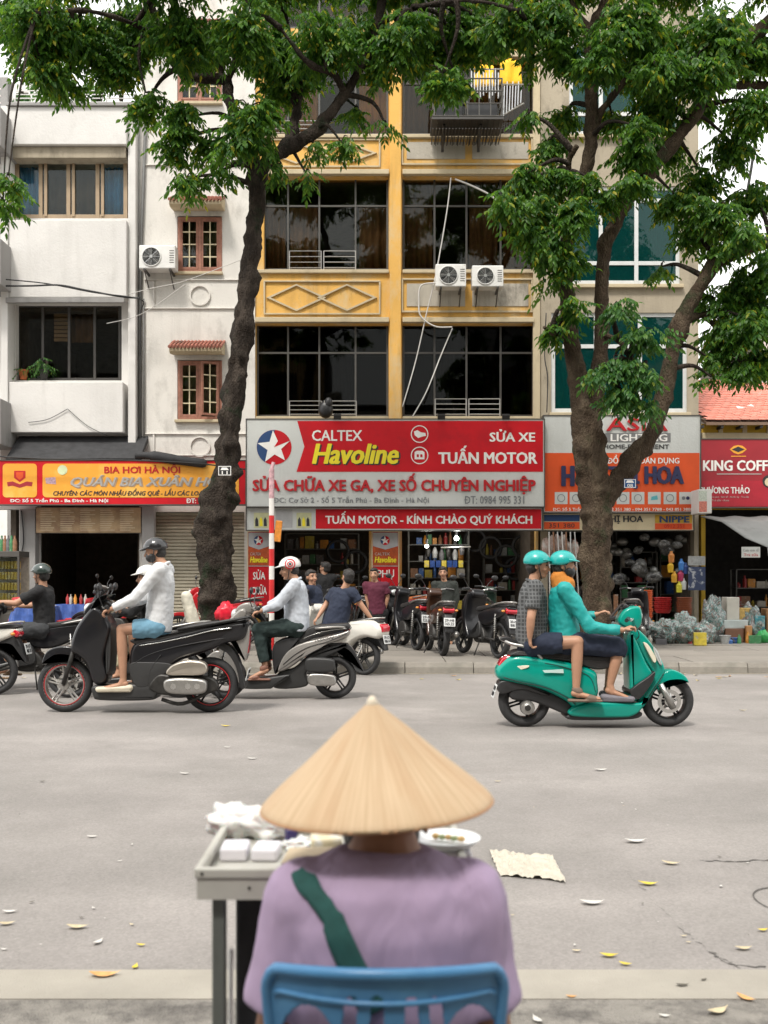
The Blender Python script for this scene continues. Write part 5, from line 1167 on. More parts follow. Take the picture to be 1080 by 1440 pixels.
pill(TT([(404, 792), (470, 790), (640, 778), (690, 790), (670, 832), (640, 850), (440, 850), (408, 832)]), .15, .03).build('floorboard', GR2, bk, angle=50)
pill(TT([(562, 640), (600, 600), (690, 585), (790, 560), (900, 535), (1040, 520), (1052, 548), (1030, 596), (960, 612), (900, 640), (820, 668), (760, 690), (710, 740), (650, 788), (580, 790), (556, 730)]), .15, .06, lambda x, z: 1-.35*max(0, -x-.1)).build('rear_body', P_BLACK, bk, angle=50)
pill(TT([(560, 602), (600, 590), (700, 580), (780, 545), (860, 526), (960, 520), (1030, 512), (1044, 520), (960, 545), (860, 565), (760, 590), (690, 605), (600, 620)]), .145, .03).build('seat', SEAT, bk, angle=50)
pill(TT([(968, 575), (985, 535), (1042, 520), (1056, 560), (1050, 640), (1036, 690), (1012, 650), (995, 612), (960, 600)]), .13, .04, lambda x, z: .75).build('tail_panel', P_GREY, bk, angle=50)
pill(TT([(1040, 560), (1056, 560), (1052, 640), (1040, 660)]), .075, .02).build('tail_light', TAILR, bk, angle=50)
pill(TT([(935, 610), (975, 625), (1010, 680), (1030, 760), (1036, 800), (1016, 800), (1000, 720), (965, 660), (925, 635)]), .07, .02).build('rear_fender', M['black'], bk, angle=50)
plate2(bk, (T(1046, 745)[0], 0, T(1046, 745)[1]), R(-15))
a = T(725, 770); mb = MB(); mb.prism([Vector(p) for p in spl([T(640, 790), T(680, 742), T(740, 745), T(890, 750), T(930, 790), T(890, 822), T(720, 828), T(660, 815)], 4)], .07, .16); mb.build('engine', DRK, bk, bevel=.02, angle=40)
mb = MB(); pill(TT([(722, 738), (740, 702), (800, 680), (868, 684), (890, 708), (876, 738), (800, 742)]), .055, .03, y0=.20, mb=mb); mb.build('muffler_shield', pm('brushed_muffler', (.55, .50, .43), .3, .8, var=.12), bk, angle=50)
mb = MB(); pill(TT([(712, 765), (760, 752), (870, 758), (888, 786), (868, 818), (760, 820), (716, 805)]), .05, .035, y0=.205, mb=mb); mb.build('gear_case', CAST, bk, angle=50)
for cx_ in (752, 812, 850): mb = MB(); mb.lathe([(.03, -.06), (.03, .06)], 14, (T(cx_, 787)[0], .20, T(cx_, 787)[1]), 'Y'); mb.build('case_boss', CHR, bk, angle=40)
mb = MB(); mb.tube(spl3([(T(690, 815)[0], .08, .14), (T(780, 850)[0], .12, .10), (T(900, 800)[0], .14, .24)], 5), .02, 8); mb.build('exhaust_pipe', DRK, bk, smooth=True)
shock(bk, (T(940, 650)[0], -.11, T(940, 650)[1]), (T(905, 790)[0], -.11, .29))
pill(TT([(362, 488), (385, 450), (430, 428), (472, 436), (490, 460), (470, 486), (420, 498), (385, 505)]), .12, .05).build('headset', P_BLACK, bk, angle=50)
mb = MB(); mb.sph((T(375, 470)[0], 0, T(375, 470)[1]), (.05, .09, .06), 14, 9); mb.build('headlight', LENS, bk, smooth=True)
hb = T(445, 470); bars(bk, hb[0]+.02, hb[1]-.0, .30)
for s in (1, -1):
    mb = MB(); mb.tube(spl3([(T(760, 545)[0], s*.155, T(760, 545)[1]-.02), (T(960, 520)[0], s*.16, T(960, 520)[1]+.0), (T(1050, 505)[0], s*.10, T(1050, 505)[1])], 4), .013, 7); mb.build('grab_rail', GR2, bk, smooth=True)
mb = MB(); pill(TT([(400, 470), (425, 425), (470, 408), (455, 440), (420, 470)]), .16, .008, mb=mb); mb.build('windscreen', glass_mat('smoke_screen', (.12, .12, .12), 1.2), bk)

def seam(par, T_, L_, y, r=.0035, mat=None, nm='panel_seam'):
    for s_ in (1, -1): mb = MB(); mb.tube(spl3([(T_(*q)[0], s_*y, T_(*q)[1]) for q in L_], 6), r, 5); mb.build(nm, mat or M['black'], par, smooth=True)
seam(bk, T, [(600, 622), (700, 606), (800, 585), (900, 560), (985, 548)], .1505, .006, CHR, 'chrome_trim')
seam(bk, T, [(575, 700), (640, 660), (740, 630), (860, 606), (960, 590)], .1505, .004)
seam(bk, T, [(640, 780), (650, 720), (690, 660)], .151, .004)
mb = MB(); pill(TT([(560, 700), (640, 690), (735, 700), (700, 745), (650, 786), (585, 788)]), .153, .01, mb=mb); mb.build('lower_side_cover', GR2, bk, angle=50)
for s_ in (1, -1):
    mb = MB(); pill(TT([(345, 560), (372, 520), (378, 560), (356, 600)]), .02, .012, y0=s_*.13, mb=mb); mb.build('turn_signal', LENS, bk, angle=50)
    mb = MB(); mb.tube(spl3([(T(420, 480)[0], s_*.10, T(420, 480)[1]), (T(380, 560)[0]+.03, s_*.12, T(380, 560)[1]), (T(300, 700)[0], s_*.07, T(300, 700)[1])], 6), .006, 5); mb.build('brake_cable', M['wire'], bk, smooth=True)
mb = MB(); pill(TT([(455, 560), (462, 540), (480, 540), (478, 700), (462, 740), (458, 650)]), .13, .01, mb=mb); mb.build('inner_shield', GR2, bk, angle=50)

# ---- B. silver-grey scooter
bs, sB, YB = mkbike('scooter', 'silver-grey scooter with black seat ridden by the man in a grey striped shirt', 471.1, 982, -1)
T = trace(680, 1180, sB*4.5, -1)
wheel(bs, 0, .247, .247, .045, RIMB, 5, tyr=.07); wheel(bs, 1.27, .247, .247, .04, RIMB, 5, disc=-1, tyr=.07)
pill(TT([(322, 995), (350, 920), (400, 862), (480, 822), (600, 792), (720, 760), (772, 745), (768, 782), (700, 815), (600, 845), (520, 880), (470, 930), (410, 975), (350, 1005)]), .14, .05, lambda x, z: 1-.4*max(0, -x)).build('side_panel', P_GREY, bs, angle=50)
pill(TT([(300, 1010), (290, 860), (350, 800), (470, 790), (430, 860), (370, 920), (330, 1000)]), .13, .04).build('front_cover', M['black'], bs, angle=50)
pill(TT([(455, 815), (500, 745), (540, 722), (620, 712), (700, 706), (765, 708), (770, 740), (680, 760), (560, 790), (480, 832)]), .13, .03).build('seat', SEAT, bs, angle=50)
pill(TT([(330, 1010), (420, 985), (520, 900), (640, 850), (760, 830), (720, 870), (560, 960), (500, 1020), (500, 1100), (300, 1110)]), .09, .03).build('lower_body', GR2, bs, angle=50)
pill(TT([(640, 835), (740, 830), (790, 860), (830, 930), (862, 1005), (840, 990), (795, 905), (740, 860), (650, 850)]), .075, .01).build('rear_fender', M['black'], bs, angle=50)
pill(TT([(735, 752), (775, 742), (772, 772), (740, 785)]), .09, .02).build('tail_light', TAILR, bs, angle=50)
plate2(bs, (T(835, 880)[0], 0, T(835, 880)[1]), R(-25), txt=('30-K7', '215.60'))
mb = MB(); pill(TT([(500, 940), (530, 915), (660, 920), (685, 950), (670, 1000), (540, 1005), (505, 990)]), .055, .03, y0=.17, mb=mb); mb.build('muffler_shield', GR2, bs, angle=50)
mb = MB(); pill(TT([(512, 1040), (540, 1012), (660, 1018), (690, 1045), (675, 1088), (560, 1090), (520, 1075)]), .05, .03, y0=.16, mb=mb); mb.build('gear_case', CAST, bs, angle=50)
pill(TT([(88, 1045), (250, 1042), (400, 1025), (300, 1100), (260, 1112), (92, 1106)]), .15, .02).build('floorboard', GR2, bs, angle=50)
pill(TT([(95, 1080), (20, 1010), (-40, 880), (-20, 740), (60, 640), (110, 610), (130, 650), (70, 760), (50, 880), (110, 1040)]), .17, .03, lambda x, z: 1).build('leg_shield', P_GREY, bs, angle=50)
pill(TT([(-160, 960), (-80, 880), (0, 900), (30, 980), (-20, 960), (-80, 940)]), .06, .02).build('front_fender', P_GREY, bs, angle=50)
pill(TT([(55, 640), (75, 595), (130, 572), (175, 590), (170, 630), (110, 650)]), .12, .04).build('headset', P_GREY, bs, angle=50)
mb = MB(); mb.sph((T(50, 650)[0], 0, T(50, 650)[1]), (.05, .1, .07), 14, 9); mb.build('headlight', LENS, bs, smooth=True)
bars(bs, T(150, 622)[0], T(150, 622)[1], .29)
shock(bs, (T(740, 850)[0], -.11, T(740, 850)[1]), (.02, -.11, .26))
for s in (1, -1):
    mb = MB(); mb.tube([(1.10, s*.08, .62), (1.27, s*.08, .25)], .022, 8); mb.build('fork_leg', DRK, bs, smooth=True)
    mb = MB(); mb.tube(spl3([(T(560, 735)[0], s*.14, T(560, 735)[1]), (T(700, 725)[0], s*.15, T(700, 725)[1]), (T(780, 735)[0], s*.08, T(780, 735)[1])], 4), .014, 7); mb.build('grab_rail', P_GREY, bs, smooth=True)
mb = MB()
x0, z0 = T(560, 815); x1, z1 = T(680, 785)
text('VISION', 0, 1, 0, 1, 0, M['inkk'], bs, name='side_badge', shear=.3, ext=0) and None
o = KIDS[bs.name][-1]; o.data.transform(Matrix.Scale(1, 4)); 
o.matrix_local = Matrix.Translation((x0, .1445, z0-.005)) @ Matrix.Rotation(math.atan2(z1-z0, -(x1-x0)), 4, Vector((0, -1, 0))) @ Matrix.Rotation(math.pi, 4, 'Z') @ Matrix.Diagonal((.22, 1, .035, 1))
o.matrix_local = Matrix.Translation((x0, .1415, z0-.01)) @ Matrix.Rotation(R(11), 4, 'Y') @ Matrix.Rotation(math.pi, 4, 'Z') @ Matrix.Diagonal((.22, 1, .03, 1))

seam(bs, T, [(360, 960), (430, 900), (520, 850), (640, 815), (760, 765)], .1415, .005)
seam(bs, T, [(480, 800), (560, 768), (660, 745), (755, 735)], .131, .004, CHR, 'chrome_trim')
# ---- C. teal scooter heading right
bt, sC, YC = mkbike('scooter', 'glossy teal scooter carrying two people in teal helmets', 737, 1021.5, 1)
T = trace(219, 889, sC*3.27, 1)
wheel(bt, 0, .243, .243, .05, RIMB, 4, tyr=.08); wheel(bt, T(878, 775)[0], .243, .243, .042, RIMB, 5, disc=-1, tyr=.075)
pill(TT([(86, 632), (105, 598), (160, 558), (240, 558), (320, 572), (420, 590), (530, 628), (545, 680), (545, 740), (500, 772), (440, 795), (400, 765), (330, 728), (250, 700), (170, 685), (100, 668)]), .17, .08, lambda x, z: .62+.38*min(1, max(0, (x+.35)/.4))).build('rear_body', P_TEAL, bt, angle=50)
pill(TT([(424, 795), (500, 772), (600, 768), (735, 770), (760, 745), (740, 800), (700, 830), (640, 838), (430, 832)]), .17, .03).build('floorboard', P_TEAL, bt, angle=50)
pill(TT([(424, 826), (600, 832), (735, 812), (705, 846), (430, 850)]), .14, .01).build('under_tray', M['black'], bt, angle=50)
pill(TT([(700, 455), (728, 440), (765, 470), (810, 530), (845, 590), (856, 625), (846, 665), (810, 720), (770, 780), (738, 812), (716, 800), (735, 760), (790, 690), (800, 640), (772, 590), (735, 520)]), .17, .04, lambda x, z: .5+.5*min(1, max(0, (1.12-x)/.25)) if z < .75 else .6).build('leg_shield', P_TEAL, bt, angle=50)
pill(TT([(690, 470), (715, 480), (765, 590), (792, 640), (782, 690), (730, 755), (700, 765), (690, 700)]), .14, .03).build('inner_shield', P_TEAL, bt, angle=50)
pill(TT([(690, 712), (765, 655), (800, 630), (785, 680), (735, 748), (705, 750)]), .175, .01).build('shield_insert', M['black'], bt, angle=50)
pill(TT([(822, 700), (838, 655), (870, 628), (905, 628), (950, 652), (968, 685), (930, 675), (880, 678), (850, 692), (832, 722)]), .075, .03).build('front_fender', P_TEAL, bt, angle=50)
for s in (1, -1): mb = MB(); mb.tube([(T(835, 690)[0], s*.085, T(835, 690)[1]), (T(895, 800)[0], s*.085, T(895, 800)[1])], [.026, .03], 10); mb.build('fork_leg', CAST, bt, smooth=True)
pill(TT([(150, 560), (180, 535), (260, 540), (420, 548), (540, 560), (620, 560), (660, 590), (600, 615), (530, 622), (420, 588), (260, 570)]), .14, .04).build('seat', SEAT, bt, angle=50)
pill(TT([(98, 606), (118, 572), (164, 556), (156, 584), (120, 606)]), .12, .03, lambda x, z: .75).build('tail_light', TAILR, bt, angle=50)
pill(TT([(100, 640), (150, 612), (225, 602), (220, 614), (150, 632)]), .163, .003, lambda x, z: .62+.38*min(1, max(0, (x+.35)/.4))).build('highlight_decal', pm('cream_highlight', (.72, .66, .52), .3), bt)  # pale sliver painted as a highlight on the teal tail
mb = MB(); mb.tube(spl3([(T(110, 482)[0], 0, T(110, 482)[1]), (T(150, 505)[0], -.11, T(150, 505)[1]), (T(240, 525)[0], -.15, T(240, 525)[1]), (T(292, 575)[0], -.14, T(292, 575)[1])], 5), .016, 8); mb.build('grab_rail', CAST, bt, smooth=True)
mb = MB(); mb.tube(spl3([(T(110, 482)[0], 0, T(110, 482)[1]), (T(150, 505)[0], .11, T(150, 505)[1]), (T(240, 525)[0], .15, T(240, 525)[1])], 5), .016, 8); mb.build('grab_rail', CAST, bt, smooth=True)
pill(TT([(112, 478), (150, 478), (210, 510), (200, 520), (150, 500), (112, 492)]), .08, .01).build('rear_rack', M['black'], bt, angle=50)
plate2(bt, (T(82, 725)[0], 0, T(82, 725)[1]), R(18), txt=('29-MĐ', '114.09'))
pill(TT([(150, 720), (215, 690), (320, 720), (430, 780), (430, 835), (330, 800), (250, 770), (160, 760)]), .10, .03).build('swingarm', M['black'], bt, angle=50)
pill(TT([(95, 690), (130, 672), (250, 695), (330, 735), (300, 740), (200, 715), (110, 735)]), .11, .02).build('inner_fender', M['black'], bt, angle=50)
mb = MB(); c = (T(228, 797)[0], -.085, T(228, 797)[1]); mb.lathe([(.001, -.03), (.03, -.032), (.045, -.022), (.062, -.02), (.068, -.01), (.068, .03), (.001, .03)], 24, c, 'Y'); mb.build('hub_motor', CAST, bt, angle=35)
mb = MB(); mb.lathe([(.001, -.034), (.028, -.034), (.028, -.03), (.001, -.03)], 20, c, 'Y'); mb.build('hub_cap', DRK, bt)
pill(TT([(650, 420), (648, 385), (680, 345), (735, 335), (752, 365), (748, 420), (715, 445)]), .10, .05).build('headset', P_TEAL, bt, angle=50)
mb = MB(); mb.sph((T(742, 380)[0], 0, T(742, 380)[1]), (.04, .08, .06), 14, 9); mb.build('headlight', LENS, bt, smooth=True)
bars(bt, T(715, 405)[0], T(715, 405)[1], .30, mirror=False)
pill(TT([(752, 500), (775, 512), (808, 570), (800, 590), (776, 550)]), .135, .004, lambda x, z: 1).build('shield_highlight', MATS['cream_highlight'], bt)  # highlight along the shield edge, painted in cream
mb = MB(); mb.prism([T(290, 623), T(384, 618), T(386, 636), T(330, 634), (T(300, 634))], -.1745, -.171); mb.build('side_badge', pm('pale_badge', (.5, .66, .62), .3), bt)
mb = MB(); mb.obox((T(640, 355)[0], -.02, T(640, 355)[1]), (.012, .075, .16), ry=R(40)); tag(mb.build('phone', M['black'], None, bevel=.004), 'black smartphone held over the teal scooter dashboard by the rider', 'phone')
ph = bpy.data.objects['phone']; ph.location = (X(737, YC), YC, 0)

seam(bt, T, [(115, 655), (200, 680), (300, 700), (400, 745), (440, 780)], .172, .004)
seam(bt, T, [(300, 590), (400, 612), (500, 650), (530, 720)], .1715, .003)
seam(bt, T, [(845, 640), (820, 680), (775, 750)], .12, .004)
mb = MB(); mb.obox((T(688, 372)[0], 0, T(688, 345)[1]), (.10, .13, .05), ry=R(35)); mb.build('dashboard', M['black'], bt, bevel=.015)
for s_ in (1, -1):
    mb = MB(); pill(TT([(800, 520), (820, 545), (838, 600), (826, 596), (806, 556)]), .015, .008, y0=s_*.10, mb=mb); mb.build('turn_signal', LENS, bt, angle=50)
    mb = MB(); mb.tube(spl3([(T(710, 420)[0], s_*.16, T(710, 420)[1]), (T(730, 470)[0], s_*.14, T(730, 470)[1]-.0), (T(700, 500)[0], s_*.10, T(700, 500)[1])], 6), .005, 5); mb.build('brake_cable', M['wire'], bt, smooth=True)
# ---- generic underbone / scooter for the parked and background ones
def moto(label, x, y, rz, paint, seatm=SEAT, style=0, lean=0, z=GZ, txt=('29-X5', '407.33'), sc=1.0, name='motorcycle', plate_=True, mir=True, group='motorcycles parked outside the repair shop'):
    t = thing(name, label, 'motorcycle' if name == 'motorcycle' else 'scooter', (x, y, z), rz, group); t.rotation_euler = (lean, 0, rz); t.scale = (sc,)*3
    wheel(t, 0, .28, .28, .045, RIMB, 5, tyr=.065); wheel(t, 1.24, .28, .28, .038, RIMB, 5, disc=-1, tyr=.06)
    tp_ = lambda a, b: 1-.45*max(0, -a+.05)*2
    pill([(-.30, .80), (0, .80), (.35, .75), (.58, .66), (.50, .52), (.25, .50), (-.05, .62), (-.28, .72)], .12, .05, tp_).build('rear_body', paint, t, angle=50)
    pill([(-.30, .83), (-.05, .86), (.15, .83), (.4, .80), (.62, .77), (.60, .70), (.35, .73), (0, .78), (-.28, .79)], .125, .03, tp_).build('seat', seatm, t, angle=50)
    pill([(.84, .98), (.95, .95), (1.05, .78), (1.02, .55), (.86, .30), (.76, .30), (.90, .55), (.90, .78)], .18 if style == 0 else .12, .03).build('leg_shield', paint, t, angle=50)
    if style == 0: pill([(.50, .55), (.45, .32), (.75, .27), (.84, .30), (.70, .36), (.58, .40)], .14, .02).build('floorboard', GR2, t, angle=50)
    else: pill([(.45, .66), (.75, .55), (.95, .66), (.95, .56), (.75, .44), (.5, .5)], .08, .03).build('frame_cover', paint, t, angle=50)
    engine(t, [(.35, .30), (.45, .46), (.68, .46), (.74, .34), (.66, .22), (.42, .22)], 0, .11)
    pill([(.80, .98), (.86, 1.06), (.98, 1.04), (1.05, .95), (.95, .90), (.84, .92)], .11, .04).build('headset', paint, t, angle=50)
    mb = MB(); mb.sph((1.02, 0, .97), (.05, .085, .055), 14, 9); mb.build('headlight', LENS, t, smooth=True)
    for s in (1, -1):
        mb = MB(); mb.tube([(.98, s*.075, .80), (1.24, s*.075, .28)], [.024, .02], 8); mb.build('fork_leg', CAST, t, smooth=True)
        mb = MB(); mb.sph((-.27, s*.13, .73), (.03, .03, .02), 10, 6); mb.build('turn_signal', AMB, t, smooth=True)
        shock(t, (.02, s*.105, .68), (.0, s*.105, .30))
    pill([(1.0, .56), (1.08, .60), (1.3, .60), (1.46, .52), (1.5, .42), (1.4, .50), (1.24, .54), (1.08, .50)], .055, .02).build('front_fender', paint, t, angle=50)
    pill([(-.05, .66), (-.25, .70), (-.34, .58), (-.40, .40), (-.36, .40), (-.28, .52), (-.2, .60), (0, .60)], .065, .015).build('rear_fender', M['black'], t, angle=50)
    pill([(-.33, .74), (-.27, .78), (-.25, .72), (-.30, .69)], .09, .02).build('tail_light', TAILR, t, angle=50)
    if plate_: plate2(t, (-.405, 0, .55), R(14), .18, .135, txt)
    mb = MB(); mb.tube(spl3([(.62, -.06, .24), (.45, -.12, .2), (.2, -.15, .25), (-.22, -.16, .36)], 5), [.014]*6+[.02]*5+[.045]*5, 10); mb.build('exhaust', CAST, t, smooth=True)
    mb = MB(); mb.tube([(.0, .09, .28), (.45, .09, .30)], .018, 6); mb.tube([(.0, -.09, .28), (.45, -.09, .30)], .018, 6); mb.each('swingarm', DRK, t, smooth=True)
    mb = MB(); mb.tube([(.42, -.16, .28), (.42, .16, .28)], .014, 6); mb.tube([(.45, .12, .24), (.38, .24, .01)], .011, 6); mb.each('stand', DRK, t, smooth=True)
    mb = MB(); mb.tube(spl3([(.12, -.13, .80), (-.2, -.12, .86), (-.36, 0, .87), (-.2, .12, .86), (.12, .13, .80)], 5), .012, 7); mb.build('grab_rail', CAST, t, smooth=True)
    bars(t, .90, 1.03, .30, mirror=mir); return t
def at(px, py, z=GZ): Yq = (CH-z)*FP/(py-HY); return X(px, Yq), Yq
H = math.radians
moto('black motorcycle parked rear-on, left of the three white plates', *at(586, 914), H(108), P_BLACK, style=1, txt=('29-F1', '523.07'), lean=.06)
moto('dark motorcycle parked rear-on with orange-brown tail, middle of the three white plates', *at(623, 922), H(98), PAINT('brown_paint', (.05, .022, .012)), style=1, txt=('29-H8', '165.22'), lean=.04)
moto('black chrome-railed motorcycle parked rear-on beside the plaid passenger', *at(702, 926), H(112), P_BLACK, txt=('30-M2', '8815'), lean=.07)
moto('bright red scooter parked deep behind the black motorcycles with orange cover', *at(590, 893), H(150), P_RED, seatm=P_ORANGE, txt=('29-C1', '770.34'), lean=.05)
moto('dark scooter parked nose-out at the left end of the shop row', *at(520, 902), H(-60), P_BLACK, lean=.05, plate_=False)
moto('dark green motorcycle with bulky mirrors behind the third plate', *at(676, 902), H(75), PAINT('green_black_paint', (.02, .04, .03)), style=1, lean=.05)
moto('black scooter parked nose-out behind the teal scooter front', *at(893, 912), H(70), P_BLACK, lean=-.05, plate_=False, group=None)
moto('dark scooter parked behind the grey shirted rider with red front', *at(345, 905), H(200), P_RED, lean=.05, group=None)
moto('black scooter with bare handlebars parked by the beer restaurant door', *at(205, 905), H(170), P_BLACK, style=1, lean=.05, group=None)
moto('black motorcycle parked inside the shop mouth between the banners', *at(478, 897), H(80), P_BLACK, style=1, lean=.05)
# cream scooter the mechanic sits on, at the kerb
wv = moto('cream white scooter with red tail lamp by the kerb under the navy shirted man', X(512, 14.3), 14.3, H(148), P_WHITE, z=0, sc=.95, txt=('29-L5', '086.41'), name='scooter', group=None)
for ch in KIDS[wv.name]:
    if ch.name.startswith('rear_body'): ch.data = pill([(-.34, .76), (-.2, .84), (.1, .82), (.4, .78), (.58, .68), (.55, .42), (.30, .34), (.1, .50), (-.1, .58), (-.32, .56), (-.38, .66)], .19, .11, lambda a, b: 1-.35*max(0, -a)).build('rear_body', P_WHITE, None, angle=50).data
for o in [o for o in COL.objects if o.name.startswith('rear_body') and o.parent is None]: bpy.data.objects.remove(o)
mb = MB(); pill([(-.40, .74), (-.34, .78), (-.32, .68), (-.39, .66)], .10, .02, mb=mb); mb.build('lamp_surround', TAILR, wv, angle=50)
# bike of the black-shirted rider, far left, and a white one leaving the frame
lb_ = moto('black scooter at far left ridden by the man in a black shirt', X(105, 12.6), 12.6, math.pi, P_BLACK, z=0, name='scooter', group=None, mir=False, sc=1.02)
moto('white scooter just leaving the frame at the far left edge', X(-8, 11.9), 11.9, math.pi, P_WHITE, z=0, name='scooter', group=None, mir=False)
moto('grey scooter ridden side by side beyond the black one by the person in beige trousers', X(252, 11.6), 11.6, math.pi, P_GREY, z=0, name='scooter', group=None, sc=1.02)
# ================================================================ people
SKIN = pm('skin', (.42, .225, .14), .55, var=.08, scale=8); SKIN2 = pm('tanned_skin', (.33, .16, .095), .55, var=.1, scale=8)
HAIR = pm('black_hair', (.018, .015, .013), .5, var=.2, bump=.4, bscale=120)
ctex = bpy.data.textures.new('folds', 'CLOUDS'); ctex.noise_scale = .14; ctex.noise_depth = 2
ctex2 = bpy.data.textures.new('folds_fine', 'CLOUDS'); ctex2.noise_scale = .055; ctex2.noise_depth = 2
def ecap(mb, p0, p1, r0, r1, lat, cap=(1, 1), n=14, mid=None):
    p0, p1 = Vector(p0), Vector(p1); r0 = r0 if hasattr(r0, '__len__') else (r0, r0); r1 = r1 if hasattr(r1, '__len__') else (r1, r1)
    d = p1-p0; d = d.normalized() if d.length > 1e-6 else Vector((0, 0, 1)); a = Vector(lat)-d*Vector(lat).dot(d); a = a.normalized() if a.length > 1e-4 else d.orthogonal().normalized(); b = d.cross(a)
    rings = []
    if cap[0]: rings += [(p0-d*min(r0)*math.sin(R(t)), r0[0]*math.cos(R(t)), r0[1]*math.cos(R(t))) for t in (80, 55, 28)]
    rings.append((p0, *r0))
    if mid: rings.append(((p0+p1)/2+Vector(mid[2]) if len(mid) > 2 else p0.lerp(p1, .4), mid[0], mid[1]))
    rings.append((p1, *r1))
    if cap[1]: rings += [(p1+d*min(r1)*math.sin(R(t)), r1[0]*math.cos(R(t)), r1[1]*math.cos(R(t))) for t in (28, 55, 80)]
    vs_ = [c+a*ra*math.cos(2*math.pi*j/n)+b*rb*math.sin(2*math.pi*j/n) for c, ra, rb in rings for j in range(n)]; k = len(rings)
    mb.add(vs_, [(i*n+j, i*n+(j+1) % n, (i+1)*n+(j+1) % n, (i+1)*n+j) for i in range(k-1) for j in range(n)]+[tuple(range(n-1, -1, -1)), tuple(range((k-1)*n, k*n))])
def cloth(mb, name, mat, par, vox=.013, disp=.016, tex=None, it=3):
    o = mb.build(name, mat, par, fix=False)
    r = o.modifiers.new('r', 'REMESH'); r.mode = 'VOXEL'; r.voxel_size = vox; r.use_smooth_shade = True
    s = o.modifiers.new('s', 'SMOOTH'); s.iterations = it; s.factor = .5
    if disp:
        d = o.modifiers.new('d', 'DISPLACE'); d.texture = tex or ctex; d.strength = disp; d.mid_level = .5; d.texture_coords = 'LOCAL'
        d2 = o.modifiers.new('d2', 'DISPLACE'); d2.texture = ctex2; d2.strength = disp*.5; d2.mid_level = .5; d2.texture_coords = 'LOCAL'
    return o
def hand(mb, wr, d, n, curl=1.0, side=1, sc=1.0):
    """palm, four unequal bent fingers and a thumb; d = hand direction, n = palm normal (fingers curl toward it)"""
    wr = Vector(wr); d = Vector(d).normalized(); n = Vector(n); n = (n-d*n.dot(d)).normalized(); s = d.cross(n)*side
    ecap(mb, wr, wr+d*.08*sc, (.024*sc, .018*sc), (.040*sc, .016*sc), s)
    for i, L_ in enumerate((.068, .078, .074, .058)):
        b = wr+d*(.085-.004*abs(i-1.3))*sc+s*(i-1.5)*.0205*sc; p1 = b+(d*math.cos(.5*curl)+n*math.sin(.5*curl))*L_*.45*sc; p2 = p1+(d*math.cos(1.4*curl)+n*math.sin(1.4*curl))*L_*.33*sc; p3 = p2+(d*math.cos(2.2*curl)+n*math.sin(2.2*curl))*L_*.28*sc
        for a, c, r0, r1 in ((b-d*.02*sc, p1, .0095, .009), (p1, p2, .009, .0085), (p2, p3, .0085, .0075)): ecap(mb, a, c, r0*sc, r1*sc, s, n=8)
    t0 = wr+d*.025*sc-s*.022*sc; t1 = t0+(d*.5-s*.75+n*.3)*.04*sc; t2 = t1+(d*.8+n*.5)*.034*sc
    ecap(mb, t0, t1, .013*sc, .0105*sc, s, n=8); ecap(mb, t1, t2, .0105*sc, .0085*sc, s, n=8)
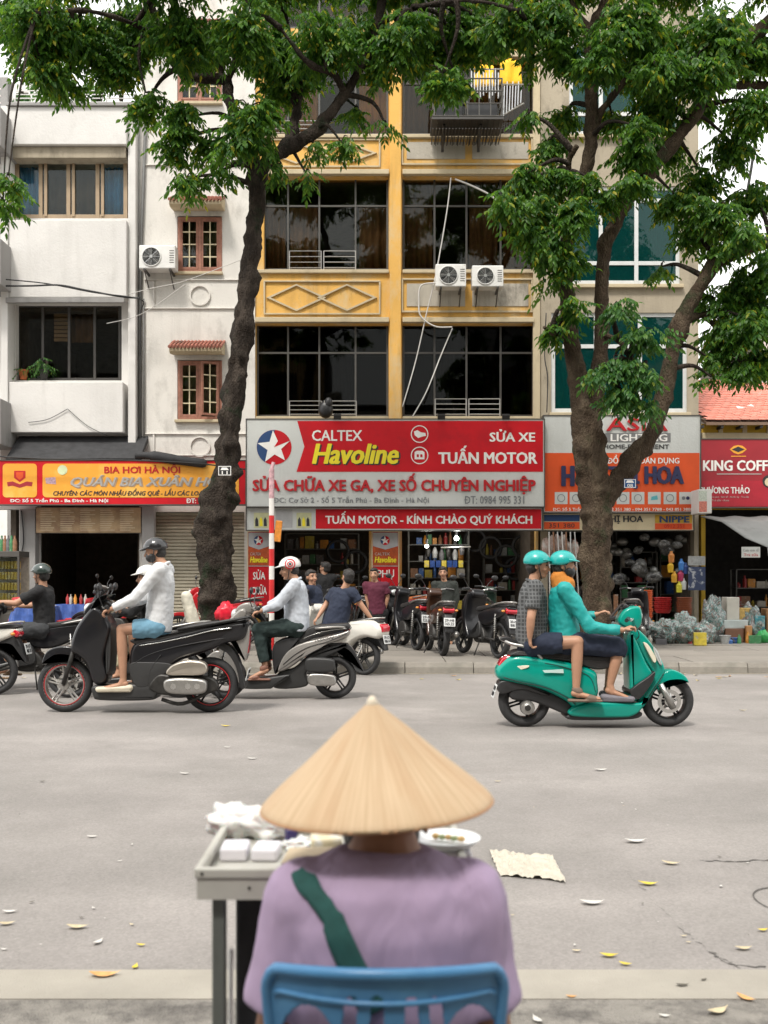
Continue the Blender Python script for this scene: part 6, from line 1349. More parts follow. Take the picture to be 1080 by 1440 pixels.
def person(label, Yc, J, lat=(0, 1, 0), face=(-1, 0, 0), tilt=0, skin=SKIN, sw=.175, hw=.09, group=None, vox=.008, top=None, bottom=None, shoes=None, helmet=None, hair=True, mask=False, k=1.0, sleeve='long', legs='long', collar=False, handn=(0, 0, -1), belly=1.0):
    """J: pixel joints. head, neck, pelvis; nA/fA = near/far arm [elbow, wrist, fingertip]; nL/fL = near/far leg [knee, ankle, toe]; optional third value = depth offset"""
    lat = Vector(lat).normalized(); f = Vector(face).normalized()
    def P(q, dy=0): return PT(q[0], q[1], Yc)+Vector((0, (q[2] if len(q) > 2 else 0)+dy, 0))
    hd, nk, pv = P(J['head']), P(J['neck']), P(J['pelvis'])
    t = athing('person', label, 'person', (pv.x, pv.y, 0 if 'nL' in J else GZ), group)
    up = (hd-nk).normalized(); up = Vector((up.x*.4+math.sin(tilt)*f.x, 0, 1)).normalized(); rt = up.cross(f).normalized(); f = rt.cross(up); Mh = Matrix((f, rt, up)).transposed()   # local x=face, y=side, z=up
    sp = (nk-pv); spn = sp.normalized()
    body = MB(); hk = k
    H_ = lambda v: hd+Mh @ Vector(v)*hk
    body.sph(H_((-.008, 0, .028)), (.096*hk, .076*hk, .093*hk), 18, 12, Mh); ecap(body, H_((.02, 0, -.02)), H_((.048, 0, -.085)), (.062*hk, .06*hk), (.032*hk, .036*hk), rt)
    body.sph(H_((.06, 0, -.012)), (.036*hk, .05*hk, .055*hk), 12, 8, Mh); ecap(body, H_((.088, 0, .018)), H_((.112, 0, -.026)), .008*hk, .0145*hk, rt, n=8); body.sph(H_((.098, 0, -.032)), (.015*hk, .018*hk, .009*hk), 8, 6, Mh)
    body.sph(H_((.088, 0, -.056)), (.012*hk, .025*hk, .0065*hk), 10, 6, Mh); body.sph(H_((.086, 0, -.066)), (.012*hk, .021*hk, .006*hk), 10, 6, Mh); body.sph(H_((.074, 0, -.095)), (.018*hk, .024*hk, .016*hk), 8, 6, Mh)
    for s in (1, -1):
        body.sph(H_((-.012, s*.078, -.006)), (.019*hk, .008*hk, .032*hk), 10, 7, Mh); body.sph(H_((.083, s*.032, .032)), (.012*hk, .026*hk, .007*hk), 8, 5, Mh); body.sph(H_((.06, s*.042, -.028)), (.028*hk, .02*hk, .02*hk), 8, 6, Mh)
    ecap(body, nk-up*.03, H_((-.012, 0, -.05)), .054*k, .05*k, rt)
    dp = J.get('drop', .055); sh = {1: nk-spn*dp-lat*sw*k, -1: nk-spn*dp+lat*sw*k}; hp = {1: pv-lat*hw*k, -1: pv+lat*hw*k}
    wst = pv.lerp(nk, .38); chs = pv.lerp(nk, .78)
    ecap(body, pv, wst, (.15*k, .11*k), (.125*k, .09*k), lat); ecap(body, wst, chs, (.125*k, .09*k), (.155*k, .105*k), lat); ecap(body, chs, nk, (.155*k, .10*k), (.06*k, .05*k), lat)
    top_, bot_ = MB(), MB(); has = top is not None
    if has:
        T_ = lambda a, c, r0, r1, cap=(1, 1): ecap(top_, a, c, r0, r1, lat, cap, 18)
        hem = pv.lerp(nk, J.get('hem', -.04))
        T_(hem, wst, (.175*k*belly, .135*k*belly), (.16*k*belly, .13*k*belly), (0, 1)); T_(wst, chs, (.16*k*belly, .13*k*belly), (.18*k, .13*k)); T_(chs, nk-spn*.004, (.18*k, .125*k), (.078*k, .072*k), (1, 0))
        ecap(top_, sh[1], sh[-1], (.075*k, .07*k), (.075*k, .07*k), (0, 0, 1))
    for key, s in (('nA', 1), ('fA', -1)):
        if key not in J: continue
        el, wr, ft = P(J[key][0], -s*.02 if lat.y else 0), P(J[key][1]), P(J[key][2])
        ecap(body, sh[s], el, .052*k, .041*k, lat); ecap(body, el, wr, (.041*k), (.025*k), lat, mid=(.041*k, .039*k))
        hand(body, wr, (ft-wr), J.get('hn', handn), J.get('curl', 1.0), 1 if s > 0 else -1, k*.95)
        if has:
            ecap(top_, sh[s], sh[s].lerp(el, .5), (.078*k, .078*k), (.072*k, .068*k), lat)
            if sleeve == 'long': ecap(top_, sh[s].lerp(el, .45), el, .07*k, .061*k, lat); ecap(top_, el, el.lerp(wr, .93), .061*k, .042*k, lat, (1, 0))
            elif sleeve == 'short': ecap(top_, sh[s].lerp(el, .45), sh[s].lerp(el, .72), .072*k, .075*k, lat, (1, 0))
    for key, s in (('nL', 1), ('fL', -1)):
        if key not in J: continue
        kn, an, toe = P(J[key][0]), P(J[key][1]), P(J[key][2])
        ecap(body, hp[s], kn, .085*k, .056*k, lat); ecap(body, kn, an, .054*k, .034*k, lat, mid=(.056*k, .054*k))
        fd = (toe-an); heel = an+Vector((-fd.x*.22, 0, -.045*k))
        ecap(body, an+Vector((0, 0, -.01)), heel.lerp(toe, .25), .036*k, .036*k, lat); ecap(body, heel.lerp(toe, .1), toe, (.034*k, .030*k), (.042*k, .018*k), lat)
        if bottom:
            e = {'long': 1.0, 'short': .68, 'knee': 1.0}[legs]
            ecap(bot_, hp[s], hp[s].lerp(kn, e), .112*k, (.088 if legs == 'long' else .098)*k, lat, (1, 0 if legs != 'long' else 1), 16)
            if legs == 'long': ecap(bot_, kn, kn.lerp(an, .9), .084*k, .062*k, lat, (1, 0), 16)
            if legs == 'knee': ecap(bot_, kn, kn.lerp(an, .22), .084*k, .08*k, lat, (1, 0), 16)
        if shoes:
            m_ = MB(); lo = min(toe.z, heel.z)-.03*k
            dd = Vector((fd.x, fd.y, 0)).normalized(); a0 = Vector((heel.x, heel.y, lo+.012))-dd*.02; a1 = Vector((toe.x, toe.y, lo+.012))+dd*.02
            ecap(m_, a0, a1, (.040*k, .016*k), (.047*k, .014*k), lat)
            if shoes[1] != 'sandal': ecap(m_, a0+Vector((0, 0, .03)), a1+Vector((0, 0, .018)), (.044*k, .034*k), (.048*k, .026*k), lat)
            else: ecap(m_, a0.lerp(a1, .62)+Vector((0, 0, .028)), a0.lerp(a1, .80)+Vector((0, 0, .02)), (.049*k, .034*k), (.049*k, .028*k), lat); ecap(m_, an+Vector((0, 0, -.02)), an+dd*.02+Vector((0, 0, -.035)), .043*k, .043*k, lat)
            cloth(m_, 'shoe', shoes[0], t, .008, 0)
    if bottom:
        ecap(bot_, pv-spn*.05, pv.lerp(nk, .22), (.168*k, .128*k), (.15*k, .118*k), lat, (1, 0), 18)
    o = cloth(body, 'body', skin, t, vox, 0, it=2)
    if has:
        q = cloth(top_, 'top', top, t, .011, .027)
        if collar:
            m_ = MB(); c = nk+up*.005; m_.tube([c+Mh @ Vector((.062*math.cos(a), .066*math.sin(a), -.012+.02*math.cos(a)*-1))*k for a in np.linspace(0.25, 6.03, 14)], .017*k*(1.5 if not isinstance(collar, bool) else 1), 7); cloth(m_, 'collar', collar if not isinstance(collar, bool) else top, t, .007, 0)
    if bottom: cloth(bot_, 'trousers' if legs == 'long' else 'shorts', bottom, t, .011, .030)
    if mask:
        m_ = MB(); m_.sph(H_((.047, 0, -.05)), (.066*hk, .070*hk, .062*hk), 18, 12, Mh); cloth(m_, 'mask', M['black'] if mask is True else mask, t, .008, .004)
    else:
        for s in (1, -1): m_ = MB(); m_.sph(H_((.079, s*.031, .014)), (.011*hk, .014*hk, .007*hk), 10, 6, Mh); m_.build('eye', M['inkk'], t, smooth=True)
        for s in (1, -1): m_ = MB(); m_.tube([H_((.088, s*.014, .036)), H_((.09, s*.034, .041)), H_((.076, s*.05, .035))], .0045*hk, 5); m_.build('eyebrow', HAIR, t, smooth=True)
        m_ = MB(); m_.tube([H_((.092, -.022, -.061)), H_((.101, 0, -.060)), H_((.092, .022, -.061))], .0032*hk, 5); m_.build('lips', pm('lips', (.28, .08, .07), .5), t, smooth=True)
    if hair:
        m_ = MB(); m_.sph(H_((-.022, 0, .040)), (.100*hk, .084*hk, .092*hk), 18, 12, Mh)
        if hair != 'nape': m_.sph(H_((-.045, 0, -.02)), (.065*hk, .078*hk, .07*hk), 14, 9, Mh)
        else: m_.sph(H_((-.05, 0, -.03)), (.06*hk, .07*hk, .06*hk), 14, 9, Mh)
        if not helmet: m_.sph(H_((.035, 0, .085)), (.06*hk, .066*hk, .035*hk), 12, 8, Mh)
        cloth(m_, 'hair', HAIR if hair in (True, 'nape') else hair, t, .009, .012, ctex2)
    if helmet:
        hm, visor = helmet[0], helmet[1]
        def shell(a, b, c, zc, n=26, m=11, off=0):
            vs_ = []
            for i in range(m+1):
                ph = (math.pi/2+.42)*i/m
                for j in range(n):
                    th = 2*math.pi*j/n; cut = 1 if i < m else 1
                    z = c*math.cos(ph); low = zc+z; fr = math.cos(th)
                    z2 = max(z, -.035+.055*max(0, fr)) if True else z
                    vs_.append(H_((-.012+(a+off)*math.sin(ph)*math.cos(th), (b+off)*math.sin(ph)*math.sin(th), zc+z2+off)))
            return vs_, [(i*n+j, (i+1)*n+j, (i+1)*n+(j+1) % n, i*n+(j+1) % n) for i in range(m) for j in range(n)]
        m_ = MB(); m_.add(*shell(.128, .108, .108, .040)); o = m_.build('helmet', hm, t, smooth=True, fix=True)
        sl = o.modifiers.new('s', 'SOLIDIFY'); sl.thickness = .014*hk; sl.offset = -1
        m_ = MB(); ns = 16; vs_ = []
        if visor:
            vl, vz = visor
            for j in range(ns+1):
                th = -1.15+2.3*j/ns; c_, s_ = math.cos(th), math.sin(th)
                vs_ += [H_((-.012+.122*c_, .105*s_, .066)), H_((-.012+(.126+vl*max(0, c_)**1.2)*c_, .112*s_, vz))]
            m_.add(vs_, [(2*j, 2*j+1, 2*j+3, 2*j+2) for j in range(ns)]); v = m_.build('visor', helmet[2] if len(helmet) > 2 else hm, o, smooth=True, fix=False); q = v.modifiers.new('s', 'SOLIDIFY'); q.thickness = .006
        m_ = MB()
        for s in (1, -1): m_.tube([H_((.0, s*.098, .02)), H_((.02, s*.078, -.05)), H_((.045, s*.03, -.112)), H_((.05, 0, -.118))], .0055*hk, 5)
        m_.build('chin_strap', M['black'], o, smooth=True)
        if len(helmet) > 3:       # target rings on both sides
            for s in (1, -1):
                for r0, r1, mt in ((.062, .048, 'inkr'), (.034, .022, 'inkr'), (.014, .001, 'inkk')):
                    m_ = MB(); vs_ = []
                    for rr in (r0, r1):
                        for j in range(24):
                            a_ = 2*math.pi*j/24; lx, lz = -.015+rr*math.cos(a_), .055+rr*math.sin(a_)
                            u = ((lx+.012)/.129)**2+((lz-.04)/.109)**2; vs_.append(H_((lx, s*(.1095*math.sqrt(max(0, 1-u))+.0012), lz)))
                    m_.add(vs_, [(j, (j+1) % 24, 24+(j+1) % 24, 24+j) for j in range(24)]); m_.build('ring_decal', M[mt], o, fix=False)
    t['_hd'] = 0
    return t, dict(hd=hd, nk=nk, pv=pv, sh=sh, M=Mh)
def shirtm(name, c, var=.06, **k): return pm(name, c, .85, var=var, scale=6, bump=.12, bscale=300, **k)
def stripes(name, c1, c2, freq, axis=0, lo=.46, hi=.54, extra=None):
    if name in MATS: return MATS[name]
    m = pm(name, c1, .85, var=.08, scale=6); t = m.node_tree; b = t.nodes['Principled BSDF']; l = t.links; src = b.inputs['Base Color'].links[0].from_socket
    for (fr, ax) in ([(freq, axis)]+([(freq*.8, 2)] if extra else [])):
        tc = nd(t, 'ShaderNodeTexCoord'); wv_ = nd(t, 'ShaderNodeTexWave', wave_type='BANDS', bands_direction='XYZ'[ax]); wv_.inputs['Scale'].default_value = fr; wv_.inputs['Distortion'].default_value = 1.2; wv_.inputs['Detail'].default_value = 1; wv_.inputs['Detail Scale'].default_value = .6
        l.new(tc.outputs['Object'], wv_.inputs['Vector']); r = nd(t, 'ShaderNodeMapRange'); r.inputs['From Min'].default_value = lo; r.inputs['From Max'].default_value = hi; l.new(wv_.outputs['Fac'], r.inputs['Value'])
        x = nd(t, 'ShaderNodeMix', data_type='RGBA'); l.new(r.outputs[0], x.inputs[0]); l.new(src, x.inputs[6]); x.inputs[7].default_value = (*c2, 1); src = x.outputs[2]
    l.new(src, b.inputs['Base Color']); return m
WSH = shirtm('white_linen', (.62, .63, .64)); GSH = stripes('grey_striped_shirt', (.50, .53, .57), (.40, .43, .48), 22, 0)
TEALJ = pm('teal_jacket', (.008, .30, .285), .6, var=.1, scale=8); ORG = shirtm('orange_hood', (.55, .20, .03)); PLAID = stripes('charcoal_plaid', (.04, .042, .043), (.11, .113, .115), 11, 0, .6, .9, True)
NAVY = shirtm('navy_cotton', (.015, .022, .045)); BLK = shirtm('black_cotton', (.012, .012, .013)); DEN = shirtm('light_denim', (.13, .27, .37)); GREENP = shirtm('dark_green_trousers', (.014, .028, .026))
LIL = shirtm('lilac_cotton', (.385, .29, .425))
_lt = LIL.node_tree; _lb = _lt.nodes['Principled BSDF']; _tc = nd(_lt, 'ShaderNodeTexCoord'); _mp = nd(_lt, 'ShaderNodeMapping'); _mp.inputs['Rotation'].default_value = (0, .5, 0); _mp.inputs['Scale'].default_value = (1, 1, .35); _lt.links.new(_tc.outputs['Object'], _mp.inputs[0])
_nn = nd(_lt, 'ShaderNodeTexNoise'); _nn.inputs['Scale'].default_value = 9; _nn.inputs['Detail'].default_value = 3; _nn.inputs['Distortion'].default_value = .8; _lt.links.new(_mp.outputs[0], _nn.inputs[0])
_bb = nd(_lt, 'ShaderNodeBump'); _bb.inputs['Strength'].default_value = .7; _bb.inputs['Distance'].default_value = .03; _lt.links.new(_nn.outputs['Fac'], _bb.inputs['Height']); _lt.links.new(_bb.outputs[0], _lb.inputs['Normal'])
BEI = shirtm('beige_trousers', (.45, .40, .27)); BLU = shirtm('light_blue_shirt', (.18, .32, .45)); MAR = shirtm('maroon_shirt', (.09, .012, .03)); CHARC = shirtm('charcoal_shorts', (.04, .042, .045)); GRN = shirtm('green_cloth', (.02, .08, .04))
HB = pm('helmet_black', (.02, .02, .022), .22, coat=.6, var=.05); HT = pm('helmet_teal', (.01, .34, .32), .3, coat=.4, var=.05); HW = pm('helmet_white', (.66, .66, .63), .3, coat=.4, var=.05); HG = pm('helmet_dark_green', (.025, .04, .035), .25, coat=.6)
q3 = lambda ox, oy, s: (lambda L_: [(ox+a/s, oy+b/s)+tuple(r) for a, b, *r in L_])
A3 = q3(0, 700, 3); A4 = q3(320, 720, 4.5); A5 = q3(670, 750, 3.2727)
# man in white shirt on the black scooter
person('man in black helmet and mask, white open shirt and denim shorts riding the black scooter', YA, dict(
    head=A3([(655, 226)])[0], neck=A3([(690, 282)])[0], pelvis=A3([(668, 548)])[0], hem=-.06,
    nA=A3([(588, 425, -.22), (502, 465, -.27), (425, 492, -.27)]), fA=A3([(600, 420, .2), (510, 455, .26), (440, 480, .26)]),
    nL=A3([(528, 552, -.14), (535, 758, -.14), (440, 800, -.16)]), fL=A3([(545, 560, .14), (560, 760, .14), (470, 800, .16)])),
    top=WSH, bottom=DEN, legs='short', shoes=(pm('cream_clog', (.6, .54, .42), .6), 'shoe'), helmet=(HB, (.05, .04)), mask=True, face=(-1, -.12, 0), collar=True, belly=1.05)
# rider in striped shirt, white target helmet
person('man in white helmet with red rings and grey striped shirt riding the silver scooter', YB, dict(
    head=A4([(392, 362)])[0], neck=A4([(432, 430)])[0], pelvis=A4([(438, 722)])[0], hem=-.10,
    nA=A4([(330, 585, -.22), (230, 620, -.27), (150, 645, -.27)]), fA=A4([(325, 560, .2), (240, 600, .25), (160, 625, .25)]),
    nL=A4([(205, 745, -.13), (245, 965, -.13), (155, 1042, -.14)]), fL=A4([(215, 755, .13), (250, 965, .13), (170, 1040, .14)])),
    top=GSH, bottom=GREENP, legs='long', shoes=(pm('brown_sandal', (.2, .09, .06), .6), 'sandal'), helmet=(HW, (.06, .05), HW, 1), face=(-1, -.12, 0), collar=True, belly=1.12)
# teal pair
person('rider in teal jacket, orange hood and teal helmet driving the teal scooter', YC, dict(
    head=A5([(402, 150)])[0], neck=A5([(392, 232)])[0], pelvis=A5([(405, 500)])[0], hem=-.06,
    nA=A5([(500, 428, -.22), (640, 438, -.28), (712, 408, -.28)]), fA=A5([(470, 400, .18), (568, 375, .12), (640, 345, .08)]),
    nL=A5([(640, 520, -.13), (600, 690, -.13), (690, 752, -.15)]), fL=A5([(650, 525, .13), (620, 700, .13), (700, 752, .14)])),
    top=TEALJ, bottom=NAVY, legs='knee', shoes=(pm('grey_clog', (.16, .15, .17), .7), 'shoe'), helmet=(HT, (.035, .05)), mask=M['black'], face=(1, -.12, 0), collar=ORG, belly=1.08)
_hb = [o for o in COL.objects if o.get('label', '').startswith('rider in teal jacket')][0]
m_ = MB(); ecap(m_, PT(670+385/3.27, 750+205/3.27, YC), PT(670+400/3.27, 750+238/3.27, YC), (.085, .095), (.10, .115), (0, 1, 0)); cloth(m_, 'hood', ORG, _hb, .009, .02)
person('passenger in charcoal plaid shirt and dark shorts with teal helmet on the teal scooter', YC, dict(
    head=A5([(282, 150)])[0], neck=A5([(262, 222)])[0], pelvis=A5([(250, 508)])[0], hem=-.04,
    nA=A5([(232, 385, -.24), (228, 470, -.24), (236, 535, -.2)]), fA=A5([(245, 385, .24), (240, 470, .22), (245, 520, .2)]),
    nL=A5([(446, 492, -.2), (440, 700, -.2), (540, 748, -.23)]), fL=A5([(446, 500, .2), (440, 705, .2), (530, 748, .22)]), hn=(1, 0, 0)),
    top=PLAID, bottom=NAVY, legs='short', sleeve='short', shoes=(pm('brown_strap_sandal', (.16, .11, .08), .7), 'sandal'), helmet=(HT, (.02, .06)), face=(1, -.1, -.12), skin=SKIN, belly=1.12, collar=True)
m_ = MB(); c_ = PT(670+345/3.27, 750+270/3.27, YC-.165); m_.obox(c_, (.16, .012, .035), ry=.05)
# black shirted rider, far left
person('man in black helmet, black tee shirt and charcoal shorts at the far left', 12.6, dict(
    head=(58, 808), neck=(61, 825), pelvis=(62, 884), nA=[(32, 848, -.2), (8, 846, -.26), (-4, 850, -.27)], fA=[(38, 852, .2), (18, 853, .24), (4, 855, .24)],
    nL=[(26, 888, -.14), (12, 934, -.14), (-8, 950, -.15)], fL=[(30, 890, .14), (18, 934, .14), (2, 948, .15)]),
    top=BLK, bottom=CHARC, legs='knee', sleeve='short', helmet=(HG, (.03, .05)), face=(-1, .35, 0), shoes=(pm('tan_sandal', (.3, .2, .12), .7), 'sandal'), vox=.009)
person('half hidden rider in white cap helmet and beige trousers beyond the black scooter', 11.6, dict(
    head=(206, 812), neck=(212, 828), pelvis=(214, 893), nA=[(190, 862, -.2), (172, 858, -.25), (160, 856, -.25)], fA=[(192, 862, .2), (175, 858, .25), (163, 856, .25)],
    nL=[(170, 893, -.14), (172, 940, -.14), (150, 955, -.15)], fL=[(176, 895, .14), (178, 940, .14), (158, 953, .15)]),
    top=BLK, bottom=BEI, legs='long', helmet=(HW, (.06, .05)), face=(-1, -.3, 0), shoes=(M['black'], 'shoe'), vox=.009)
m_ = MB(); ecap(m_, PT(262, 838, 11.75), PT(274, 886, 11.75), (.10, .06), (.15, .09), (0, 1, 0)); o = cloth(m_, 'cloth_bag', pm('cream_canvas', (.58, .54, .44), .8, var=.1), None, .014, .02); tag(o, 'cream cloth bag slung behind the white shirt rider', 'bag')
# navy mechanic on the cream scooter
person('man in navy tee shirt twisting on the cream scooter with a hand on its rail', 14.3, dict(
    head=(489, 812), neck=(484, 828), pelvis=(470, 884), nA=[(508, 850, -.1), (524, 872, -.12), (530, 882, -.12)], fA=[(458, 850, .1), (447, 868, 0), (440, 876, 0)],
    nL=[(446, 892, -.15), (448, 930, -.2), (432, 943, -.22)], fL=[(440, 890, .2), (430, 930, .2), (415, 943, .2)]),
    lat=(-.8, .6, 0), face=(-.5, .85, -.2), top=NAVY, bottom=BLK, legs='long', sleeve='short', shoes=(M['black'], 'shoe'), vox=.01, belly=1.15)
person('person in black tee shirt standing with back turned inside the left shop bay', 19, dict(
    head=(457, 799), neck=(456, 808), pelvis=(456, 850), nA=[(446, 828), (440, 846), (436, 852)], fA=[(468, 828), (464, 846), (456, 850)], nL=[(452, 874), (452, 892), (448, 896)], fL=[(460, 874), (460, 892), (464, 896)]),
    lat=(-1, 0, 0), face=(-.8, .5, -.1), top=BLK, bottom=NAVY, sleeve='short', shoes=(M['black'], 'shoe'), vox=.012)
person('youth in maroon shirt looking down in front of the middle red banner', 18.2, dict(
    head=(526, 808), neck=(528, 819), pelvis=(531, 862), nA=[(516, 840), (520, 858), (526, 862)], fA=[(545, 840), (541, 858), (535, 862)], nL=[(524, 880), (524, 902), (522, 906)], fL=[(538, 880), (538, 902), (540, 906)]),
    lat=(1, 0, 0), face=(-.15, -1, -.35), top=MAR, bottom=BLK, sleeve='short', shoes=(M['black'], 'shoe'), vox=.012)
person('bearded looking man in dark green jacket standing in the right shop bay', 18.6, dict(
    head=(623, 806), neck=(625, 818), pelvis=(627, 862), nA=[(611, 842), (615, 860), (620, 864)], fA=[(642, 842), (639, 860), (634, 866)], nL=[(620, 882), (620, 902), (618, 906)], fL=[(634, 882), (634, 902), (636, 906)]),
    lat=(1, 0, 0), face=(-.1, -1, -.25), top=pm('dark_olive_jacket', (.022, .026, .022), .8, var=.2), bottom=BLK, shoes=(M['black'], 'shoe'), vox=.012)
bpy.data.objects[[o.name for o in COL.objects if o.get('label', '').startswith('bearded')][0]]['label'] = 'man in dark green jacket standing in the right bay of the motor shop'
person('grey haired man in light blue shirt sitting at the beer restaurant', 19.5, dict(
    head=(144, 832), neck=(141, 843), pelvis=(136, 878), nA=[(150, 860), (142, 872), (134, 874)], fA=[(122, 860), (122, 872), (128, 874)], nL=[(120, 884), (120, 903), (114, 906)], fL=[(128, 884), (128, 903), (122, 906)]),
    lat=(.9, -.3, 0), face=(.6, .5, -.3), top=BLU, bottom=NAVY, sleeve='short', hair=pm('grey_hair', (.2, .19, .18), .6), shoes=(M['black'], 'shoe'), vox=.012)
person('crouching mechanic in dark tee shirt reaching toward the cream scooter', 15.6, dict(
    head=(438, 812), neck=(440, 824), pelvis=(448, 876), nA=[(444, 852), (456, 866), (462, 868)], fA=[(432, 852), (442, 868), (450, 872)], nL=[(432, 880), (440, 908), (430, 913)], fL=[(440, 884), (450, 908), (442, 914)]),
    lat=(.3, 1, 0), face=(.5, -.6, -.5), top=NAVY, bottom=BLK, sleeve='short', shoes=(M['black'], 'shoe'), vox=.011)
# ================================================================ the street vendor, her chair and her table
YV = 1.62
vp, J_ = person('street vendor seen from behind in lilac tee shirt under a conical straw hat', YV, dict(
    head=(536, 1160, .075), neck=(540, 1186), pelvis=(540, 1650), hem=-.02, drop=.096,
    nA=[(388, 1470), (400, 1560, .24), (415, 1550, .34)], fA=[(690, 1470), (690, 1560, .24), (675, 1550, .34)],
    nL=[(470, 1690, .40), (470, 2000, .34), (470, 2020, .5)], fL=[(610, 1690, .40), (610, 2000, .34), (610, 2020, .5)], hn=(0, 0, -1)),
    lat=(1, 0, 0), face=(0, 1, .02), sw=.132, hw=.09, vox=.006, top=LIL, bottom=BLK, legs='long', sleeve='short', shoes=(M['black'], 'shoe'), hair='nape', skin=SKIN2, belly=1.0, k=.95)
for o in KIDS[vp.name]:
    if o.name.startswith('top'):
        o.modifiers['r'].voxel_size = .007; o.modifiers['d'].strength = .012; o.modifiers['d2'].strength = .004; o.modifiers['s'].iterations = 12; VTOP = o
        tx = bpy.data.textures.new('long_folds', 'CLOUDS'); tx.noise_scale = .16; tx.noise_depth = 2; o.modifiers['d'].texture = tx
mb = MB(); pts = [(414, 1214), (434, 1248), (455, 1284), (473, 1318), (492, 1352), (512, 1388), (530, 1420)]; P_ = [PT(a, b, 1.57-.07*min(1, i_/14)) for i_, (a, b) in enumerate(spl(pts, 6, False))]; W_ = 20/FP*1.52; vs_ = []
for i, p in enumerate(P_):
    d = (P_[min(i+1, len(P_)-1)]-P_[max(i-1, 0)]).normalized(); s = Vector((-d.z, 0, d.x))
    vs_ += [p+s*W_*k for k in (-1, -.5, 0, .5, 1)]
mb.add(vs_, [(5*i+j, 5*i+j+1, 5*i+j+6, 5*i+j+5) for i in range(len(P_)-1) for j in range(4)])
st = mb.build('shoulder_strap', pm('dark_green_webbing', (.012, .075, .068), .8, var=.15, scale=60, bump=.3, bscale=400), vp, smooth=True, fix=False)
sw_ = st.modifiers.new('w', 'SHRINKWRAP'); sw_.target = VTOP; sw_.wrap_method = 'NEAREST_SURFACEPOINT'; sw_.wrap_mode = 'ABOVE_SURFACE'; sw_.offset = .005
so_ = st.modifiers.new('t', 'SOLIDIFY'); so_.thickness = .003; so_.offset = 0
# hat
hm = bpy.data.materials.new('straw'); hm.use_nodes = True; t = hm.node_tree; b = t.nodes['Principled BSDF']; l = t.links
tc = nd(t, 'ShaderNodeTexCoord'); gr = nd(t, 'ShaderNodeTexGradient', gradient_type='RADIAL'); l.new(tc.outputs['Object'], gr.inputs[0])
sx = nd(t, 'ShaderNodeSeparateXYZ'); l.new(tc.outputs['Object'], sx.inputs[0])
def strawnoise(fa, fz, det):
    m1 = nd(t, 'ShaderNodeMath', operation='MULTIPLY'); m1.inputs[1].default_value = fa; l.new(gr.outputs['Fac'], m1.inputs[0]); m2 = nd(t, 'ShaderNodeMath', operation='MULTIPLY'); m2.inputs[1].default_value = fz; l.new(sx.outputs['Z'], m2.inputs[0])
    cb = nd(t, 'ShaderNodeCombineXYZ'); l.new(m1.outputs[0], cb.inputs[0]); l.new(m2.outputs[0], cb.inputs[1]); n = nd(t, 'ShaderNodeTexNoise'); n.inputs['Scale'].default_value = 1; n.inputs['Detail'].default_value = det; l.new(cb.outputs[0], n.inputs[0]); return n.outputs['Fac']
r = nd(t, 'ShaderNodeValToRGB'); e = r.color_ramp.elements; e[0].position = .22; e[0].color = (.44, .30, .17, 1); e[1].position = .66; e[1].color = (.61, .455, .295, 1); l.new(strawnoise(170, 5, 4), r.inputs[0])
r2 = nd(t, 'ShaderNodeMapRange'); r2.inputs['From Min'].default_value = .45; r2.inputs['From Max'].default_value = .75; r2.inputs['To Max'].default_value = .6; l.new(strawnoise(14, 6, 3), r2.inputs['Value'])
x = nd(t, 'ShaderNodeMix', data_type='RGBA'); l.new(r2.outputs[0], x.inputs[0]); l.new(r.outputs[0], x.inputs[6]); x.inputs[7].default_value = (.46, .27, .14, 1); l.new(x.outputs[2], b.inputs['Base Color'])
b.inputs['Roughness'].default_value = .6; b.inputs['Specular IOR Level'].default_value = .3
bu = nd(t, 'ShaderNodeBump'); bu.inputs['Strength'].default_value = .5; bu.inputs['Distance'].default_value = .003; l.new(strawnoise(420, 8, 3), bu.inputs['Height']); l.new(bu.outputs[0], b.inputs['Normal'])
mb = MB(); n = 180; prof = [(0.0015, .2075), (.008, .203), (.03, .180), (.06, .150), (.09, .120), (.12, .090), (.15, .059), (.175, .034), (.195, .012), (.2015, .003), (.203, -.001), (.2, -.001), (.193, .006), (.15, .052), (.06, .143), (.001, .2)]
rs = np.random.RandomState(4); jit = rs.uniform(-1, 1, n)
for (r_, h_) in prof:
    for j in range(n):
        a = 2*math.pi*j/n; q = 1+.0035*jit[j]*(r_ > .02)+.006*math.sin(3*a+1); mb.v.append((r_*q*math.cos(a), r_*q*math.sin(a), h_+.0016*math.sin(h_*260)*(0 if r_ < .02 else 1)))
k = len(prof); mb.f = [(i*n+j, i*n+(j+1) % n, (i+1)*n+(j+1) % n, (i+1)*n+j) for i in range(k-1) for j in range(n)]; mb.m = [0]*len(mb.f)
hat = mb.build('conical_hat', hm, vp, smooth=True, fix=False)
YH = 1.69; hat.location = PT(530, 1129, YH); hat.rotation_euler = (R(-1.0), R(-2.5), .4); hat.scale = (.97, .97, .84)
mb = MB(); mb.tube([(.2015*math.cos(a), .2015*math.sin(a), -.0015) for a in np.linspace(0, 2*math.pi, 73)], .0028, 6); o = mb.build('rim_binding', pm('straw_binding', (.45, .24, .12), .6), hat, smooth=True)
mb = MB(); mb.lathe([(.0005, .217), (.004, .216), (.0075, .209), (.012, .199), (.011, .197)], 18); o = mb.build('hat_tip', pm('pale_tip', (.75, .66, .52), .6), hat, smooth=True, fix=False)
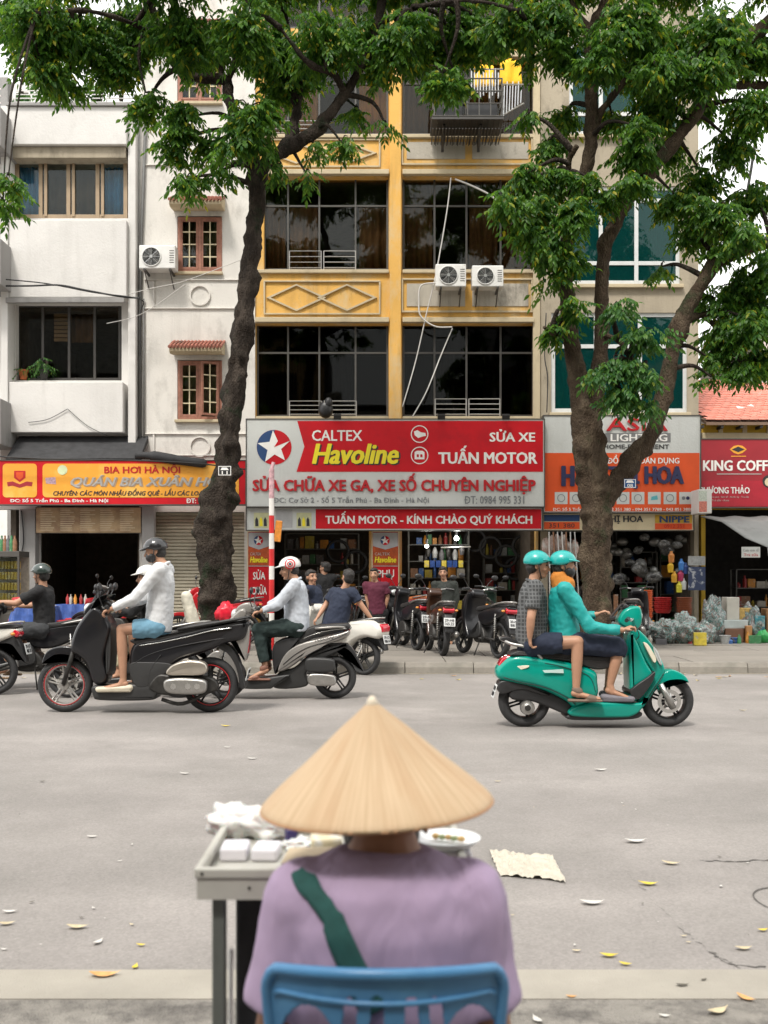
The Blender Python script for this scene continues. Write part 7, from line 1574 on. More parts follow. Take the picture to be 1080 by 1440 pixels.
# blue plastic chair
chm = pm('blue_plastic', (.07, .22, .42), .38, var=.1, scale=6, col2=(.09, .26, .46), patch=14, spec=.5)
YB_ = 1.44; zt = Z(1370, YB_)
ch = athing('plastic_chair', 'blue plastic chair with slotted back in which the street vendor sits', 'chair', (0, 1.6, 0)); xc = X(541.5, YB_); hwid = (X(718, YB_)-X(365, YB_))/2
def shell_pt(u, v):     # u -1..1 across, v 0 at top .. 1 at the seat
    wv_ = hwid*(1-.12*v); top_drop = .018*u*u+.05*max(0, abs(u)-.9)**1*3
    return Vector((xc+u*wv_, YB_-.00+.075*u*u-.0+.10*v*.6, zt-top_drop*(1-v)-v*.36))
NU, NV = 170, 110; mb = MB(); idx = {}
slots = []
for (px, py0, tilt) in ((495, 1402, -.10), (531, 1401, -.03), (578, 1401, .03), (611, 1402, .10)): slots.append(('s', px, py0, tilt))
def inhole(p):
    px = CX+p.x/p.y*FP; py = HY+(CH-p.z)/p.y*FP
    for _, sx_, sy, tl in slots:
        cx_ = sx_+(py-sy)*tl
        if sy+9 < py < sy+190 and abs(px-cx_) < 9.5: return True
        if (px-cx_)**2+(py-sy-9)**2 < 90: return True
    for sx_, sg in ((432, -1), (664, 1)):
        dx, dy = px-sx_, py-1494
        if (dx/(44))**2+(dy/82)**2 < 1: return True
    return False
for j in range(NV+1):
    for i in range(NU+1):
        p = shell_pt(-1+2*i/NU, j/NV); mb.v.append(tuple(p))
for j in range(NV):
    for i in range(NU):
        c = shell_pt(-1+2*(i+.5)/NU, (j+.5)/NV)
        if not inhole(c): a = j*(NU+1)+i; mb.f.append((a, a+1, a+NU+2, a+NU+1))
mb.m = [0]*len(mb.f)
o = mb.build('backrest', chm, ch, smooth=True, fix=False); q = o.modifiers.new('s', 'SMOOTH'); q.iterations = 4; q = o.modifiers.new('t', 'SOLIDIFY'); q.thickness = .006; q.offset = 0
edge = [shell_pt(-1, v) for v in np.linspace(1, .06, 10)]+[shell_pt(-.985, .025)]+[shell_pt(u, 0) for u in np.linspace(-.95, .95, 40)]+[shell_pt(.985, .025)]+[shell_pt(1, v) for v in np.linspace(.06, 1, 10)]
mb = MB(); mb.tube([p+Vector((0, -.002, 0)) for p in edge], .0095, 8); mb.build('back_rim', chm, ch, smooth=True)
mb = MB(); mb.tube([shell_pt(u, .125-.03*u*u)+Vector((0, -.004, 0)) for u in np.linspace(-.93, .93, 30)], .0045, 6); mb.build('back_rib', chm, ch, smooth=True)
zs_ = .43
mb = MB(); pill([(-.22, 1.50), (0, 1.48), (.22, 1.50), (.24, 1.75), (.22, 1.93), (0, 1.95), (-.22, 1.93), (-.24, 1.75)], .012, .01, mb=mb); mb.v = [(v[0]+xc, v[2], zs_+v[1]) for v in mb.v]; mb.build('seat', chm, ch, angle=50)
for sx_ in (-1, 1):
    for yy, dy in ((1.52, -.05), (1.90, .05)):
        mb = MB(); mb.tube([(xc+sx_*.19, yy, zs_), (xc+sx_*.225, yy+dy, .0)], [.024, .016], 8); mb.build('leg', chm, ch, smooth=False, angle=50)
# steel table / cart
def cy(px, py, z): Yq = (CH-z)*FP/(py-HY); return X(px, Yq), Yq
ct = athing('vendor_table', 'small white steel vending table left of the vendor with a bag of goods', 'table', (-.1, 1.9, 0)); STT = pm('worn_white_steel', (.56, .55, .50), .4, .25, var=.08, scale=9, col2=(.38, .34, .27), patch=7, pth=(.56, .74)); ztb = .888
x0, x1, y0, y1 = -.334, .15, 1.75, 2.10
mb = MB(); mb.box(x0+.012, x1-.012, y0+.012, y1-.012, ztb-.035, ztb-.03); mb.build('tray', STT, ct)
mb = MB(); mb.box(x0, x1, y0, y0+.012, ztb-.018, ztb); mb.box(x0, x1, y1-.012, y1, ztb-.018, ztb); mb.box(x0, x0+.012, y0+.012, y1-.012, ztb-.018, ztb); mb.box(x1-.012, x1, y0+.012, y1-.012, ztb-.018, ztb); mb.build('rim', STT, ct, bevel=.003)
mb = MB(); mb.box(x0+.004, x1-.004, y0+.004, y0+.007, ztb-.056, ztb-.0185); mb.box(x0+.004, x0+.007, y0+.007, y1-.007, ztb-.056, ztb-.0185); mb.box(x1-.007, x1-.004, y0+.007, y1-.007, ztb-.056, ztb-.0185); mb.box(x0+.004, x1-.004, y1-.007, y1-.004, ztb-.056, ztb-.0185); mb.build('apron', STT, ct)
for px_ in (284, 350, 400): mb = MB(); mb.sph((X(px_, y0), y0-.0005 if px_ < 290 else y0+.003, ztb-(.009 if px_ < 290 else .035)), (.003, .002, .003), 8, 5); mb.build('rivet', DRK, ct)
LG = pm('grey_green_leg', (.16, .175, .16), .5, .3, var=.15, scale=8)
mb = MB(); xl = X(300, 1.79); mb.box(xl, xl+.023, 1.775, 1.80, 0, ztb-.056); mb.box(x1-.04, x1-.017, 1.775, 1.80, 0, ztb-.056); mb.box(xl, xl+.023, 2.06, 2.085, 0, ztb-.056); mb.box(x1-.04, x1-.017, 2.06, 2.085, 0, ztb-.056); mb.each('leg', LG, ct, bevel=.003)
mb = MB(); mb.box(xl+.03, -.11, 1.86, 2.02, .25, ztb-.075); mb.build('cabinet', pm('sooty_black', (.014, .014, .015), .6, var=.4, scale=12), ct, bevel=.006)
mb = MB(); mb.tube([(X(324, 1.82), 1.82, .12), (X(325, 1.82), 1.82, Z(1335, 1.82))], [.0042, .0048], 8); tag(mb.build('white_tube', pm('glossy_white', (.75, .74, .7), .3), None, smooth=True), 'thin white tube standing in the dark gap under the vendor table', 'tube')
mb = MB(); mb.lathe([(.16, -.012), (.175, 0), (.16, .012), (.15, 0)], 30, (-.22, 1.84, .17), 'X', closed=True); mb.build('wheel', M['rubber'], ct, smooth=True)
def crumple(mb, c, r, seed, amp=.35, n=26, m=16, fl=None, fine=0):
    k0 = len(mb.v); mb.sph(c, r, n, m)
    for i in range(k0, len(mb.v)):
        v = Vector(mb.v[i]); d = v-Vector(c); u = Vector((d.x/r[0], d.y/r[1], d.z/r[2])); q = 1+amp*(abs(noise.noise(u*1.7+Vector((seed, 0, 0))))*1.6-.35+abs(noise.noise(u*4+Vector((0, seed, 0))))*.6-.1)+fine*(abs(noise.noise(u*9+Vector((seed, seed, 0))))*1.5+abs(noise.noise(u*17))*.8); v = Vector(c)+d*q
        if fl is not None and v.z < fl: v.z = fl
        mb.v[i] = tuple(v)
BAG = pm('white_plastic_bag', (.74, .73, .71), .35, var=.05, bump=.5, bscale=45, trans=.0); BAG.node_tree.nodes['Principled BSDF'].inputs['Subsurface Weight'].default_value = .2
zt_ = ztb-.03
for k, (px, py, rx, ry, rz_, lb) in enumerate(((330, 1176, .056, .035, .034, 'crumpled white plastic bag at the back left corner of the table'), (380, 1178, .055, .04, .034, 'white plastic bag heaped behind the paper packets on the table'), (418, 1192, .03, .03, .012, 'small flattened white bag beside the hat brim on the table'))):
    xx, yy = cy(px, py, zt_); mb = MB(); crumple(mb, (xx, yy, zt_+rz_*.8), (rx, ry, rz_), k*3.1, .5, fl=zt_+.001); tag(mb.build('plastic_bag', BAG, None, smooth=True, fix=False), lb, 'bag')
PAP = pm('white_paper', (.70, .68, .72), .7, var=.05)
for k, (px, py, wx, wy, hz, rz_) in enumerate(((327, 1213, .052, .07, .026, .03), (372, 1213, .05, .07, .024, -.05))):
    xx, yy = cy(px, py, zt_); mb = MB(); mb.obox((xx, yy+wy/2, zt_+hz/2+.001), (wx, wy, hz), rz=rz_); tag(mb.build('paper_packet', PAP, None, bevel=.006, seg=3), ['left one of the two white paper packets at the table front edge', 'right one of the two white paper packets at the table front edge'][k], 'packet')
xx, yy = cy(440, 1212, zt_+.03); mb = MB(); mb.prism([(xx-.055, yy-.02), (xx+.035, yy-.01), (xx+.065, yy+.05), (xx+.03, yy+.085), (xx-.05, yy+.08)], zt_+.030, zt_+.034, axis='Z'); tag(mb.build('cardboard_sheet', pm('cardboard', (.52, .42, .29), .8, var=.08), None), 'tan cardboard sheet lying on the table beside the vendor shoulder', 'cardboard')
xx, yy = cy(458, 1192, zt_+.02); mb = MB(); mb.obox((xx, yy+.02, zt_+.03), (.06, .05, .022), rz=.1, rx=.15); tag(mb.build('snack_pack', pm('cream_yellow_pack', (.7, .62, .42), .5, col2=(.75, .75, .72), patch=40, var=.1), None, bevel=.006), 'pale yellow and white packet tucked under the hat brim', 'packet')
xx, yy = cy(408, 1180, zt_+.02); mb = MB(); mb.obox((xx, yy+.02, zt_+.02), (.022, .03, .03), rz=.3); tag(mb.build('purple_box', pm('deep_purple', (.03, .02, .10), .4), None, bevel=.003), 'small deep purple box between the white bags and packet', 'box')
# plate with scraps, right of the vendor
xx, yy = cy(628, 1182, zt_+.035); pl = athing('foam_plate', 'white foam plate with food scraps right of the vendor under the hat', 'plate', (xx, yy, zt_))
mb = MB(); mb.lathe([(.001, 0), (.045, .001), (.062, .012), (.066, .012), (.048, -.004), (.001, -.005)], 30, (xx, yy, zt_+.03)); mb.build('dish', pm('foam_white', (.74, .75, .76), .5), pl, smooth=True, fix=False)
mb = MB(); mb.obox((xx, yy, zt_+.014), (.09, .09, .02)); tag(mb.build('napkin_box', PAP, None, bevel=.004), 'white box carrying the foam plate right of the vendor', 'box')
for k in range(5): mb = MB(); crumple(mb, (xx-.02+.012*k, yy+random.uniform(-.02, .02), zt_+.040), (.008, .007, .005), k, .4, 10, 7); mb.build('scrap', [pm('food_scrap', (.55, .36, .14), .6), pm('green_scrap', (.35, .4, .2), .6)][k % 2], pl, smooth=True)

# ================================================================ litter on the road and pavement
def fallen(px, py, L_, rz, mat, lb, z0=.006, kind='fallen_leaf', cat='leaf', group='fallen leaves on the road'):
    Yq = CH*FP/(py-HY); xx = X(px, Yq); nn = 7; vs_ = []
    for i in range(nn+1):
        t = i/nn; w_ = L_*.2*math.sin(math.pi*min(1, t*1.08+.03))**.8; lift = .012*L_/.08*(t-.5)**2*4
        for s in (-1, 0, 1): vs_.append((xx+math.cos(rz)*(t-.5)*L_-math.sin(rz)*s*w_, Yq+math.sin(rz)*(t-.5)*L_+math.cos(rz)*s*w_, z0+lift+abs(s)*w_*.25))
    mb = MB(); mb.add(vs_, [(3*i+j, 3*i+j+1, 3*i+j+4, 3*i+j+3) for i in range(nn) for j in range(2)]); o = mb.build(kind, mat, None, smooth=True, fix=False); return tag(o, lb, cat, group)
LM = dict(y=pm('yellow_leaf', (.62, .47, .05), .6, var=.2, scale=40), t=pm('tan_leaf', (.50, .42, .27), .7, var=.2, scale=40), o=pm('orange_leaf', (.6, .32, .12), .6, var=.2, scale=40), p=pm('pale_leaf', (.56, .54, .50), .7, var=.1), d=pm('dark_leaf', (.10, .09, .07), .7, var=.2))
NM = dict(y='yellow', t='tan', o='orange', p='pale', d='dark')
spots = [(110, 1306, .09, .1, 't', 'at left of the road'), (138, 1327, .06, 1.2, 'p', 'beside the tan one at left'), (190, 1362, .05, 1.5, 'y', 'near the edge strip at left, brightest of all'), (148, 1374, .11, .15, 'o', 'lying on the pale edge strip at left'), (199, 1331, .04, 0, 'y', 'just beyond the bright one at left'), (45, 1270, .03, .8, 'd', 'near the left frame edge'), (14, 1284, .06, .2, 'p', 'touching the left frame edge, upper'), (10, 1301, .07, .3, 't', 'touching the left frame edge, lower'),
 (845, 1084, .10, .1, 'p', 'in the middle of the road right of the hat'), (894, 1185, .12, .1, 'p', 'beyond the crumpled paper to its right'), (944, 1216, .09, -.2, 't', 'right of the crumpled paper'), (912, 1245, .09, -.1, 'y', 'at the start of the crack'), (833, 1272, .11, .05, 'p', 'right of the vendor shoulder'), (857, 1346, .07, 0, 'y', 'just beyond the edge strip at right'), (880, 1358, .05, -.3, 'y', 'touching the edge strip at right'), (811, 1339, .035, 0, 't', 'small, right of the chair'), (1046, 1336, .07, .1, 't', 'near the right end of the crack'), (1073, 1310, .05, .3, 'y', 'at the right frame edge'), (1050, 1407, .07, -.8, 'o', 'on the rough pavement at right'), (1010, 1425, .09, .5, 't', 'on the rough pavement right of the chair'), (935, 1431, .04, -.1, 'p', 'small, on the rough pavement'), (755, 1437, .06, 1.9, 'p', 'beside the chair on the rough pavement'), (960, 1388, .05, .1, 'd', 'lying on the pale edge strip at right'), (990, 1380, .03, .5, 'd', 'tiny, on the pale edge strip at right'), (804, 1404, .04, 0, 'o', 'at the lower edge of the pale strip'), (130, 1178, .06, .2, 'p', 'far left mid road'), (260, 1089, .07, .0, 'p', 'beyond the white bags'), (355, 1068, .08, 0, 'p', 'left of the hat in mid road'), (320, 1052, .06, .1, 'p', 'left of the hat toward the far lane'), (700, 1100, .05, .2, 't', 'right of the hat brim'), (318, 1022, .10, .1, 'y', 'between the two left scooters and the hat'), (1045, 1000, .09, 0, 't', 'right of the teal scooter'), (60, 1100, .05, .7, 'd', 'left side mid road')]
for (px, py, L_, rz, c_, w_) in spots: fallen(px, py, L_, rz, LM[c_], f'{NM[c_]} fallen leaf {w_}')
rs = random.Random(3)
for i in range(34):
    px = rs.uniform(560, 1080) if i % 3 else rs.uniform(0, 340); py = rs.uniform(948, 958); c_ = rs.choice('ytto')
    fallen(px, py, rs.uniform(.06, .12), rs.uniform(0, 3), LM[c_], 'small dry leaf among the leaves lying along the far gutter', group='dry leaves in the gutter')
for i in range(40): fallen(rs.uniform(0, 1080), rs.uniform(1120, 1350), rs.uniform(.012, .03), rs.uniform(0, 3), LM[rs.choice('tpdp')], 'tiny leaf scrap scattered on the road', kind='leaf_scrap', group='tiny leaf scraps on the road')
# crumpled translucent paper sheet
xx, yy = gp(740, 1219); mb = MB(); nx, ny = 26, 18; vs_ = []
for j in range(ny+1):
    for i in range(nx+1):
        u, v = i/nx-.5, j/ny-.5; h = abs(noise.noise(Vector((u*6, v*6, 1))))*.03+abs(noise.noise(Vector((u*14, v*14, 4))))*.012
        vs_.append((xx+u*.30*(1+.15*noise.noise(Vector((v*3, 7, 0)))), yy+v*.40*(1+.25*noise.noise(Vector((u*3, 2, 0))))-.1*u, .005+h))
mb.add(vs_, [(j*(nx+1)+i, j*(nx+1)+i+1, (j+1)*(nx+1)+i+1, (j+1)*(nx+1)+i) for j in range(ny) for i in range(nx)])
o = mb.build('paper_sheet', pm('greasy_paper', (.50, .46, .38), .4, var=.06), None, smooth=False, fix=False); tag(o, 'crumpled off-white paper sheet on the road right of the hat', 'paper')

# ================================================================ things in front of and inside the shops
def put(name, lb, cat, mb, mat, group=None, **k): return tag(mb.build(name, mat, None, **k), lb, cat, group)
rs = random.Random(11)
cols = [(.35, .03, .03), (.6, .25, .03), (.03, .10, .30), (.45, .42, .36), (.05, .2, .08), (.5, .4, .05), (.12, .12, .13), (.35, .36, .36), (.25, .12, .06)]
CM = [pm('goods_colour_%s' % n, c, .45, var=.25, scale=14, col2=(.3, .28, .25), patch=12, pth=(.58, .66)) for n, c in zip(('red', 'orange', 'blue', 'cream', 'green', 'yellow', 'black', 'grey', 'brown'), cols)]
CN = ['red', 'orange', 'blue', 'cream', 'green', 'yellow', 'black', 'grey', 'brown']; ORD = ['first', 'second', 'third', 'fourth', 'fifth', 'sixth']
SH = pm('shelf_metal', (.14, .14, .13), .5, .4, var=.2)
def shelf(lb, x0, x1, y, z0, z1, rows, depth=.4, fill=.9, kinds='bbo', group=None, glab='', sc=1):
    t = athing('shelf', lb, 'shelf', ((x0+x1)/2, y, z0))
    mb = MB()
    for x in (x0, x1-.03): mb.box(x, x+.03, y, y+.03, z0, z1); mb.box(x, x+.03, y+depth, y+depth+.03, z0, z1)
    mb.each('post', SH, t)
    for r_ in range(rows+1):
        z = z0+(z1-z0-.03)*r_/rows+.02; q = MB(); q.box(x0+.031, x1-.031, y+.002, y+depth+.028, z, z+.02); q.build('board', SH, t)
        if r_ == rows: continue
        hmax = (z1-z0)/rows-.06; x = x0+.06
        while x < x1-.12:
            kd = rs.choice(kinds); w_ = rs.uniform(.10, .24)*sc if kd == 'b' else rs.uniform(.08, .13)*sc
            if x+w_ > x1-.05: break
            h = min(hmax, rs.uniform(.12, .32)*sc); m = MB(); zz = z+.021; yy = y+.05+rs.uniform(0, .1); mt = rs.choice(CM)
            if rs.random() < fill:
                if kd == 'b': m.box(x, x+w_-.01, yy, yy+.2, zz, zz+h); put('boxed_part', f'{CN[CM.index(mt)]} box on the {ORD[rows-1-r_]} shelf from the top of {glab}', 'box', m, mt, f'boxes on {glab}')
                elif kd == 'o': m.lathe([(w_*.42, 0), (w_*.42, h*.65), (w_*.16, h*.82), (w_*.16, h)], 12, (x+w_/2, yy+.08, zz)); put('bottle', f'{CN[CM.index(mt)]} bottle on the {ORD[rows-1-r_]} shelf from the top of {glab}', 'bottle', m, mt, f'bottles on {glab}', angle=40)
                elif kd == 'p': crumple(m, (x+w_/2, yy+.12, zz+h*.45), (w_*.55, .12, h*.5), rs.uniform(0, 50), .3, 14, 9, fl=zz); put('wrapped_item', f'plastic wrapped item on the {ORD[rows-1-r_]} shelf from the top of {glab}', 'wrapped goods', m, WRAP, f'wrapped goods on {glab}', smooth=True)
            x += w_+.015
def mixgoods(name, stops, scale, rough=.28):
    m = pm(name, (.3, .3, .3), rough, bump=.5, bscale=30, coat=.4); t = m.node_tree; b = t.nodes['Principled BSDF']; l = t.links; tc = nd(t, 'ShaderNodeTexCoord')
    n = nd(t, 'ShaderNodeTexNoise'); n.inputs['Scale'].default_value = scale; n.inputs['Detail'].default_value = 5; n.inputs['Roughness'].default_value = .7; n.inputs['Distortion'].default_value = 1.5; l.new(tc.outputs['Object'], n.inputs[0])
    r = nd(t, 'ShaderNodeValToRGB'); r.color_ramp.interpolation = 'EASE'; e = r.color_ramp.elements
    e[0].position = .3; e[0].color = (*stops[0], 1); e[1].position = .72; e[1].color = (*stops[-1], 1)
    for i, c in enumerate(stops[1:-1]): q = e.new(.3+.42*(i+1)/(len(stops)-1)); q.color = (*c, 1)
    l.new(n.outputs['Fac'], r.inputs[0]); l.new(r.outputs[0], b.inputs['Base Color']); return m
WRAP = mixgoods('clear_wrap', [(.03, .03, .03), (.10, .10, .095), (.05, .05, .05), (.24, .24, .23), (.09, .08, .07), (.40, .40, .39)], 7)
# motor shop: back shelves, side shelves, bench, bulbs
shelf('tall metal shelf with packed parts in the back of the motor shop, left bay', X(400, 25), X(505, 25), 25.0, GZ, 2.5, 6, glab='the left bay shelf')
shelf('tall metal shelf of bottles and boxes in the right bay of the motor shop', X(574, 24.2), X(660, 24.2), 24.2, .95, 2.6, 4, kinds='oob', glab='the right bay shelf')
shelf('low dark counter shelf in the right bay below the bottles', X(574, 23.6), X(668, 23.6), 23.6, GZ, 1.1, 2, kinds='bb', glab='the low counter shelf')
shelf('deep shelf at the right end of the motor shop', X(680, 25.5), X(752, 25.5), 25.5, GZ, 2.4, 5, kinds='bbo', glab='the far right motor shop shelf')
for k, (px, pz, Yq) in enumerate(((690, 770, 24.6), (712, 782, 24.6), (736, 768, 24.6), (668, 760, 24.6), (725, 800, 24.9), (475, 775, 24.6), (500, 790, 24.6))):
    mb = MB(); mb.lathe([(.24, -.05), (.28, -.04), (.30, 0), (.28, .04), (.24, .05), (.22, 0)], 24, PT(px, pz, Yq), 'Y', closed=True); put('spare_tyre', ['tyre hanging leftmost in the right shop bay', 'tyre hanging second in the right shop bay', 'tyre hanging rightmost high in the right shop bay', 'tyre hanging near the lit bulb in the right bay', 'low tyre hanging under the others in the right bay', 'tyre hanging left in the left shop bay', 'tyre hanging right in the left shop bay'][k], 'tyre', mb, M['rubber'], 'tyres hanging in the motor shop', smooth=True)
for k, (px, pz, lb) in enumerate(((642, 757, 'bright lit bulb hanging at the middle of the right shop bay'), (600, 768, 'smaller lit bulb hanging left of the bright one in the right bay'))):
    p = PT(px, pz, 23.2); t = athing('hanging_lamp', lb, 'lamp', (p.x, p.y, p.z))
    mb = MB(); mb.sph(p, .055 if k == 0 else .042, 14, 10); mb.build('bulb', M['bulb'], t, smooth=True)
    mb = MB(); mb.tube([p+Vector((0, 0, .07)), p+Vector((0, 0, .16))], .03, 10); mb.tube([p+Vector((0, 0, .16)), p+Vector((0, .02, .7))], .006, 5); mb.build('holder', M['black'], t)
    ld = bpy.data.lights.new('bulb_light', 'POINT'); ld.energy = 16 if k == 0 else 9; ld.shadow_soft_size = .08; ld.color = (1, .97, .9); lo = bpy.data.objects.new('bulb_light', ld); COL.objects.link(lo); lo.parent = t; lo.location = (0, -.12, -.05)
mb = MB(); mb.tube([PT(620, 770, 23.4), PT(662, 769, 23.4)], .02, 8); put('tube_lamp', 'short pale tube fixture beside the bulbs in the right bay', 'lamp', mb, M['steel'])
for k in range(6):
    mb = MB(); p = PT(602+k*9.5, 776+rs.uniform(-4, 8), 23.8); mb.lathe([(.05, -.12), (.07, .02), (.03, .12), (.01, .14)], 10, p); put('hanging_part', 'small metal part hanging in a row under the shop ceiling', 'spare part', mb, [DRK, CM[7], CM[6]][k % 3], 'chrome parts hanging in the right bay', angle=40)
for k in range(7):
    mb = MB(); p = PT(600+k*8, 793, 23.7); mb.obox(p, (.11, .08, .16), rz=rs.uniform(-.2, .2)); put('blue_pack', 'blue pack in the row at head height in the right bay', 'pack', mb, pm('blue_pack', (.015, .05, .2), .4, var=.3, scale=20) if k % 3 else CM[5], 'blue packs in the right bay')
mb = MB(); crumple(mb, PT(318, 862, 15.6), (.16, .12, .15), 4, .5, fl=None); put('red_bow', 'bright red plastic bunch on a parked handlebar by the left trunk', 'bunch', mb, pm('bright_red_plastic', (.6, .01, .03), .35, var=.2, scale=10), smooth=True)
# lighting / household shop on the right
shelf('crowded shelf of household goods inside the lighting shop, left part', X(770, 24), X(868, 24), 24.0, GZ, 2.5, 6, kinds='bbop', glab='the lighting shop left shelf')
shelf('crowded shelf of household goods inside the lighting shop, middle part', X(872, 23.6), X(925, 23.6), 23.6, GZ, 2.0, 5, kinds='bop', glab='the lighting shop middle shelf')
shelf('crowded shelf of household goods inside the lighting shop, right part', X(928, 23.9), X(978, 23.9), 23.9, GZ, 2.2, 5, kinds='bbo', glab='the lighting shop right shelf')
for k in range(44):      # pots, fans and lampshades hanging from the ceiling in plastic
    px = rs.uniform(862, 965); pz = rs.uniform(755, 815); Yq = rs.uniform(22.3, 23.2)
    if 925 < px < 952 and pz > 780: continue
    mb = MB(); rr = rs.uniform(.08, .17); crumple(mb, PT(px, pz, Yq), (rr, rr*.7, rr*rs.uniform(.6, 1)), k*2.3, .12, 18, 11); put('hanging_pot', '%s %s pot hanging %s' % (['grey plastic-wrapped', 'dull aluminium', 'crumpled plastic-covered'][k % 3], 'small' if rr < .125 else 'large', ('high' if pz < 775 else ('at mid height' if pz < 795 else 'low'))+' '+('near the big trunk' if px < 895 else ('in the middle' if px < 930 else 'near the bright bottles'))), 'wrapped pot', mb, [WRAP, pm('dull_aluminium', (.28, .28, .27), .35, .7, var=.3, scale=9), WRAP][k % 3], 'wrapped pots hanging at the lighting shop', smooth=True)
for k in range(7):       # long curtain poles behind the riders
    x_ = 772+k*6; mb = MB(); mb.tube([PT(x_, 748, 21.9), PT(x_+rs.uniform(0, 9), 868, 21.6)], .016, 6); put('pole', 'thin pale pole in the bundle hanging left of the big trunk', 'pole', mb, rs.choice([M['wwire'], M['steel'], CM[8]]), 'poles hanging left of the trunk')
for k in range(6):
    mb = MB(); crumple(mb, PT(768+k*8, 775+rs.uniform(-12, 14), 22.0), (.10, .1, .22), k*5, .3, 14, 9); put('hanging_bag', 'pinkish printed bag hanging left of the big trunk', 'bag', mb, pm('pinkish_print', (.38, .27, .23), .4, var=.4, scale=14, col2=(.5, .5, .47), patch=8), 'bags hanging left of the trunk', smooth=True)
for k, (px, py, c_) in enumerate(((943, 798, (.7, .42, .02)), (948, 812, (.65, .35, .03)), (958, 795, (.05, .2, .55)), (957, 810, (.45, .04, .12)), (961, 822, (.62, .64, .62)), (955, 826, (.65, .6, .05)), (944, 784, (.55, .2, .04)), (964, 800, (.03, .07, .25)))):
    mb = MB(); p = PT(px, py, 21.7); mb.lathe([(.06, -.11), (.07, .05), (.03, .10), (.03, .14)], 12, p); put('squeeze_bottle', ['orange-yellow', 'second orange', 'bright blue', 'crimson', 'white', 'lemon yellow', 'brownish orange', 'navy'][k]+' cleaning bottle hanging in the colourful cluster', 'bottle', mb, pm('bottle_colour_%d' % 0 + 'abcdefgh'[k], c_, .35, var=.1), 'bright bottles at the lighting shop', angle=40)
mb = MB(); p0 = PT(968, 835, 21.6); mb.box(p0.x, p0.x+.37, 21.6, 21.62, Z(830, 21.6), Z(797, 21.6)); put('framed_poster', 'dark framed poster with pale drawing standing by the bright bottles', 'poster', mb, pm('poster_blue', (.05, .07, .14), .3, col2=(.45, .47, .5), patch=6, pth=(.55, .6)))
mb = MB(); mb.box(p0.x, p0.x+.37, 21.61, 21.63, Z(795, 21.6), Z(782, 21.6)); put('upper_poster', 'small grey print above the dark framed poster', 'poster', mb, CM[7])
def stack(lb, px, py, n, r, mat, Yq, h=.045, taper=1.25):
    z = Z(py, Yq); x = X(px, Yq)
    for i in range(n):
        mb = MB(); mb.lathe([(r/taper, 0), (r, h*1.7), (r*1.06, h*1.7), (r*1.06, h*1.7+.012), (r/taper*.95, .01)], 18, (x+rs.uniform(-.01, .01), Yq, z+i*h)); put('plastic_tub', lb, 'tub', mb, mat, lb.replace('tub in', 'tubs in'), angle=40)
ORT = pm('orange_tub', (.62, .10, .02), .4, var=.1); RDT = pm('red_tub', (.45, .02, .02), .4, var=.1)
stack('orange tub in the tall leaning stack right of the teal handlebar', 908, 871, 15, .13, ORT, 19.6, .036)
stack('red-orange tub in the short stack beside the taller one', 932, 862, 7, .17, RDT, 20.4, .04)
stack('brown tub in the stack under the colourful bottles', 962, 868, 8, .15, pm('brown_tub', (.24, .07, .03), .4, var=.1), 20.2, .045)
for k, (px, rx) in enumerate(((925, 10), (955, 9), (900, 8))):
    pass
pav = [(872, 903, .20, .16, .20), (905, 903, .26, .2, .26), (935, 905, .25, .2, .24), (962, 905, .24, .2, .30), (990, 905, .22, .2, .22), (1003, 903, .20, .18, .46), (985, 890, .22, .2, .36), (915, 885, .28, .2, .2)]
PW = mixgoods('wrapped_goods_plastic', [(.03, .03, .03), (.16, .17, .16), (.05, .06, .06), (.34, .35, .34), (.07, .20, .19), (.14, .07, .05), (.30, .31, .30), (.08, .08, .09), (.55, .55, .53)], 5, .2)
for k, (px, py, rx, ry, rz_) in enumerate(pav):
    x_, y_ = at(px, py); y_ = min(y_, 19.3); mb = MB(); crumple(mb, (x_, y_, GZ+rz_*.85), (rx, ry, rz_), k*7.7, .34, 44, 28, fl=GZ+.003, fine=.05)
    put('wrapped_bundle', ['low grey wrapped bundle nearest the teal scooter front', 'wide clear-wrapped bundle right of the teal scooter', 'rounded clear-wrapped bundle in the pavement row', 'crumpled wrapped bundle with white sheen in the row', 'squat wrapped bundle left of the tall one', 'tall upright clear-wrapped bundle by the white boxes', 'wrapped bundle standing behind the row', 'flat wrapped bundle lying behind the row on top'][k], 'bundle', mb, PW, 'plastic-wrapped bundles on the pavement', smooth=True)
for k in range(46):
    px = 868+k*4.6+rs.uniform(-3, 3); Yq = rs.uniform(18.1, 19.6); zb = GZ+.003; lay = k % 3 == 2; w_ = rs.uniform(.08, .17); h = rs.uniform(.08, .26); ci = rs.randrange(9); kd = rs.choice('bbotp'); m = MB(); x_ = X(px, Yq)
    if lay: Yq = 19.2+rs.uniform(0, .3); x_ = X(px, Yq); h += .18
    if kd == 'b': m.obox((x_, Yq, zb+h/2+.002), (w_*1.3, w_, h), rz=rs.uniform(-.5, .5))
    elif kd in 'op': m.lathe([(w_*.42, 0), (w_*.45, h*.6), (w_*.2, h*.85), (w_*.2, h)], 12, (x_, Yq, zb))
    else: m.lathe([(w_*.5, 0), (w_*.75, h*.6), (w_*.8, h*.6), (w_*.8, h*.64), (w_*.45, .01)], 14, (x_, Yq, zb))
    put({'b': 'small_box', 'o': 'bottle', 'p': 'bottle', 't': 'plastic_tub'}[kd], '%s %s standing among the wrapped bundles on the pavement, %s' % (CN[ci], {'b': 'box', 'o': 'bottle', 'p': 'bottle', 't': 'tub'}[kd], 'near the teal scooter' if px < 930 else ('below the poster' if px < 990 else 'by the white cartons')), {'b': 'box', 'o': 'bottle', 'p': 'bottle', 't': 'tub'}[kd], m, CM[ci], 'small goods on the pavement', angle=40)
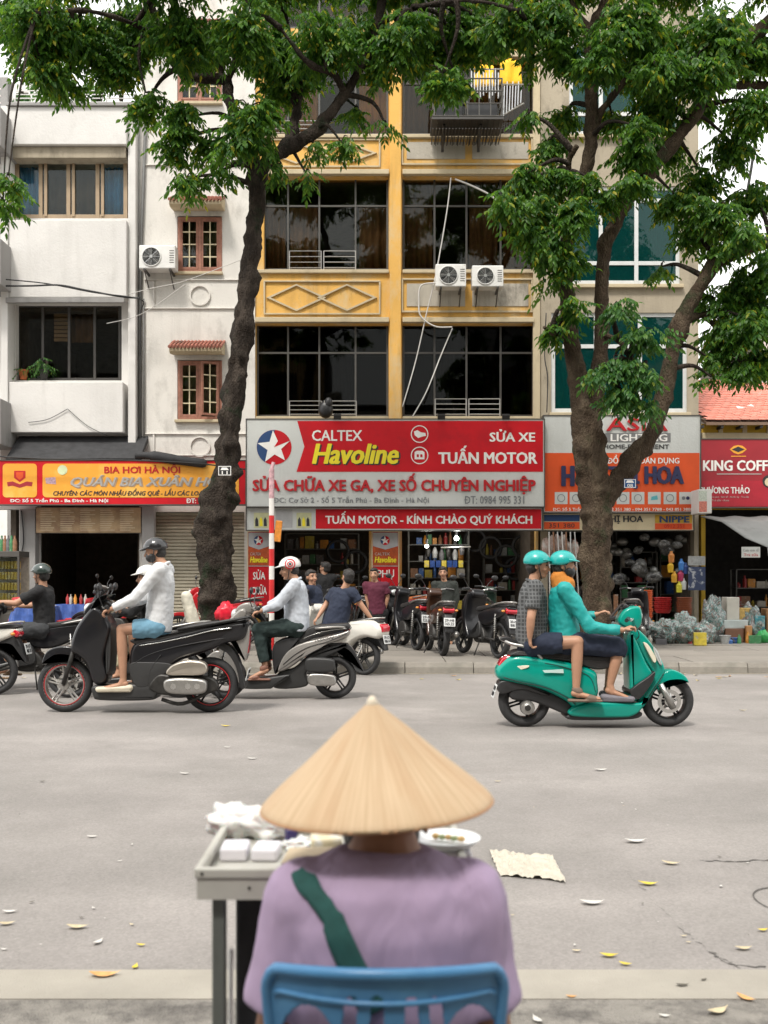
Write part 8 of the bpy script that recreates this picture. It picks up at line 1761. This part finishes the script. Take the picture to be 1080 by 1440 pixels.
WB = pm('white_carton', (.55, .53, .47), .7, var=.1); BB = pm('brown_carton', (.20, .10, .06), .7, var=.2)
for k, (px0, px1, py0, py1, dy, m, lb) in enumerate(((1020, 1046, 884, 905, 0, BB, 'dark red-brown carton at the base of the pavement pile'), (1018, 1052, 872, 884, .05, pm('pale_blue_lid', (.5, .56, .55), .5), 'pale blue lidded box on the dark carton'), (1022, 1040, 840, 872, .15, WB, 'tall white carton standing on the pile'), (1040, 1062, 855, 872, .2, pm('yellow_noodle', (.5, .33, .1), .6, var=.4, scale=20), 'yellow patterned pack lying on the pile'), (1062, 1076, 866, 905, .1, pm('blue_green_print', (.06, .25, .3), .4, var=.5, scale=14, col2=(.5, .5, .45), patch=9), 'blue-green printed sack standing at right'), (1050, 1058, 880, 905, -.05, pm('orange_paper', (.5, .25, .1), .5), 'narrow orange paper roll beside the green sack'), (1078, 1100, 856, 905, .2, pm('brown_ply', (.26, .14, .06), .6, var=.3), 'brown board leaning at the right edge'))):
    Yq = 19.0+dy; mb = MB(); mb.box(X(px0, Yq), X(px1, Yq), Yq, Yq+.3, max(GZ+.002, Z(py1, Yq)), Z(py0, Yq)); put('carton', lb, 'box', mb, m, bevel=.012)
mb = MB(); p = PT(1073, 896, 18.9); crumple(mb, (p.x, 18.9, GZ+.12), (.13, .1, .12), 9, .3, 16, 10, fl=GZ+.002); put('green_bag', 'small bright green plastic bag at the right end of the pavement goods', 'bag', mb, pm('green_bag_plastic', (.03, .33, .08), .35), smooth=True)
mb = MB(); mb.tube([PT(866, 836, 21.2), PT(866, 868, 21.2)], .05, 10); put('roll', 'brown roll of matting leaning against the big trunk', 'roll', mb, CM[8])
shelf('dim rack inside the coffee house behind the awning', X(1035, 25), X(1110, 25), 25.0, GZ, 1.6, 3, kinds='bo', glab='the coffee house rack')
# restaurant: chairs, tables, cabinet
def pchair(lb, x, y, rz, mat):
    t = thing('plastic_chair', lb, 'chair', (x, y, GZ), rz, 'red plastic chairs at the beer restaurant')
    mb = MB(); pill([(-.2, -.2), (.2, -.2), (.2, .2), (-.2, .2)], .015, .01, mb=mb, sub=3); mb.v = [(v[0], v[2], .43+v[1]) for v in mb.v]; mb.build('seat', mat, t, angle=50)
    mb = MB(); vs_ = [];
    for j in range(5):
        for i in range(9): u = i/8*2-1; vs_.append((-.2-.06*(1-u*u)-j*.012, u*.2, .45+j*.1-.02*u*u*(j == 4)))
    mb.add(vs_, [(j*9+i, j*9+i+1, (j+1)*9+i+1, (j+1)*9+i) for j in range(4) for i in range(8)]); o = mb.build('backrest', mat, t, smooth=True, fix=False); q = o.modifiers.new('s', 'SOLIDIFY'); q.thickness = .012
    for sx_ in (-1, 1):
        for sy in (-1, 1): mb = MB(); mb.tube([(sx_*.17, sy*.17, .43), (sx_*.21, sy*.21, 0)], [.025, .018], 7); mb.build('leg', mat, t)
RC = pm('red_chair_plastic', (.45, .015, .02), .4, var=.08)
for k, (px, py, rz, lb) in enumerate(((88, 905, .4, 'red plastic chair behind the black shirted rider, right of the blue table'), (24, 903, 2.4, 'red plastic chair left of the blue table'), (112, 901, 2.9, 'red plastic chair beside the seated man'), (38, 897, 1.5, 'red plastic chair behind the blue table'), (160, 899, 3.4, 'red plastic chair behind the seated man'))):
    x_, y_ = at(px, py); pchair(lb, x_, y_, rz, RC)
def ptable(lb, px, py):
    x_, y_ = at(px, py); t = athing('table', lb, 'table', (x_, y_, GZ)); mb = MB(); mb.box(x_-.35, x_+.35, y_-.3, y_+.3, .70+GZ-.05, .70+GZ); mb.build('tabletop', CM[7], t)
    mb = MB()
    for a in (-.3, .3):
        for b_ in (-.25, .25): mb.tube([(x_+a, y_+b_, GZ), (x_+a, y_+b_, .65+GZ)], .016, 6)
    mb.each('leg', M['alu'], t)
    n = 60; vs_ = []
    for j, (g_, dz) in enumerate(((0, .0), (.0, -.004), (.02, -.14), (.04, -.30))):
        for i in range(n):
            a = 2*math.pi*i/n; cx_ = max(-1, min(1, 1.3*math.cos(a)))*(.36+g_+(.02*math.sin(i*1.3)*(j > 1))); cy_ = max(-1, min(1, 1.3*math.sin(a)))*(.31+g_+(.02*math.sin(i*1.3)*(j > 1))); vs_.append((x_+cx_, y_+cy_, GZ+.706+dz))
    mb = MB(); mb.add(vs_, [(j*n+i, j*n+(i+1) % n, (j+1)*n+(i+1) % n, (j+1)*n+i) for j in range(3) for i in range(n)]+[tuple(range(n))]); tag(mb.build('tablecloth', pm('blue_tablecloth', (.035, .085, .30), .5, var=.25, scale=12), None, smooth=False, fix=False), lb.replace('table', 'tablecloth', 1)+' draped over it', 'tablecloth')
    for i in range(5):
        mb = MB(); mb.lathe([(.03, 0), (.035, .12), (.012, .17), (.012, .2)], 10, (x_-.2+.1*i, y_+rs.uniform(-.1, .1), GZ+.708)); put('sauce_bottle', 'small sauce bottle standing on the blue restaurant table', 'bottle', mb, [CM[0], CM[3], CM[1]][i % 3], 'bottles on the restaurant tables', angle=40)
ptable('blue plastic covered table left of the black shirted rider', 50, 906); ptable('blue covered table beside the seated grey haired man', 108, 899)
cab = athing('glass_cabinet', 'glass fronted food cabinet with packets coloured for its yellow light at the far left', 'cabinet', (X(8, 21), 21, GZ))
x0, x1, y0, y1 = X(-60, 20.8), X(27, 20.8), 20.8, 21.4
mb = MB(); mb.box(x0, x1, y0, y1, GZ, Z(862, 20.8)); mb.box(x0, x1, y0, y1, Z(783, 20.8), Z(775, 20.8)); mb.each('case', M['alu'], cab, bevel=.006)
mb = MB()
for x_ in (x0, (x0+x1)/2, x1-.04): mb.box(x_, x_+.04, y0, y0+.04, Z(862, 20.8)+.001, Z(783, 20.8)-.001)
mb.each('post', M['alu'], cab)
mb = MB(); mb.box(x0+.05, x1-.05, y0+.015, y0+.02, Z(862, 20.8)+.002, Z(783, 20.8)-.002); mb.build('glass', M['gclear'], cab)
mb = MB(); mb.box(x0, x1, y1-.03, y1, Z(862, 20.8)+.001, Z(783, 20.8)-.001); mb.build('back_panel', CM[3], cab)
YP = pm('painted_glow', (.62, .42, .08), .4, var=.2, scale=20, col2=(.6, .55, .4), patch=10)  # this yellow stands in for the warm light inside the cabinet
for r_ in range(5):
    for i in range(8):
        mb = MB(); x_ = X(-10+i*4.4, 21); z_ = Z(860-r_*15, 21); mb.box(x_, x_+.055, 20.95, 21.2, z_, z_+.16); put('painted_glow_packet', 'packet in the glass cabinet, coloured yellow for its warm light', 'packet', mb, YP, 'packets in the glass cabinet', bevel=.008, seg=1)
for i in range(7): mb = MB(); mb.lathe([(.05, 0), (.05, .2), (.02, .28), (.02, .33)], 10, (X(-8+i*4.6, 21), 21.05, Z(775, 21))); put('jar', 'dark jar standing in the row on top of the glass cabinet', 'jar', mb, [CM[8], CM[6], CM[4]][i % 3], 'jars on the glass cabinet', angle=40)
for k, px in enumerate((198, 205)): pass
mb = MB(); mb.box(X(28, 22.35), X(50, 22.35), 22.33, 22.58, GZ, Z(716, 22.35)); put('pillar', 'plain white pillar between the glass cabinet and the dark restaurant door', 'pillar', mb, M['grey'], bevel=.01)
cable('cable', 'black cable running down the white pillar beside the cabinet', [PT(30, 718, 22.3), PT(33, 760, 22.3), PT(27, 800, 22.3), PT(30, 850, 22.3)], .015, M['wire'])
mb = MB(); mb.box(X(201, 22.4), X(218, 22.4), 22.3, 22.5, GZ, Z(712, 22.4)); put('pillar', 'pale pillar between the restaurant door and the roller shutter', 'pillar', mb, M['grey'], bevel=.01)
# power cables over the street side of signs
cable('cable', 'black cable sagging along the facades just above the yellow sign', [PT(-30, 640, 21.5), PT(60, 645, 21.5), PT(200, 648, 21.5), PT(280, 652, 21.5), PT(345, 660, 21.5)], .016, M['wire'])
# ================================================================ unseen houses and trees added behind the camera to darken reflections and block sky
nbm = [wall_mat('near_house_cream', (.38, .35, .29), (.1, .09, .07), .7), wall_mat('near_house_grey', (.25, .25, .24), (.08, .08, .07), .7), wall_mat('near_house_ochre', (.42, .28, .12), (.1, .08, .05), .7)]
for k in range(7):
    xa = -27+k*8; b_ = building('sky_blocker_house', 'unseen house added behind the camera to block sky light, number %s from left' % ['one', 'two', 'three', 'four', 'five', 'six', 'seven'][k], xa, xa+7.9, -8)
    hh = 11+3*((k*5) % 3); ops_ = [(xa+.8+c_*3.3, xa+3.2+c_*3.3, 3.6+r_*3.2, 5.6+r_*3.2) for c_ in range(2) for r_ in range(3)]+[(xa+.5, xa+7.2, 0, 2.9)]
    mw = wallmesh(xa, xa+7.9, 0, hh, 0, .3, ops_); mw.v = [(v[0], -6-v[1], v[2]) for v in mw.v]; mw.build('wall', nbm[k % 3], b_)
    mb = MB(); mb.box(xa, xa+7.9, -14, -9.5, 0, hh-.05); mb.build('rear_block', M['dark'], b_)
for k, (px_, yy_) in enumerate(((-9.5, .0), (9.6, -.4))):
    t = athing('street_tree', 'unseen tree added behind the camera to block sky light, '+['left of the vendor', 'right of the vendor'][k], 'tree', (px_, yy_, 0))
    mb = MB(); mb.tube(spl3([(px_, yy_-2.2, 0), (px_+.1, yy_-2.2, 3), (px_, yy_-2.3, 6), (px_, yy_-2.3, 9)], 5), [.3-.012*i for i in range(16)], 12); mb.build('trunk', BARK1, t, smooth=True)
    V_, F_l = [], []; rr_ = np.random.RandomState(k+40)
    for q in range(3200):
        u = rr_.normal(size=3); u /= np.linalg.norm(u); c = np.array([px_, yy_-2.6, 8.6])+u*rr_.uniform(.5, 1)**.6*np.array([4.2, 3.0, 2.4]); a = rr_.normal(size=3)*.17; b2 = rr_.normal(size=3)*.17; n_ = len(V_); V_ += [c-a, c+b2, c+a, c-b2]; F_l.append((n_, n_+1, n_+2, n_+3))
    me = bpy.data.meshes.new('crown'); me.from_pydata(np.array(V_).tolist(), [], F_l); me.materials.append(LEAF); o = link('crown', me, LEAF, t); o['kind'] = 'stuff'
